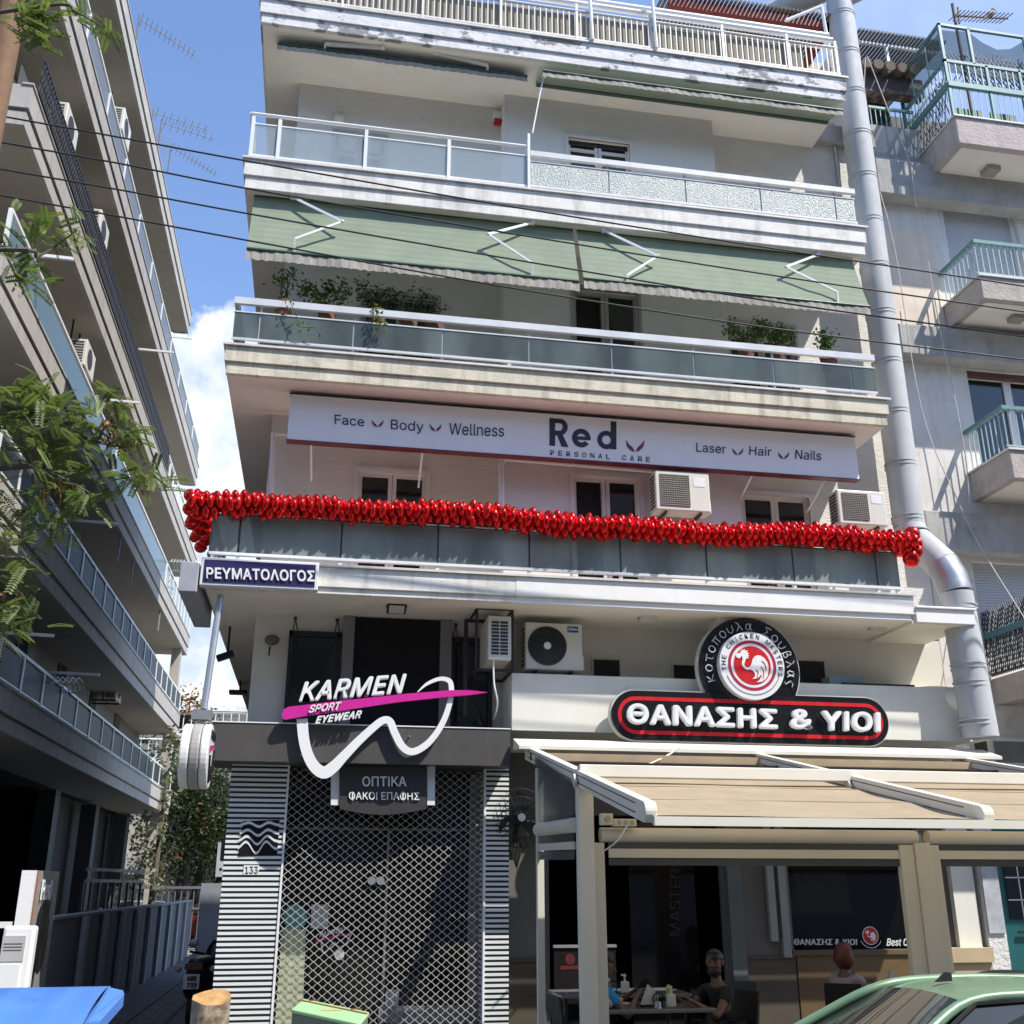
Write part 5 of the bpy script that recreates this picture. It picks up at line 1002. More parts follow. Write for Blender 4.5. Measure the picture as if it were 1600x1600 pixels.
# ---------------------------------------------------------------- low wall, totem, letter box at the alley mouth
lw = thing('low_wall', 'long dark grey alley wall with paler upright ribs', 'wall', (-3.3, 22, PZ))
m = MB(); m.box(-3.45, -3.27, 15.6, 33.5, PZ, 1.17); m.build('wall', mat('dark_painted_wall', (.165, .17, .175), .8, var=.12, streak=.2), lw); m = MB(); m.box(-3.47, -3.24, 15.6, 33.5, 1.172, 1.21); m.build('coping', mat('pale_coping', (.33, .34, .35), .8), lw)
for k in range(9): y = 17.6 + k * 1.72; MB().box(-3.268, -3.2, y, y + .26, PZ, 1.168).build('rib', mat('pale_rib_paint', (.40, .41, .43), .8), lw)
p = at(70, 1500, X=-3.24); tt = thing('totem_sign', 'grey totem sign lettered Red with orange edge stripe beside the alley', 'sign', (p.x, p.y, PZ))
a, b = at(58, 1360, X=-3.22), at(92, 1361, X=-3.22); MB().box(-3.37, -3.22, a.y, a.y + 1.25, PZ, a.z).build('panel', mat('grey_totem', (.26, .265, .27), .4), tt); MB().box(-3.375, -3.215, a.y - .06, a.y - .002, PZ, a.z).build('white_edge', WHITEL, tt); MB().box(-3.214, -3.21, a.y + .02, a.y + .07, PZ, a.z).build('orange_stripe', mat('orange_stripe', (.45, .14, .06), .5), tt)
c = at(62, 1407, X=-3.208); letters(MB(), 'Red', (-3.208, c.y, c.z), (0, .5, 0), (0, 0, .24), (.004, 0, 0), bold=.012).build('lettering', WHITEL, tt)
m = MB(); zt = a.z
for k, (y, z, w, h) in enumerate(((.55, -.62, .25, .5), (.75, -.8, .3, .8), (.45, -1.0, .2, .5), (.8, -.38, .18, .25))): m.sphere((-3.214, a.y + y, zt + z), (.004, w, h * .5), 10, 6)
m.build('dark_figure_print', BLACKP, tt)
a, b = at(6, 1447, Y=12.2), at(56, 1447, Y=12.2); ib = thing('entry_panel', 'white upright entry panel with intercom keypad behind the blue bin', 'intercom', (a.x, 12.3, PZ))
MB().box(a.x, b.x, 12.2, 12.36, PZ, a.z).build('case', WHITEL, ib, bevel=.03)
w = b.x - a.x
MB().box(a.x + .03 * w, a.x + .75 * w, 12.188, 12.199, a.z - .33, a.z - .09).build('grey_plate', mat('grey_plate', (.45, .45, .45), .5), ib); MB().box(a.x + .0 * w, a.x + .72 * w, 12.18, 12.199, a.z - .62, a.z - .35).build('letter_flap', ALU, ib, bevel=.01); m = MB()
for i in range(3):
    for j in range(3): m.box(a.x + w * (.26 + i * .14), a.x + w * (.3 + i * .14), 12.19, 12.199, a.z - .72 - j * .055, a.z - .7 - j * .055)
for z in (.16, .19, .22): m.box(a.x + .1 * w, a.x + .68 * w, 12.183, 12.187, a.z - z - .006, a.z - z)
m.build('keypad', mat('grey_print', (.2, .2, .2)), ib)
m = MB(); z1 = at(3, 1450, Y=12.6).z
for k in range(18): m.box(-8 + k * .22, -7.96 + k * .22, 12.6, 12.64, PZ, z1)
m.box(-8.2, a.x - .03, 12.59, 12.65, z1, z1 + .06); m.box(-8.2, a.x - .03, 12.59, 12.65, PZ + .35, PZ + .4); solid(m, 'entrance_fence', ALU, 'white bar fence left of the entry panel', 'fence')
# railing by the entrance ramp
m = MB(); A, B = at(133, 1358, Y=22), at(222, 1362, Y=25)
for z in (0, -.2, -.75): m.bar(A + Vector((0, 0, z)), B + Vector((0, 0, z)), .06)
for k in range(9): p = A.lerp(B, k / 8); m.bar(p + Vector((0, 0, -.2)), p + Vector((0, 0, -.9 if k % 4 else -1.8)), .05)
solid(m, 'ramp_railing', mat('grey_rail_paint', (.09, .095, .10), .5), 'grey bar railing in the shade of the left building entrance', 'railing')
m = MB(); a = at(72, 1290, X=-8); m.box(-8.4, -7.3, a.y, a.y + 2.2, a.z - .35, a.z); solid(m, 'entrance_canopy', mat('grey_canopy', (.16, .165, .165), .8), 'small concrete canopy over the dark entrance of the left building', 'canopy')
# ---------------------------------------------------------------- end of the side street
bg = thing('background_building', 'distant sunlit white building with long balconies beyond the alley', 'building', (-8, 62, PZ))
MB().box(-22, 3, 62, 72, PZ, at(330, 1075, Y=62).z).build('wall', mat('sunlit_white_wall', (.72, .69, .64), .8, var=.05), bg)
for py in (1102, 1140, 1185):
    z = at(330, py, Y=60.5).z; s = MB(); s.box(-22, 3, 60.5, 62, z - .35, z); o = s.build('balcony_slab', FASCIA, bg); r = MB(); r.box(-22, 3, 60.5, 60.56, z + .95, z + 1.02)
    for k in range(60): r.box(-22 + k * .42, -21.96 + k * .42, 60.52, 60.55, z, z + .95)
    r.build('balcony_rail', ALU, o)
m = MB()
for x in (-16.5, -14.2, -12, -10.3, -8): m.box(x, x + 1.1, 61.95, 61.99, 9, 11)
m.build('window', PANE, bg)
fw = thing('far_wall', 'low pale building with net trimmed awning behind the trees at the alley end', 'building', (-7, 46, PZ)); MB().box(-20, 1, 46, 47, PZ, 4.2).build('wall', mat('far_cream_wall', (.42, .39, .34), .8, var=.1), fw); MB().box(-20, 1, 45.4, 45.9, 2.0, 2.6).build('awning', mat('far_awning', (.34, .33, .33), .8), fw); m = MB(); a = at(258, 1335, Y=45.9); m.box(a.x, a.x + 1.1, 45.92, 45.98, a.z - .2, a.z + 1.1); m.build('window', mat('violet_grey_pane', (.18, .16, .28), .4), fw)
m = MB()
for k in range(46): x = -9.6 + k * .19; m.box(x, x + .03, 36.2, 36.23, PZ, 1.5)
m.box(-9.7, -.9, 36.17, 36.25, 1.5, 1.58); m.box(-9.7, -.9, 36.17, 36.25, .9, .95); m.box(-9.7, -.9, 36.17, 36.25, -.1, -.04); solid(m, 'alley_fence', mat('grey_fence_paint', (.17, .18, .20), .5), 'grey bar fence across the far end of the alley', 'fence')
p = at(331, 1380, Y=34.5); m = MB(); m.box(p.x - .3, p.x + .3, 34.5, 35.1, PZ, p.z); solid(m, 'gate_post', mat('gate_post_paint', (.25, .27, .30), .8), 'thick grey gate post where the low wall ends', 'post')
p = at(352, 1340, Y=38.5); sg = thing('parking_sign', 'white board with a black letter R half hidden by the striped column', 'sign', (p.x, 38.5, PZ)); a, b = at(341, 1316, Y=38.5), at(341, 1370, Y=38.5); MB().box(a.x, a.x + 1.5, 38.5, 38.55, b.z, a.z).build('board', mat('dull_white_board', (.42, .43, .47), .6), sg)
letters(MB(), 'R', (a.x + .12, 38.499, b.z + .52), (.5, 0, 0), (0, 0, .72), (0, -.01, 0), bold=.03).build('lettering', BLACKP, sg); MB().box(a.x + .6, a.x + .7, 38.56, 38.62, PZ, b.z + .1).build('post', GREYMETAL, sg)
m = MB(); m.box(a.x + .12, a.x + .2, 38.49, 38.499, b.z + .2, b.z + .28); m.box(a.x + .3, a.x + .38, 38.49, 38.499, b.z + .2, b.z + .28); m.build('small_marks', BLACKP, sg)
# ---------------------------------------------------------------- right building
rb = thing('right_apartment_building', 'worn pale apartment block right of the duct with teal balcony railings', 'building', (12, 14.4, PZ))
RY = 14.38
RWALL = mat('worn_white_plaster', (.70, .67, .63), .85, var=.1, scale=1.2, bump=.25, streak=.35, stain=(.32, .31, .29), patch=.35, patchc=(.45, .43, .40), thresh=(.58, .64))
RPINK = mat('worn_pinkish_plaster', (.76, .65, .53), .85, var=.12, scale=1.5, bump=.3, streak=.3, stain=(.42, .36, .31), patch=.35, patchc=(.60, .54, .48), thresh=(.54, .6))
RCON = mat('rough_balcony_concrete', (.46, .41, .37), .9, var=.15, scale=4, bump=.6, bscale=18, streak=.3, patch=.5, patchc=(.30, .28, .25))
TEAL = mat('teal_railing_paint', (.13, .27, .28), .45, var=.1); TEALD = mat('deep_teal_paint', (.012, .10, .105), .4, var=.1)
wh = [(10.45, 11.9, 10.95, 13.12), (10.42, 12.2, 7.9, 9.82), (9.98, 12.6, 4.9, 6.42)]
m = MB(); m.wall(9.235, 22, 3.0, 14.0, RY, wh, .35); m.poly((9.235, RY, PZ), (9.235, 26, PZ), (9.235, 26, 16.4), (9.235, RY, 16.4)); m.poly((9.235, RY, 14.0), (22, RY, 14.0), (22, RY + 2.2, 14.0), (9.235, RY + 2.2, 14.0)); m.poly((22, RY, 3), (22, 26, 3), (22, 26, 16), (22, RY, 16)); m.build('wall', RWALL, rb)
m = MB(); m.box(9.24, 10.16, RY - .012, RY - .002, 10.46, 12.5); m.build('pink_wall_patch', RPINK, rb)
LEDG = mat('stained_ledge', (.40, .39, .37), .9, var=.15, bump=.4, streak=.5, stain=(.2, .19, .18), patch=.4, patchc=(.5, .48, .44))
for z0, z1 in ((13.0, 13.72), (9.86, 10.42), (6.48, 7.12)): MB().box(9.08, 22, RY - .3, RY - .001, z0, z1).build('ledge', LEDG, rb, bevel=.02)
SHUT = mat('pale_grey_shutter', (.50, .52, .54), .5, var=.04)
m = MB()
for k in range(44): z = 10.95 + k * .05; m.box(10.46, 11.82, RY + .1, RY + .13, z, z + .042)
m.build('roller_shutter', SHUT, rb); m = MB(); m.box(11.82, 11.9, RY + .05, RY + .2, 10.95, 13.12); m.build('window_frame', PVC, rb)
m = MB()
for k in range(33): z = 4.9 + k * .046; m.box(10.0, 12.6, RY + .1, RY + .13, z, z + .04)
m.build('roller_shutter', SHUT, rb)
f = MB()
for a, b, c, d in ((10.42, 12.2, 9.72, 9.82), (10.42, 10.5, 7.9, 9.72), (11.16, 11.3, 7.9, 9.72), (12.1, 12.2, 7.9, 9.72)): f.box(a, b, RY + .12, RY + .19, c, d)
o = f.build('window', PVC, rb); MB().box(10.5, 11.16, RY + .15, RY + .16, 7.9, 9.72).build('pane', PANE, o); MB().box(11.3, 12.1, RY + .15, RY + .16, 7.9, 9.72).build('pane', PANE, o)
MB().box(10.42, 12.2, RY + .02, RY + .1, 9.72, 9.84).build('shutter_box', mat('dark_red_brown', (.12, .06, .05), .7), rb)
def rbalc(z0, z1, x0, zr, lamp=None, mat_=RCON, x1=17):
    s = MB(); s.box(x0, x1, 13.32, RY - .002, z0, z1); o = s.build('balcony', mat_, rb, bevel=.015)
    MB().box(x0 - .03, x1, 13.29, RY - .002, z1 + .001, z1 + .03).build('slab_edge', mat('marble_edging', (.6, .6, .58)), o)
    MB().box(x0 + .1, x1, 13.42, RY - .01, z0 - .006, z0 - .002).build('soffit', SOFFIT, o)
    r = MB(); r.box(x0, x1, 13.33, 13.4, zr - .06, zr); r.box(x0, x0 + .07, 13.4, RY - .003, zr - .06, zr); o2 = r.build('railing', TEAL, rb)
    b = MB(); n = int((x1 - x0) / .11)
    for k in range(min(n, 60)): b.box(x0 + .02 + k * .11, x0 + .035 + k * .11, 13.36, 13.375, z1 + .03, zr - .06)
    for k in range(1, 9): b.box(x0 + .02, x0 + .035, 13.36 + k * .115, 13.375 + k * .115, z1 + .03, zr - .06)
    b.box(x0, x1, 13.355, 13.38, z1 + .08, z1 + .1); b.build('balusters', mat('pale_teal_bar', (.36, .47, .48), .45), o2)
    if lamp: MB().box(lamp - .12, lamp + .12, 13.65, 13.85, z0 - .09, z0 - .007).build('ceiling_lamp', mat('dirty_lamp_glass', (.34, .32, .28), .4), o, bevel=.015)
rbalc(10.55, 10.97, 10.17, 11.68, 11.05); rbalc(7.43, 7.9, 10.17, 8.66); 
# lowest balcony: crossed wire trellis above and below a teal rail
s = MB(); s.box(10.0, 17, 13.0, RY - .002, 4.15, 4.55); s.build('balcony', RCON, rb, bevel=.015)
A, B = at(1530, 1001, X=10.0), at(1604, 966, X=10.0); zr = (A.z + B.z) / 2
m = MB(); m.box(9.98, 10.05, 13.0, RY + .3, zr - .06, zr + .03); m.box(10.05, 17, 12.98, 13.04, zr - .06, zr + .03); r4 = m.build('railing', mat('blue_teal_rail', (.06, .17, .21), .45), rb)
m = MB(); rnd = random.Random(5)
for k in range(30):
    y = 13.05 + k * .05
    m.bar((10.02, y, 4.58), (10.02, min(RY + .3, y + .35), zr + .38), .014); m.bar((10.02, y, zr + .36 - rnd.random() * .12), (10.02, min(RY + .3, y + .35), 4.58), .014)
    if k % 3 == 0: m.bar((10.02, y, 4.58), (10.02, y, zr), .014)
m.bar((10.02, 13.0, 4.62), (10.02, RY, 4.62), .02); m.build('trellis', mat('dark_trellis_wire', (.05, .055, .06), .6), r4)
# top balcony cage
s = MB(); s.box(10.2, 17, 13.3, RY + .1, 13.58, 14.14); o = s.build('balcony', mat('rough_pink_concrete', (.50, .43, .40), .9, var=.12, scale=3, bump=.6, bscale=16, streak=.3, patch=.4, patchc=(.35, .31, .29)), rb, bevel=.02); MB().box(10.3, 17, 13.4, RY, 13.574, 13.578).build('soffit', SOFFIT, o); MB().box(10.17, 17, 13.27, RY, 14.141, 14.17).build('slab_edge', mat('marble_edging', (.6, .6, .6)), o)
MB().box(11.0, 11.25, 13.7, 13.95, 13.47, 13.573).build('ceiling_lamp', mat('dirty_lamp_glass', (.34, .32, .28)), o, bevel=.015)
cg = MB(); X0, Y0_, Y1_ = 10.2, 13.33, 14.75
cg.box(X0, 17, Y0_, Y0_ + .05, 15.36, 15.42); cg.box(X0, X0 + .05, Y0_, Y1_, 15.36, 15.42); cg.box(X0, 17, Y0_ - .02, Y0_ + .05, 14.82, 14.92); cg.box(X0 - .02, X0 + .05, Y0_, Y1_, 14.82, 14.92)
for x in (X0, 10.77, 11.9, 13.0): cg.box(x, x + .05, Y0_, Y0_ + .05, 15.4, 16.2)
for x in (X0, 11.0, 11.65): cg.box(x, x + .05, Y0_, Y0_ + .05, 14.17, 15.4)
for y in (13.8, 14.3): cg.box(X0, X0 + .02, y, y + .02, 15.4, 16.2)
cg.box(X0, 17, Y0_, Y0_ + .05, 16.18, 16.23); cg.bar((X0 + .025, Y0_, 16.2), (X0 + .025, Y1_, 16.2), .05); cg.box(X0, X0 + .05, Y1_ - .05, Y1_, 14.1, 16.2)
cgo = cg.build('balcony_cage', TEAL, rb)
b = MB()
for k in range(50): b.box(X0 + .08 + k * .125, X0 + .1 + k * .125, Y0_ + .01, Y0_ + .03, 14.92, 15.36); b.box(X0 + .08 + k * .125, X0 + .09 + k * .125, Y0_ + .01, Y0_ + .02, 14.17, 14.82)
for k in range(12): b.box(X0 + .01, X0 + .03, Y0_ + .1 + k * .115, Y0_ + .12 + k * .115, 14.92, 15.36); b.box(X0 + .01, X0 + .02, Y0_ + .1 + k * .115, Y0_ + .11 + k * .115, 13.75, 14.82)
b.build('balusters', mat('pale_teal_bar', (.36, .47, .48)), cgo)
b = MB()
for k in range(44): x = X0 + .15 + k * .085; b.bar((x, Y0_ + .12, 14.95), (x + .45, Y0_ + .12, 15.78), .014); b.bar((x + .45, Y0_ + .13, 14.95), (x, Y0_ + .13, 15.7), .014)
for k in range(12): y = Y0_ + .15 + k * .1; b.bar((X0 + .08, y, 14.2), (X0 + .08, y + .25, 15.2), .014); b.bar((X0 + .09, y + .25, 14.2), (X0 + .09, y, 15.2), .014)
b.build('trellis', mat('dark_trellis_wire', (.05, .055, .06)), cgo)
net = MB(); vs = []
for j in range(7):
    for i in range(25): u, v = i / 24, j / 6; x = X0 + .06 + 6.5 * u; vs.append((x, Y0_ + .04 + .9 * v, 16.17 - .55 * math.sin(math.pi * min(1, max(0, (u * 6.5 - .55) / 1.15 % 1))) * (1 - v) * .6 * (1 if u > .09 else .2) - .1 * v))
net.add(vs, [(j * 25 + i, j * 25 + i + 1, (j + 1) * 25 + i + 1, (j + 1) * 25 + i) for j in range(6) for i in range(24)]); net.poly((X0 + .04, Y0_ + .05, 15.45), (X0 + .04, Y1_, 15.45), (X0 + .04, Y1_, 16.17), (X0 + .04, Y0_ + .05, 16.17))
net.build('shade_net', glass('grey_shade_net', (.10, .115, .13), .42, .8, .1), cgo)
m = MB()
for x, w in ((10.45, .55), (11.15, .5), (11.85, .6)): m.box(x, x + w, 13.6, 13.65, 14.17, 14.62)
m.each('green_screen', mat('green_plastic_screen', (.05, .17, .09), .5, var=.2), rb)
m = MB(); m.box(9.6, 17, 15.6, 15.8, 14, 16.1); m.build('top_flat_wall', mat('dark_top_wall', (.13, .12, .11), .8), rb); m = MB(); m.box(9.4, 10.1, 15.0, 15.02, 14.75, 15.8); m.build('top_window', glass('top_pane', (.05, .06, .06), .0, .05, .3), rb)
m = MB(); m.box(9.24, 10.2, RY, RY + .15, 14.0, 14.72); m.build('parapet', LEDG, rb)
r = MB(); r.box(9.3, 10.2, RY + .02, RY + .06, 15.12, 15.17)
for k in range(9): r.box(9.32 + k * .1, 9.335 + k * .1, RY + .03, RY + .045, 14.72, 15.12)
r.build('short_railing', TEAL, rb)
m = MB()
for k in range(5): x = 9.28 + k * .24; m.tube([(x, RY - .15, 16.0), (x, 15.6, 16.25)], .1, 10)
m.build('roof_tile', mat('old_clay_tile', (.20, .15, .12), .85, var=.25), rb, smooth=True)
m = MB(); m.box(9.24, 10.5, RY + .05, RY + .25, 15.55, 15.95); m.build('roof_beam', mat('peeling_plum', (.10, .07, .07), .8, patch=.8, patchc=(.35, .28, .22)), rb)
m = MB()
for k in range(24): m.tube([(9.15 + k * .075, RY - .3, 16.62), (9.15 + k * .075, 16.5, 16.9)], .03, 6)
m.build('corrugated_roof', mat('dull_corrugated', (.17, .16, .15), .7), rb); m = MB(); m.bar((9.2, RY - .1, 16.5), (10.8, RY - .1, 16.5), .05); m.bar((9.75, RY - .1, 15.9), (9.75, RY - .1, 16.5), .05); m.each('roof_strut', ALU, rb)
# ground floor of the right building
m = MB(); m.box(9.24, 9.52, 14.2, 14.6, PZ, 3.3); m.build('rough_pillar', mat('rough_white_stucco', (.66, .66, .65), .85, var=.06, bump=1.0, bscale=22), rb); m = MB(); m.box(9.25, 9.5, 14.17, 14.198, .98, 2.2); m.build('notice_board', mat('grey_notices', (.42, .44, .47), .5, var=.2, scale=8), rb)
m = MB(); m.box(9.54, 11.2, 14.45, 14.6, PZ, 3.2); d = m.build('teal_door', TEALD, rb); m = MB(); m.box(9.78, 10.5, 14.43, 14.448, 1.15, 1.9); d2 = m.build('door_pane', PANE, d)
m = MB()
for x in (9.98, 10.2): m.box(x, x + .015, 14.422, 14.428, 1.15, 1.9)
for z in (1.4, 1.7): m.box(9.78, 10.5, 14.422, 14.428, z, z + .015)
m.build('glazing_bar', ALU, d)
m = MB(); m.bar((9.85, 14.4, .98), (10.0, 14.4, .98), .03); m.build('door_handle', BLACKM, d)
m = MB(); m.box(9.2, 22, 14.9, 15.2, 3.2, 4.3); m.box(9.24, 22, 16.2, 16.4, PZ, 3.3); m.each('dark_recess', DARK, rb)
p = at(1563, 1180, Y=14.2); 
ac_front('grey air conditioner end seen behind the right end of the pergola roof', 9.55, 10.5, 3.2, 3.62, 14.0, 14.4, style=1)
# aerial with a dove
b0 = at(1500, 72, Y=15.6); b1 = at(1488, 6, Y=15.6); t = thing('tv_aerial', 'horizontal tv aerial with a dove perched on it above the caged balcony', 'aerial', b0, 'tv aerials on the roofs'); m = MB(); m.tube([b0 - Vector((0, 0, 2.5)), b1], .035, 6); m.build('mast', mat('rusty_mast', (.10, .07, .06), .7), t)
p, q = at(1489, 24, Y=15.6), at(1575, 29, Y=15.6); m = MB(); m.bar(p, q, .03)
for k in range(14): c = p.lerp(q, (k + .5) / 14); m.bar(c + Vector((0, -.22, -.07)), c + Vector((0, .22, .07)), .014)
m.bar(p + Vector((.12, 0, -.2)), p + Vector((.15, 0, .25)), .03); m.build('yagi_boom', mat('rusty_mast', (.1, .07, .06)), t)
c = at(1547, 22, Y=15.58); m = MB(); rt = Matrix.Rotation(R(40), 3, 'Y'); m.sphere(c, (.15, .065, .07), 12, 8, Matrix.Rotation(R(-42), 3, 'Y')); m.sphere(c + Vector((.09, 0, .13)), (.045, .04, .045), 10, 6); m.tube([c + Vector((-.06, 0, -.06)), c + Vector((-.2, 0, -.2))], [.05, .015], 8); m.tube([c + Vector((.13, 0, .13)), c + Vector((.17, 0, .125))], [.012, .002], 5); m.tube([c + Vector((0, .02, -.05)), c + Vector((0, .02, -.12))], .01, 5); solid(m, 'dove', mat('grey_brown_feather', (.26, .22, .20), .8), 'grey brown dove perched on the aerial above the caged balcony', 'bird', smooth=True)
# loose cables down the right wall
def cable(label, pts, r=.009, Yv=14.0, col=(.5, .49, .46), name='wall_cable'):
    m = MB(); m.tube(spline([at(*q[:2], Y=q[2] if len(q) > 2 else Yv) for q in pts], 6), r, 5); solid(m, name, mat('cable_%02d' % int(col[0] * 100), col, .6), label, 'cable', 'cables on the right building')
cable('pale cable running from the roof tiles down past the stained ledge', [(1355, 88), (1395, 190), (1420, 250), (1432, 325)]); cable('twin pale cable hanging from the tile roof beside the duct', [(1352, 90), (1350, 150), (1353, 215)]); cable('thin pale cable falling diagonally across the lit wall', [(1375, 300), (1400, 400), (1440, 640), (1500, 790), (1535, 860), (1600, 965, 13.2)]); cable('pale cable down the wall under the second ledge', [(1450, 410), (1470, 520), (1505, 690), (1515, 790)])
# ---------------------------------------------------------------- balloon garland
FOIL = mat('red_foil', (.72, .020, .020), .2, .8, var=.2, scale=6, bump=.25, bscale=25)
def balloon_mesh(seed):
    rnd = random.Random(seed); m = MB(); n, k = 16, 10; vs = []
    m.sphere((0, 0, 0), (.066, .105, .112), n, k)
    for i, v in enumerate(m.v):
        a = math.atan2(v.z, v.y); r = math.hypot(v.y, v.z)
        f = 1 + .05 * math.sin(a * 9 + seed) * (r / .11) ** 2; m.v[i] = Vector((v.x * (1 - .15 * (r / .112) ** 4), v.y * f, v.z * f))
    return m
protos = []
for sd in range(4):
    o = balloon_mesh(sd).build('foil_balloon', FOIL, smooth=True); tag(o, 'shiny red foil balloon tied in the long garland on the first balcony rail', 'balloon', 'red foil balloons in the garland'); protos.append([o, 0])
rnd = random.Random(11)
def put_balloon(p, tilt=0.0, yaw=0.0, sc=1.0):
    e = protos[rnd.randrange(4)]
    o = e[0] if e[1] == 0 else e[0].copy()
    if e[1]: COL.objects.link(o)
    e[1] += 1; o.location = p; o.rotation_euler = (tilt + rnd.uniform(-.25, .25), rnd.uniform(-.3, .3), yaw + rnd.uniform(-.25, .25)); s = sc * rnd.uniform(.78, 1.12); o.scale = (s, s, s); return o
NB = 88
def gz(x): return 6.17 + .035 * math.sin(x * 1.1) - .02 * math.sin(x * 2.7) + (.03 if x < -.9 else 0)
for k in range(NB):
    x = -1.72 + 9.82 * k / (NB - 1); z = gz(x)
    put_balloon((x, 12.93 + rnd.uniform(-.02, .02), z + .0 + rnd.uniform(-.02, .02)), -.1, sc=.95); put_balloon((x + .055, 12.99, z + .08 + rnd.uniform(-.02, .02)), .5, sc=.88); put_balloon((x + .05, 13.0, z - .085 + rnd.uniform(-.02, .02)), -.6, sc=.85)
for k in range(30):
    t = k / 30; a = k * 2.4; put_balloon((-1.68 + .12 * math.cos(a), 13.02 + 1.3 * t, 6.17 + .14 * math.sin(a) - .1 * t), a, R(85), sc=.85)
for dx, dz in ((.1, .02), (.14, -.12), (.06, -.24), (.12, .12), (.16, -.02)): put_balloon((8.02 + dx, 13.0, gz(8.0) + dz), 0, R(50))
st = MB(); rnd2 = random.Random(4)
base = balloon_mesh(9)
for k in range(150):
    x = -1.7 + 9.8 * k / 149; c = Vector((x, 13.17 + rnd2.uniform(-.04, .06), gz(x) + rnd2.choice((.09, .02, -.06)))); q = Matrix.Rotation(rnd2.uniform(-.6, .6), 3, 'X') @ Matrix.Rotation(rnd2.uniform(-.3, .3), 3, 'Z'); st.add([c + q @ v for v in base.v], base.f)
solid(st, 'garland_back_balloons', FOIL, 'red foil balloons packed behind the front rows of the garland', 'balloons', kind='stuff', smooth=True)
# ---------------------------------------------------------------- overhead cables
def span(label, pts, Yv=11.2, r=.011):
    p = [at(x, y, Y=Yv) for x, y in pts]; a = p[0] + (p[0] - p[1]).normalized() * 4; b = p[-1] + (p[-1] - p[-2]).normalized() * 8; m = MB(); m.tube(spline([a] + p + [b], 8), r, 6)
    solid(m, 'overhead_cable', mat('black_cable', (.03, .03, .032), .6), label, 'cable', 'cables crossing the street')
span('topmost of the four black cables crossing the picture', [(0, 181), (200, 217), (400, 254), (800, 323), (1200, 387), (1600, 447)]); span('second from the top of the four black cables crossing the picture', [(0, 222), (200, 258), (400, 297), (800, 365), (1200, 429), (1600, 487)]); span('third from the top of the four black cables crossing the picture', [(0, 264), (200, 299), (400, 336), (800, 405), (1200, 470), (1600, 526)], 11.35); span('lowest of the four black cables crossing the picture', [(0, 305), (200, 341), (400, 378), (800, 450), (1200, 512), (1600, 562)], 11.35)
# ---------------------------------------------------------------- balcony plants
LEAF = leafmat('plant_leaf', (.035, .085, .018), (.10, .19, .035)); LEAFD = leafmat('dark_plant_leaf', (.016, .035, .014), (.05, .09, .03)); POT = mat('terracotta_pot', (.22, .10, .06), .8)
def leaves(mb, pts, n, spread, size, seed, droop=0.0):
    rnd = random.Random(seed)
    for i in range(n):
        p = Vector(pts[rnd.randrange(len(pts))]) + Vector((rnd.gauss(0, spread), rnd.gauss(0, spread * .7), rnd.gauss(0, spread) - droop * rnd.random()))
        d = Vector((rnd.gauss(0, 1), rnd.gauss(0, 1), rnd.gauss(0, .7))).normalized(); s = d.cross(Vector((rnd.gauss(0, 1), rnd.gauss(0, 1), rnd.gauss(0, 1)))).normalized(); L = size * rnd.uniform(.6, 1.3)
        mb.add([p, p + d * L * .5 + s * L * .27, p + d * L, p + d * L * .5 - s * L * .27], [(0, 1, 2, 3)])
    return mb
def plant(label, px, py, Yv, h, w, n, m, size=.06, trail=None, pot=True):
    p = at(px, py, Y=Yv) - Vector((0, 0, .12)); t = thing('balcony_plant', label, 'plant', (p.x, Yv, p.z), 'plants on the third floor balcony'); rnd = random.Random(int(px)); pts = []; st = MB()
    for k in range(7):
        tip = p + Vector((rnd.uniform(-w, w), rnd.uniform(-.1, .1), (h + .13) * rnd.uniform(.6, 1))); b = p + Vector((rnd.uniform(-w, w) * .4, 0, 0)); st.tube([b, b.lerp(tip, .5) + Vector((0, 0, .05)), tip], .006, 4); pts += [b.lerp(tip, f) for f in (.4, .6, .8, .95, 1)]
    st.build('stem', mat('green_brown_stem', (.07, .07, .03), .8), t); leaves(MB(), pts, int(n * 2.2), .06, size, int(px)).build('foliage', m, t)
    if trail:
        q = spline([at(x, y, Y=13.03) for x, y in trail], 6); tr = MB(); tr.tube(q, .005, 4); o = tr.build('trailing_stem', mat('green_brown_stem', (.07, .07, .03)), t); leaves(MB(), q, n // 2, .04, size, int(px) + 1).build('foliage', LEAF, o)
    if pot:
        q = MB(); q.tube([p + Vector((0, 0, -.24)), p + Vector((0, 0, .0))], [.1, .14], 14); q.build('pot', POT, t)
plant('climbing plant trailing over the left end of the third floor railing', 445, 462, 13.22, .45, .12, 70, LEAF, trail=[(452, 470), (462, 490), (468, 510), (490, 512), (500, 522)]); plant('bushy green plant second from the left on the third floor balcony', 512, 472, 13.3, .3, .32, 160, LEAF, size=.08); plant('grey green herb bush behind the third floor railing, drooping over it', 590, 476, 13.3, .32, .28, 130, LEAFD, trail=[(585, 480), (592, 500), (598, 512)]); plant('dark leafy plant beside the grey green herb bush', 640, 484, 13.3, .26, .3, 130, LEAFD); plant('last dark plant of the left group on the third floor balcony', 678, 488, 13.3, .18, .2, 80, LEAFD)
plant('tall dark plant in front of the right third floor window', 1165, 530, 13.35, .3, .3, 150, LEAF, size=.07); plant('dense plant right of the tall dark plant on the third floor', 1215, 534, 13.35, .26, .26, 130, LEAF, size=.07); plant('round potted bush at the right end of the third floor railing', 1293, 545, 13.25, .24, .17, 130, LEAF)
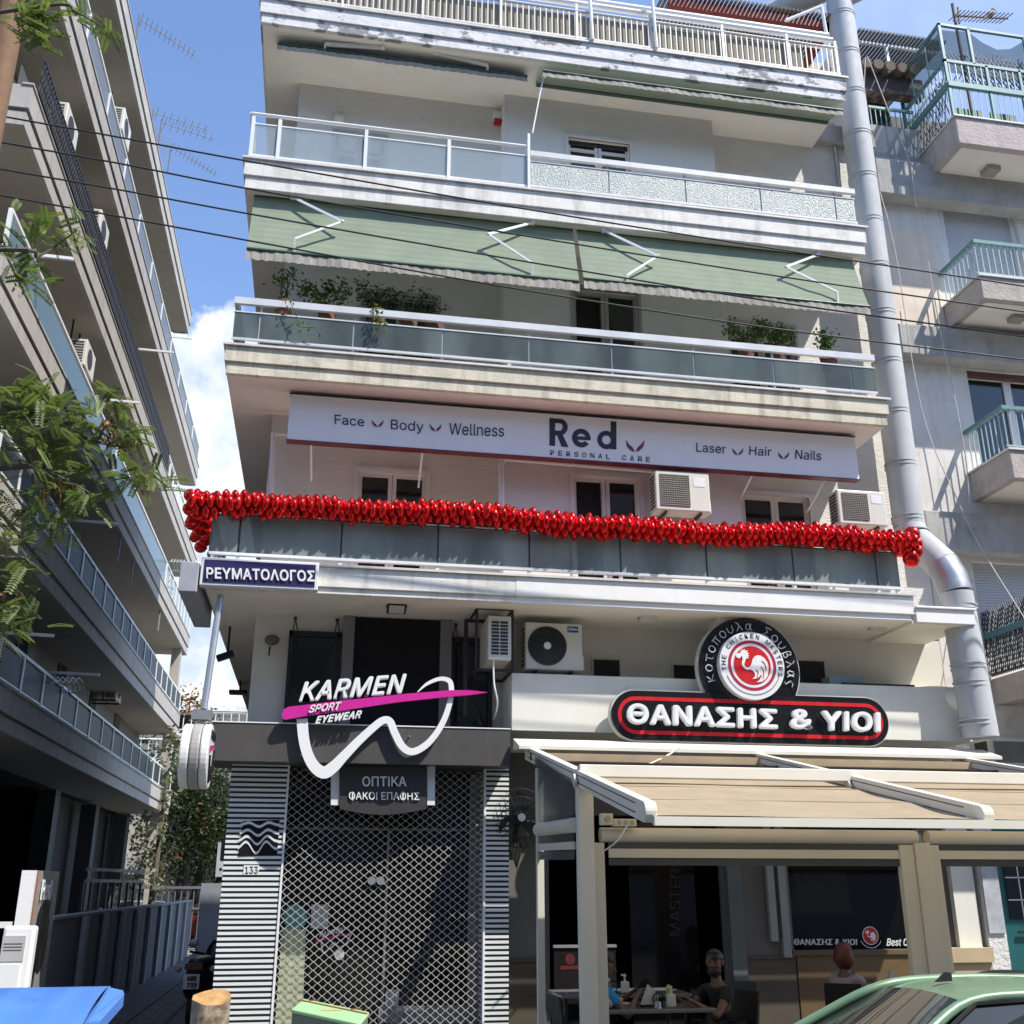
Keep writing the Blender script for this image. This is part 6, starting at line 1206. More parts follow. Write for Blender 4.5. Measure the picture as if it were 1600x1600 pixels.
# ---------------------------------------------------------------- foreground locust tree, its branches entering at the left
tree = thing('locust_tree', 'locust tree whose feathery branches and brown pods enter at the left edge', 'tree', (-5.3, 8.9, PZ))
bark = mat('grey_brown_bark', (.12, .10, .08), .9, bump=.8, bscale=14, bvec=(1, 1, .3))
m = MB(); m.tube([(-5.3, 8.9, PZ), (-5.2, 8.9, 1.8), (-5.35, 8.95, 3.8), (-5.1, 8.9, 6.0), (-5.3, 9.0, 9.5)], [.2, .16, .13, .1, .04], 10); m.build('trunk', bark, tree, smooth=True)
LOC = leafmat('locust_leaf', (.05, .09, .022), (.22, .28, .09), .4); POD = leafmat('dry_pod', (.24, .11, .035), (.42, .22, .09), .2)
rt = random.Random(21); br = MB(); fo = MB(); po = MB(); YT = 9.0
def frond(p, d, L):
    d = d.normalized(); s = d.cross(Vector((rt.gauss(0, .3), rt.gauss(0, .3), 1))).normalized(); nrm = s.cross(d); n = 11
    for k in range(n):
        u = (k + .6) / n; c = p + d * L * u - Vector((0, 0, 1)) * .10 * L * u * u * 2
        for sg in (-1, 1):
            a = (s * sg + d * .35 - nrm * .15).normalized(); l = .05 * (1 - .35 * abs(u - .45)); w = d * .012
            fo.add([c, c + a * l * .5 + w, c + a * l, c + a * l * .5 - w], [(0, 1, 2, 3)])
    br.tube([p, p + d * L * .5, p + d * L - Vector((0, 0, .2 * L))], .0022, 3, caps=False)
def spray(px, py, rad, n, dirs=None, Y=YT, L=.2):
    c = at(px, py, Y=Y)
    for i in range(int(n * 1.0)):
        p = c + Vector((rt.gauss(0, rad), rt.gauss(0, rad * 1.2), rt.gauss(0, rad * .8))); frond(p, Vector((rt.gauss(.3, .7), rt.gauss(0, .6), rt.gauss(-.1, .5))), L * rt.uniform(.8, 1.3))
def limb(pts, r0, r1):
    q = [Vector(pts[0])] + [at(x, y, Y=YT + rt.uniform(-.2, .2)) for x, y in pts[1:]]; q = spline(q, 5); br.tube(q, [r0 + (r1 - r0) * i / (len(q) - 1) for i in range(len(q))], 6)
limb([(-5.2, 8.9, 5.0), (10, 640), (70, 660), (150, 690), (200, 700)], .04, .006); limb([(-5.1, 8.9, 5.6), (60, 655), (140, 665), (215, 720)], .03, .005); limb([(-5.2, 8.9, 4.4), (20, 730), (80, 740), (140, 770)], .035, .006); limb([(-5.2, 8.9, 6.6), (10, 390), (60, 400), (120, 360)], .03, .005); limb([(-5.2, 8.9, 3.4), (0, 870), (30, 930)], .03, .006); limb([(-5.3, 9, 9.0), (60, 10), (120, 20), (165, 45)], .025, .004)
for a in ((30, 640, .2, 60), (85, 640, .16, 40), (50, 690, .2, 46), (110, 670, .12, 22), (20, 780, .2, 44), (70, 800, .16, 26), (130, 765, .1, 26), (215, 735, .1, 26), (100, 720, .14, 18), (158, 625, .06, 9), (178, 625, .05, 8), (190, 665, .06, 12), (200, 680, .05, 8), (25, 370, .14, 26), (65, 365, .1, 16), (125, 360, .06, 9), (50, 435, .06, 10), (15, 420, .06, 8), (15, 900, .12, 26), (20, 950, .1, 22), (5, 960, .1, 14), (40, 25, .12, 26), (70, 10, .1, 16), (55, 55, .07, 10), (165, 50, .05, 6), (130, 25, .05, 6), (5, 850, .1, 12), (30, 30, .14, 18)): spray(*a)
for px, py, n in ((165, 660, 26), (172, 685, 22), (60, 690, 16), (118, 675, 12), (192, 690, 10), (95, 760, 16), (75, 770, 12), (28, 445, 8), (10, 935, 12), (12, 380, 8)):
    c = at(px, py, Y=YT)
    for i in range(n):
        p = c + Vector((rt.gauss(0, .045), rt.gauss(0, .05), rt.gauss(0, .05))); d = Vector((rt.gauss(0, .3), rt.gauss(0, .3), -1)).normalized(); s = d.cross(Vector((rt.gauss(0, 1), rt.gauss(0, 1), .1))).normalized(); l = rt.uniform(.05, .1); po.add([p, p + d * l * .5 + s * .014, p + d * l, p + d * l * .5 - s * .014], [(0, 1, 2, 3)])
br.build('limb', bark, tree); fo.build('crown', LOC, tree); po.build('pods', POD, tree)
p = at(16, 70, Y=10.6); m = MB(); m.tube([(p.x - .06, 10.6, PZ), (p.x - .06, 10.6, 8), (p.x - .06, 10.6, 15.5)], [.19, .17, .13], 16); pole = solid(m, 'utility_pole', mat('orange_brown_timber', (.20, .115, .065), .85, var=.25, bump=.5, bscale=12, bvec=(2, 2, .15), streak=.4, stain=(.12, .06, .03)), 'weathered orange brown timber utility pole at the top left corner', 'pole', smooth=True)
# ---------------------------------------------------------------- trees at the end of the alley
def alley_tree(label, px, Y, zb, r, h, n, seed, pod=0, lean=0):
    p = at(px, 1400, Y=Y); t = thing('alley_tree', label, 'tree', (p.x, Y, PZ), 'trees at the end of the alley'); rnd = random.Random(seed); m = MB(); m.tube([(p.x, Y, PZ), (p.x + lean * .4, Y, zb * .6), (p.x + lean, Y, zb + 1.5)], [.3, .24, .12], 10)
    for k in range(6): a = rnd.uniform(0, 6.28); m.tube([(p.x + lean * .8, Y, zb + .3 * k * .5), (p.x + lean + math.cos(a) * r * .6, Y + math.sin(a) * r * .6, zb + h * rnd.uniform(.3, .8))], [.09, .02], 6)
    m.build('trunk', mat('dark_bark', (.03, .026, .022), .9), t); f = MB(); cl = [Vector((p.x + lean + rnd.gauss(0, r * .45), Y + rnd.gauss(0, r * .45), zb + h * .5 + rnd.gauss(0, h * .27))) for _ in range(60)]
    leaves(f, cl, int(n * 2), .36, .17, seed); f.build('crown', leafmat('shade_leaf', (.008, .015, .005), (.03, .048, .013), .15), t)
    if pod: q = MB(); leaves(q, cl[:6], pod, .3, .22, seed + 1); q.build('pods', POD, t)
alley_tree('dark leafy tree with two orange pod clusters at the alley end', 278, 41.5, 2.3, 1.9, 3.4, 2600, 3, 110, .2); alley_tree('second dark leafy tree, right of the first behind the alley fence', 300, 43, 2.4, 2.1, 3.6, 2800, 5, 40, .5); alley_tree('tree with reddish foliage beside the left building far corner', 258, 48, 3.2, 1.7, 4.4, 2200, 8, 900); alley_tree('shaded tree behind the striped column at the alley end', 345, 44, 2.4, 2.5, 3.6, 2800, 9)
m = MB(); rnd = random.Random(2); a = at(236, 1400, Y=35.5); pts = [a + Vector((rnd.gauss(0, .2), rnd.gauss(0, .2), z)) for z in [i * .08 + .2 for i in range(60)]]; st = MB(); st.tube([(a.x, a.y, PZ), (a.x + .1, a.y, 5)], [.12, .05], 8); t = thing('climber_trunk', 'ivy wrapped tree trunk at the far corner of the left building', 'tree', (a.x, a.y, PZ)); st.build('trunk', bark, t); leaves(MB(), pts, 500, .14, .2, 4).build('crown', leafmat('pale_ivy', (.10, .11, .06), (.26, .25, .17)), t)
# ---------------------------------------------------------------- vehicles
RUB = mat('tyre_rubber', (.015, .015, .016), .8); CGL = mat('car_window_glass', (.03, .035, .035), .03, spec=.8)
def wheel(c, r, w, par):
    c = Vector(c); o = MB().tube([c + Vector((0, -w / 2, 0)), c + Vector((0, w / 2, 0))], r, 24).build('wheel', RUB, par, smooth=True); m = MB(); m.tube([c + Vector((0, -w / 2 - .008, 0)), c + Vector((0, w / 2 + .008, 0))], r * .62, 20); m.build('rim', GREYMETAL, o); return o
def car(label, x, y, z, rz, paint, name='parked_car', group=None):
    # heading -X, built round its own base point
    t = thing(name, label, 'car', (0, 0, 0), group)
    # side profile (x along the car, front negative), lower body and greenhouse lofted over the width
    W = .84
    def loft(rows, nm, m, par=t, smooth=True):
        f = MB(); k = len(rows[0]); 
        for r in rows: f.v += [Vector(q) for q in r]
        f.f = [(i * k + j, i * k + j + 1, (i + 1) * k + j + 1, (i + 1) * k + j) for i in range(len(rows) - 1) for j in range(k - 1)]; return f.build(nm, m, par, smooth=smooth)
    xs = [(-2.05, .42, .62, .60), (-1.98, .40, .70, .72), (-1.6, .3, .82, .80), (-1.0, .28, .92, .83), (-.75, .28, .95, .84), (0, .27, .97, .85), (.9, .28, .98, .85), (1.5, .3, .98, .83), (1.85, .34, .96, .78), (1.95, .4, .85, .70)]
    rows = []
    for X, zb, zt, w in xs: rows.append([(X, -w * .9, zb), (X, -w, (zb + zt) / 2), (X, -w * .98, zt - .06), (X, -w * .9, zt), (X, -w * .5, zt + .03), (X, 0, zt + .035), (X, w * .5, zt + .03), (X, w * .9, zt), (X, w * .98, zt - .06), (X, w, (zb + zt) / 2), (X, w * .9, zb), (X, 0, zb - .02)])
    body = loft(rows, 'body', paint); sbd = body.modifiers.new('sub', 'SUBSURF'); sbd.levels = sbd.render_levels = 2
    def sec(X, z, w, cr=.06): return [(X, -w, z - cr), (X, -w * .93, z - .018), (X, -w * .6, z), (X, 0, z + .012), (X, w * .6, z), (X, w * .93, z - .018), (X, w, z - cr)]
    loft([sec(-.12, 1.375, .50), sec(.05, 1.415, .545), sec(.4, 1.44, .56), (sec(.85, 1.435, .56)), sec(1.25, 1.40, .55), sec(1.42, 1.36, .53)], 'roof', paint)
    rfo = [q for q in bpy.data.objects if q.parent == t and q.name.startswith('roof')][-1]; sbd = rfo.modifiers.new('sub', 'SUBSURF'); sbd.levels = sbd.render_levels = 2
    def strip(a, b, nm, m, th=.012):
        f = MB(); vs = [Vector(q) for q in a + b]; n = len(a); f.add(vs, [(i, i + 1, n + i + 1, n + i) for i in range(n - 1)]); return f.build(nm, m, t, smooth=True)
    top = [(-.13, -.485 + .97 * i / 6, 1.36 + .028 * math.sin(math.pi * i / 6)) for i in range(7)]; bot = [(-.92 - .09 * math.sin(math.pi * i / 6), -.70 + 1.4 * i / 6, .955) for i in range(7)]
    ws = strip(top, bot, 'windscreen', CGL); strip([(1.42, -.5 + 1.0 * i / 4, 1.34) for i in range(5)], [(1.8, -.66 + 1.32 * i / 4, .97) for i in range(5)], 'rear_window', CGL)
    for s in (-1, 1):
        pl = MB(); pl.tube(spline([(-.97, s * .74, .95), (-.55, s * .64, 1.17), (-.12, s * .525, 1.365), (.4, s * .575, 1.40), (.85, s * .575, 1.395), (1.25, s * .555, 1.36), (1.55, s * .62, 1.16), (1.76, s * .70, .96)], 5), .034, 8); pl.build('pillar', paint, t, smooth=True)
        pl = MB(); pl.bar((.42, s * .585, 1.375), (.46, s * .79, .97), .09, .035); pl.build('door_pillar', mat('black_trim', (.025, .025, .027), .4), t)
        g = MB(); g.poly((-.78, s * .74, .975), (-.1, s * .545, 1.345), (.37, s * .60, 1.372), (.41, s * .785, .975)); g.build('side_window', CGL, t); g = MB(); g.poly((.49, s * .785, .975), (.46, s * .60, 1.372), (1.2, s * .575, 1.34), (1.58, s * .735, .975)); g.build('side_window', CGL, t)
        m = MB(); m.bar((-.8, s * .748, .985), (-.1, s * .555, 1.358), .018); m.bar((-.1, s * .555, 1.358), (.4, s * .608, 1.385), .018); m.build('window_seal', mat('black_trim', (.025, .025, .027)), t)
        m = MB(); m.box(-.02, .0, s * .845, s * .853, .4, .95); m.box(.45, .465, s * .845, s * .853, .4, .95); m.build('door_gap', BLACKM, t); m = MB(); m.box(.28, .42, s * .85, s * .875, .84, .875); m.build('door_handle', paint, t)
        m = MB(); m.sphere((-.62, s * .93, 1.0), (.07, .11, .07), 10, 8); m.build('mirror', paint, t, smooth=True); m = MB(); m.sphere((-1.92, s * .58, .68), (.12, .17, .09), 12, 8); m.build('headlight', mat('headlight_lens', (.6, .6, .6), .1), t, smooth=True); m = MB(); m.sphere((1.9, s * .62, .8), (.06, .1, .12), 10, 8); m.build('tail_light', mat('tail_light_red', (.4, .01, .01), .2), t, smooth=True)
        wheel((-1.3, s * .74, .3), .3, .19, t); wheel((1.25, s * .74, .3), .3, .19, t)
    m = MB(); m.prism([(-.02, -.01, 1.43), (.1, -.01, 1.435), (.1, -.01, 1.485), (.06, -.01, 1.49)], (0, .02, 0)); m.build('roof_aerial', BLACKM, t)
    m = MB(); m.box(-2.07, -2.03, -.26, .26, .42, .53); m.build('number_plate', ALU, t)
    t.location = (x, y, z); t.rotation_euler.z = rz; WL[t.name] = t.location.copy(); return t
GREENP = mat('green_metallic_paint', (.14, .24, .145), .42, .12, var=.05, coat=.25)
car('light green hatchback parked at the kerb in the bottom right corner', 4.05, 6.85, GZ, 0, GREENP)
car('grey saloon parked behind the alley fence', -6.0, 38.6, PZ, R(25), mat('grey_car_paint', (.14, .145, .15), .3, .3, coat=.5), group='cars behind the alley fence'); car('white car parked in the sun beyond the alley fence', -8.6, 42.2, PZ, R(10), mat('white_car_paint', (.75, .75, .74), .3, coat=.5), group='cars behind the alley fence')
car('dark red car half hidden behind the gate post', -3.2, 41.2, PZ, R(-20), mat('dark_red_car_paint', (.12, .02, .02), .3, coat=.5), group='cars behind the alley fence')
# scooter by the striped column
p = at(315, 1520, Y=17.2); t = thing('motorcycle', 'black scooter with a white number plate parked against the side wall in the alley', 'motorcycle', (0, 0, 0)); BP = mat('black_scooter_plastic', (.010, .010, .011), .3)
wheel((0, 0, 0), .1, .1, None) if False else None
for y in (.1, 1.35): q = MB(); q.tube([(-.06, y, .27), (.06, y, .27)], .27, 20); q.build('wheel', RUB, t, smooth=True)
q = MB(); q.sphere((0, .35, .72), (.2, .5, .16), 14, 10); q.sphere((0, .15, .6), (.2, .36, .26), 12, 8); q.sphere((0, 1.2, .75), (.19, .2, .4), 12, 8); q.build('body', BP, t, smooth=True)
q = MB(); q.sphere((0, .3, .88), (.17, .42, .08), 12, 8); q.build('saddle', BLACKM, t, smooth=True)
q = MB(); q.tube([(-.36, 1.0, .97), (-.15, 1.1, .93), (.15, 1.1, .93), (.36, 1.0, .97)], .018, 8); q.build('handlebar', BLACKM, t)
for s in (-1, 1): q = MB(); q.tube([(s * .26, 1.06, .95), (s * .3, 1.02, 1.05)], .01, 6); q.sphere((s * .31, 1.0, 1.09), (.075, .02, .05), 12, 8); q.build('mirror', GREYMETAL, t, smooth=True)
q = MB(); q.box(-.12, .12, -.2, -.13, .80, .88); q.build('tail_light', mat('dark_red_lens', (.06, .008, .008), .2), t); q = MB(); q.box(-.11, .11, -.26, -.25, .56, .75); pl = q.build('number_plate', mat('dull_white_plate', (.5, .5, .5), .5), t)
l = MB(); letters(l, 'ABE', (-.06, -.261, .665), (.13, 0, 0), (0, 0, .06), (0, -.003, 0), bold=.02); letters(l, '739', (-.05, -.261, .58), (.13, 0, 0), (0, 0, .06), (0, -.003, 0), bold=.02); l.build('plate_lettering', BLACKP, pl)
for s in (-1, 1): q = MB(); q.sphere((s * .24, -.06, .8), (.05, .04, .045), 10, 6); q.build('indicator', mat('grey_lens', (.3, .3, .3), .2), t)
t.location = (p.x - .02, 16.6, PZ); t.rotation_euler.z = R(-8); WL[t.name] = t.location.copy()
dup(t, Vector((8.5, 12.25, PZ)) - t.location, 'motorcycle whose handlebar shows over the car roof beside the cream pillar', R(80))
# ---------------------------------------------------------------- bin, stump, green box
BLUE = mat('blue_bin_plastic', (.075, .20, .56), .38, var=.08, scale=1.6)
a = at(170, 1541, Z=.95); yb = a.y; bn = thing('recycling_bin', 'big blue wheeled recycling bin in the bottom left corner', 'bin', (a.x - .7, yb - .5, GZ)); x1 = a.x; x0 = x1 - 1.35; yf = yb - .95
def lidz(u): return .95 - .04 * u - .16 * u * u
m = MB(); vs = []; nx, ny = 26, 10
for j in range(ny + 1):
    for i in range(nx + 1):
        u = j / ny; x = x0 + (x1 - x0) * i / nx; rb_ = .012 * max(0, math.sin(i * 2 * math.pi / 6.5)); vs.append((x, yb - .95 * u, lidz(u) + rb_ * (1 if .05 < u < .95 else 0)))
n = nx + 1; m.add(vs, [(j * n + i, j * n + i + 1, (j + 1) * n + i + 1, (j + 1) * n + i) for j in range(ny) for i in range(nx)])
m.prism([(x1, yb, .95), (x1, yf, lidz(1)), (x1, yf, lidz(1) - .06), (x1, yb, .87)], (.012, 0, 0)); m.prism([(x0, yb, .95), (x0, yf, lidz(1)), (x0, yf, lidz(1) - .06), (x0, yb, .87)], (-.012, 0, 0)); m.box(x0, x1, yf - .02, yf, lidz(1) - .08, lidz(1)); m.build('lid', BLUE, bn, smooth=True)
m = MB(); m.prism([(x1 - .004, yb + .0, .945), (x1 + .1, yb - .03, .925), (x1 + .125, yb - .12, .91), (x1 + .07, yb - .6, .80), (x1 - .004, yb - .7, .80)], (0, 0, -.075)); m.bar((x1 + .02, yb - .3, .72), (x1 + .1, yb - .3, .84), .03); m.build('side_bracket', BLUE, bn)
m = MB(); m.add([(x0 + .05, yb - .05, .86), (x1 - .05, yb - .05, .86), (x1 - .05, yf + .03, .74), (x0 + .05, yf + .03, .74), (x0 + .15, yb - .15, GZ + .12), (x1 - .15, yb - .15, GZ + .12), (x1 - .15, yf + .15, GZ + .12), (x0 + .15, yf + .15, GZ + .12)], [(0, 1, 2, 3), (4, 7, 6, 5), (0, 4, 5, 1), (1, 5, 6, 2), (2, 6, 7, 3), (3, 7, 4, 0)]); m.build('tub', BLUE, bn)
m = MB(); m.box(x1 - .75, x1 - .55, yb - .002, yb + .05, .9, .94); m.build('hinge', BLUE, bn)
for x in (x0 + .2, x1 - .2):
    for y in (yb - .2, yf + .2): m = MB(); m.tube([(x - .03, y, GZ + .08), (x + .03, y, GZ + .08)], .08, 12); m.build('wheel', RUB, bn)
p = at(329, 1558, Z=.8); st_ = thing('tree_stump', 'sawn off tree trunk with a pale cut top on the pavement', 'tree stump', (p.x, p.y, PZ))
d = (at(357, 1558, Z=.8) - at(300, 1558, Z=.8)).length / 2
m = MB(); vs = []; n = 30; rows = 14
for j in range(rows + 1):
    for i in range(n):
        a = 2 * math.pi * i / n; z = PZ + (.8 - PZ) * j / rows; r = d * (1.02 + .1 * (1 - j / rows) ** 3 + .05 * math.sin(3 * a + 1) + .03 * math.sin(7 * a + 2 * z) + .025 * noise.noise(Vector((math.cos(a) * 3, math.sin(a) * 3, z * 2)))); vs.append((p.x + r * math.cos(a), p.y + r * math.sin(a), z + (.012 * math.sin(2 * a) + .3 * r * math.sin(a) * (j / rows) ** 6 if j > rows - 5 else 0)))
m.add(vs, [(j * n + i, j * n + (i + 1) % n, (j + 1) * n + (i + 1) % n, (j + 1) * n + i) for j in range(rows) for i in range(n)]); m.build('trunk', mat('peeling_pale_bark', (.34, .27, .19), .9, var=.4, scale=9, bump=1.0, bscale=16, bvec=(1.5, 1.5, .2), patch=.85, patchc=(.10, .07, .045), thresh=(.5, .56)), st_, smooth=True)
m = MB(); top = vs[-n:]; c = Vector((p.x, p.y, .79)); inner = [c.lerp(Vector(q), .75) + Vector((0, 0, -.008)) for q in top]; m.add(top + inner + [c], [(i, (i + 1) % n, n + (i + 1) % n, n + i) for i in range(n)] + [(n + i, n + (i + 1) % n, 2 * n) for i in range(n)]); m.build('cut_face', mat('orange_cut_wood', (.46, .26, .10), .8, var=.35, scale=12, bump=.5), st_)
# green street box
ZG = .68
c = [at(455, 1577, Z=ZG), at(562, 1600, Z=ZG), at(577, 1581, Z=ZG), at(474, 1560, Z=ZG)]
gb = thing('street_cabinet', 'small green topped box with orange lines standing before the lattice shutter', 'box', (c[0] + c[2]) / 2 - Vector((0, 0, ZG - PZ)))
m = MB(); m.prism([q + Vector((0, 0, -.03)) for q in c], (0, 0, .03)); lid = m.build('lid', mat('mint_green_paint', (.36, .60, .30), .5, var=.06), gb, bevel=.012)
ctr = sum(c, Vector()) / 4; m = MB(); m.prism([ctr + (q - ctr) * .97 + Vector((0, 0, -.031)) for q in c], (0, 0, PZ - ZG + .03)); m.build('case', mat('grey_green_case', (.16, .20, .14), .6, var=.05), gb)
m = MB(); a, b = c[3].lerp(c[0], .22), c[2].lerp(c[1], .22); m.bar(a + Vector((0, 0, .006)), b + Vector((0, 0, .006)), .018, .006); m.build('orange_line', mat('orange_print', (.5, .17, .05), .5), lid); m = MB(); q = c[0].lerp(c[2], .52); m.sphere(q + Vector((0, 0, .002)), (.09, .03, .004), 10, 4); m.build('ornament', mat('ochre_print', (.52, .35, .08), .5), lid)
m = MB()
for u in (.18, .82): q = c[3].lerp(c[2], u); m.obox(q + Vector((.0, -.015, .004)), (.09, .02, .008))
m.build('hinge', mat('brown_hinge', (.10, .06, .04), .6), lid)

# ---------------------------------------------------------------- small things seen in the gap under the first balcony glass
for px, w_, c_, la in ((752, .22, (.55, .5, .45), 'folded cream cloth lying on the first balcony edge, left of the blue one'), (786, .3, (.25, .38, .5), 'blue and white plastic bag lying on the first balcony edge'), (1180, .3, (.62, .62, .62), 'pale tray lying on the first balcony edge below the right window')):
    p = at(px, 888 if px < 1000 else 905, Y=13.3); m = MB(); rr = random.Random(px)
    for k in range(5): m.sphere((p.x + rr.uniform(-w_ / 2, w_ / 2), 13.32 + rr.uniform(0, .1), 5.48 + rr.uniform(0, .015)), (.08, .06, .03), 7, 5, Matrix.Rotation(rr.uniform(0, 3), 3, 'Z'))
    solid(m, 'balcony_clutter', mat('clutter_%d' % px, c_, .6, var=.4, scale=14), la, 'clutter')
# ---------------------------------------------------------------- people at the restaurant tables
def skinmesh(name, verts, edges, radii, m, parent=None, sub=2, root=0):
    w = wloc(parent); me = bpy.data.meshes.new(name); me.from_pydata([Vector(v) - w for v in verts], edges, []); me.materials.append(m)
    o = bpy.data.objects.new(name, me); COL.objects.link(o); sk = o.modifiers.new('skin', 'SKIN'); sk.use_smooth_shade = True; sk.branch_smoothing = .6
    for i, r in enumerate(radii):
        d = me.skin_vertices[0].data[i]; d.radius = r if isinstance(r, tuple) else (r, r); d.use_root = (i == root)
    sb = o.modifiers.new('sub', 'SUBSURF'); sb.levels = sub; sb.render_levels = sub
    bpy.context.view_layer.update(); dg = bpy.context.evaluated_depsgraph_get(); me2 = bpy.data.meshes.new_from_object(o.evaluated_get(dg)); o.modifiers.clear(); o.data = me2; bpy.data.meshes.remove(me)
    for p in me2.polygons: p.use_smooth = True
    if parent: o.parent = parent; WL[o.name] = w.copy()
    return o
SKIN = mat('tanned_skin', (.13, .07, .048), .5, var=.08); HAIRB = mat('black_hair', (.012, .009, .008), .5); HAIRR = mat('auburn_hair', (.10, .022, .012), .5, var=.3, scale=20)
def person(label, hip, face, shirt, hairm, hands, beard=False, longhair=False, nod=0.0, sleeve=.5, shoulder_w=.2, lean=.05, look=0.0, trousers=None):
    # hip: seat point; face: heading angle (0 looks along +X); hands: two points the hands reach
    H = Vector(hip); F = Vector((math.cos(face), math.sin(face), 0)); Sd = Vector((-F.y, F.x, 0)); U = Vector((0, 0, 1)); t = thing('person', label, 'person', (H.x, H.y, PZ), 'people at the restaurant')
    ch = H + U * .40 + F * lean; nk = H + U * .53 + F * lean * 1.2; LF = Matrix.Rotation(look, 3, 'Z') @ F
    hd = nk + U * .055 + LF * .015; fw = (LF * math.cos(nod) - U * math.sin(nod)).normalized(); up = (U * math.cos(nod) + LF * math.sin(nod)).normalized(); hs = Vector((-LF.y, LF.x, 0))
    V, E_, Rr = [], [], []
    def v(p, r): V.append(Vector(p)); Rr.append(r); return len(V) - 1
    def e(a, b): E_.append((a, b))
    pv = v(H + U * .08, (.15, .12)); wa = v(H + U * .24 + F * lean * .5, (.135, .105)); cs = v(ch, (.155, .115)); n0 = v(nk - U * .03, (.062, .062)); n1 = v(nk + U * .05, (.052, .055))
    e(pv, wa); e(wa, cs); e(cs, n0); e(n0, n1)
    h0 = v(hd + fw * .012 + up * .03, (.062, .07)); h1 = v(hd + up * .10 + fw * .01, (.077, .092)); h2 = v(hd + up * .17 - fw * .005, (.07, .085)); h3 = v(hd + up * .205 - fw * .01, (.035, .045)); e(n1, h0); e(h0, h1); e(h1, h2); e(h2, h3)
    arms = []
    for s, hp in ((1, hands[0]), (-1, hands[1])):
        sh = ch + Sd * s * shoulder_w + U * .03; hp = Vector(hp); mid = (sh + hp) / 2; L = (hp - sh).length; drop = max(.0, (.29 ** 2 - (L / 2) ** 2)) ** .5 if L < .56 else 0
        el = mid + (Sd * s * .45 - U * .85).normalized() * drop
        a = v(ch + Sd * s * shoulder_w * .55 + U * .025, (.085, .075)); b = v(sh, .058); c = v(sh.lerp(el, .5), .047); d = v(el, .041); f = v(el.lerp(hp, .5), .037); g = v(hp, .026)
        e(cs, a); e(a, b); e(b, c); e(c, d); e(d, f); e(f, g); arms.append((sh, el, hp, s))
        dr = (hp - el).normalized(); side = dr.cross(U).normalized(); palm = v(hp + dr * .045, (.034, .018)); e(g, palm)
        for k in range(4):
            l = (.068, .078, .074, .058)[k]; b0 = hp + dr * .075 + side * (k - 1.5) * .019; q0 = v(b0, .009); q1 = v(b0 + dr * l * .5 - U * .008, .0085); q2 = v(b0 + dr * l * .85 - U * .032, .0075); e(palm, q0); e(q0, q1); e(q1, q2)
        tb = hp + dr * .03 - side * s * .034; q0 = v(tb, .011); q1 = v(tb + dr * .03 - side * s * .022 - U * .01, .0095); e(g, q0); e(q0, q1)
    for s in (1, -1):
        a = v(H + Sd * s * .1 + U * .03, .085); b = v(H + Sd * s * .11 + F * .24 + U * .06, .075); c = v(H + Sd * s * .115 + F * .45 + U * .05, .058); d = v(H + Sd * s * .12 + F * .47 - U * .17, .05); f = v(H + Sd * s * .12 + F * .46 - U * .38, .038); g = v(H + Sd * s * .125 + F * .56 - U * .42, .034); e(pv, a); e(a, b); e(b, c); e(c, d); e(d, f); e(f, g)
    body = skinmesh('body', V, E_, Rr, SKIN, t)
    m = MB(); M3 = Matrix((hs, fw, up)).transposed()
    def hp_(x, f, u): return hd + hs * x + fw * f + up * u
    m.prism([hp_(-.012, .088, .115), hp_(.012, .088, .115), hp_(.018, .094, .072), hp_(-.018, .094, .072)], fw * .012); m.sphere(hp_(0, .112, .075), (.015, .015, .013), 8, 6); m.build('nose', SKIN, body, smooth=True)
    for s in (-1, 1):
        m = MB(); m.sphere(hp_(s * .032, .078, .112), (.013, .01, .009), 8, 6); m.build('eye', mat('dark_eye', (.02, .015, .012), .2), body); m = MB(); m.sphere(hp_(s * .083, -.005, .1), (.014, .022, .034), 8, 6, M3); m.build('ear', SKIN, body, smooth=True)
        m = MB(); m.bar(hp_(s * .015, .09, .135), hp_(s * .05, .08, .137), .008, .01); m.build('eyebrow', hairm, body)
    m = MB(); m.bar(hp_(-.024, .096, .043), hp_(.024, .096, .043), .008, .012); m.build('lips', mat('lip_colour', (.25, .09, .07), .5), body)
    m = MB()
    vs0 = len(m.v); m.sphere((0, 0, 0), (.094, .108, .088), 20, 14); q = []
    for p in m.v:
        k = p.copy()
        if p.y > .02 and p.z < .045: k *= .80
        q.append(hp_(k.x, k.y - .006, k.z + .148 - (.0 if p.z > 0 else .0)))
    m.v = q; m.build('hair', hairm, body, smooth=True)
    if beard:
        m = MB(); m.sphere((0, 0, 0), (.075, .075, .062), 16, 10); m.v = [hp_(p.x, p.y + .033 - (.03 if p.z > .02 and p.y > .04 and abs(p.x) < .03 else 0), p.z + .022) for p in m.v]; m.build('beard', hairm, body, smooth=True)
    if longhair:
        m = MB(); m.sphere((0, 0, 0), (.118, .12, .155), 16, 12); m.v = [hp_(p.x * (1 + .15 * (p.z < 0)), p.y - .03 - (.04 if p.y > .03 else 0), p.z + .085) for p in m.v]; m.build('long_hair', hairm, body, smooth=True)
    V, E_, Rr = [], [], []
    a = v(H + U * .05, (.165, .135)); b = v(H + U * .24 + F * lean * .5, (.15, .12)); c = v(ch, (.168, .128)); d = v(nk - U * .045, (.085, .08)); e(a, b); e(b, c); e(c, d)
    for sh, el, hp, s in arms:
        q0 = v(ch + Sd * s * shoulder_w * .55 + U * .028, (.096, .085)); q1 = v(sh, .07); q2 = v(sh.lerp(el, sleeve), .062); e(c, q0); e(q0, q1); e(q1, q2)
    skinmesh('shirt', V, E_, Rr, shirt, t)
    V, E_, Rr = [], [], []
    a = v(H + U * .04, (.16, .135))
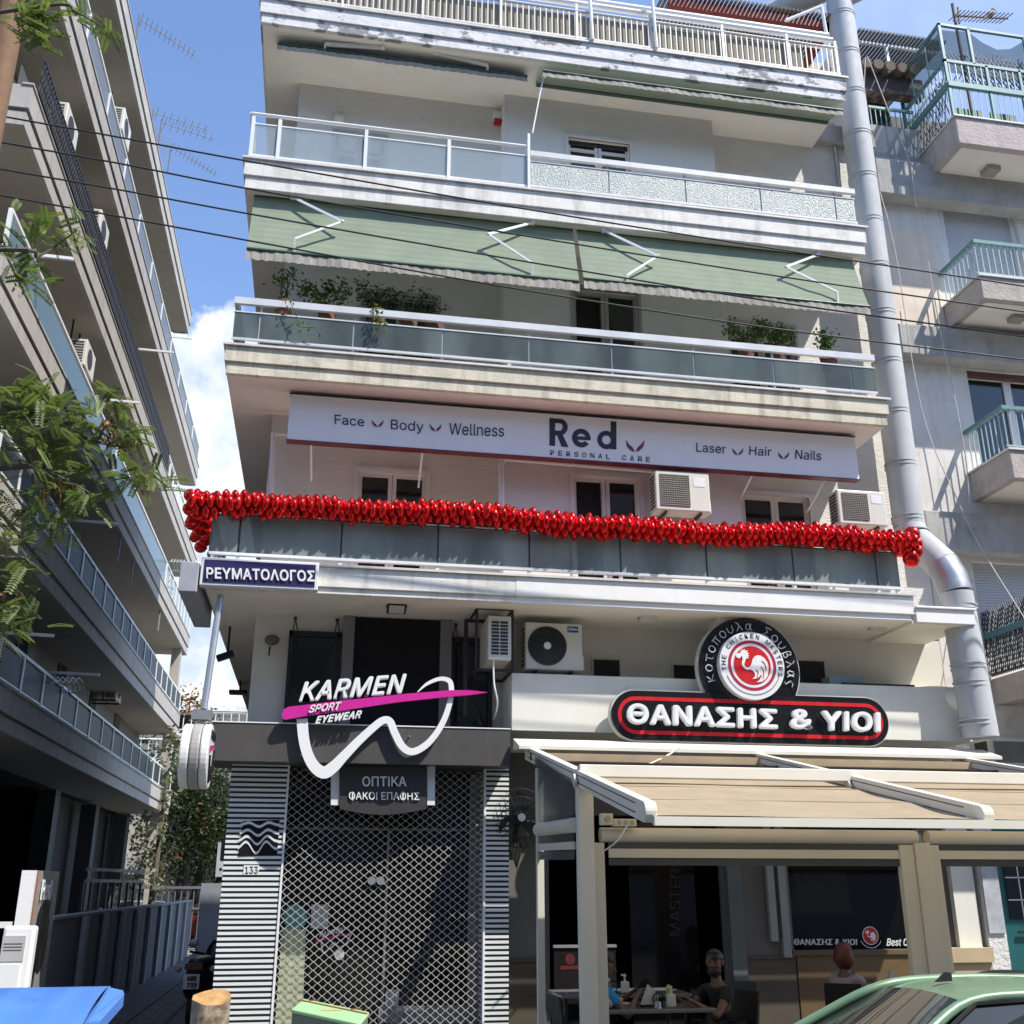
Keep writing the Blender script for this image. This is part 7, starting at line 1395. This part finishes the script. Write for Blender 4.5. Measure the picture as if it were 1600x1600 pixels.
    for s in (1, -1):
        b = v(H + Sd * s * .1 + U * .03, .095); c = v(H + Sd * s * .11 + F * .24 + U * .06, .085); d = v(H + Sd * s * .115 + F * .45 + U * .05, .068); f = v(H + Sd * s * .12 + F * .47 - U * .17, .06); g = v(H + Sd * s * .12 + F * .465 - U * .34, .05); e(a, b); e(b, c); e(c, d); e(d, f); e(f, g)
    skinmesh('trousers', V, E_, Rr, trousers or mat('dark_denim', (.02, .024, .035), .85), t); return t
SEAT = PZ + .46
BLACKC = mat('black_cotton', (.012, .012, .013), .9); BLUEC = mat('bright_blue_cotton', (.015, .2, .48), .85, var=.08); WHITEC = mat('white_cotton', (.27, .255, .27), .9)
person('bearded man in a black T-shirt sitting at the table, forearms on the table', (4.30, 11.35, SEAT), R(188), BLACKC, HAIRB, [(3.85, 11.05, TZ + .04), (3.80, 11.42, TZ + .04)], beard=True, look=R(48), shoulder_w=.23, lean=.08)
pm = person('man in a blue shirt hunched behind the pergola post, looking down at his phone', (2.82, 11.25, SEAT), R(8), BLUEC, HAIRB, [(3.3, 11.38, TZ + .1), (3.32, 11.2, TZ + .1)], nod=.35, lean=.13, shoulder_w=.2)
c = Vector((3.40, 11.27, TZ + .16)); m = MB(); m.obox(c, (.09, .05, .16), Matrix.Rotation(R(40), 4, 'Y')); solid(m, 'phone', BLACKP, 'dark phone in the hands of the man in the blue shirt', 'phone')
person('woman with auburn hair and a white top seen from behind by the black window', (6.06, 12.25, SEAT), R(35), WHITEC, HAIRR, [(6.45, 12.55, TZ + .05), (6.5, 12.35, TZ + .05)], longhair=True, shoulder_w=.17, lean=.08, nod=.1, sleeve=.3)
person('man in dark clothes seen in profile by the double post, hand near his mouth', (7.40, 12.45, SEAT), R(175), BLACKC, HAIRB, [(7.08, 12.35, SEAT + .55), (7.0, 12.6, TZ + .05)], shoulder_w=.2, lean=.1)
# ---------------------------------------------------------------- unseen block added across the street: cuts low sky light, fills reflections
op = thing('added_opposite_building', 'plain unseen apartment block added across the street to cut low sky light and feed reflections', 'building', (0, -22, GZ)); m = MB()
m.box(-40, -4, -34, -13, GZ, 19); m.box(-3.9, 44, -34, -14, GZ, 21); m.build('wall', mat('opposite_wall', (.40, .38, .35), .9), op); m = MB()
for i in range(6):
    z = 3 + 3 * i
    for x in range(-38, 42, 4):
        m.box(x, x + 2.2, -13.98 if x > -4 else -12.98, -13.9 if x > -4 else -12.9, z, z + 1.9)
m.build('window', PANE, op)
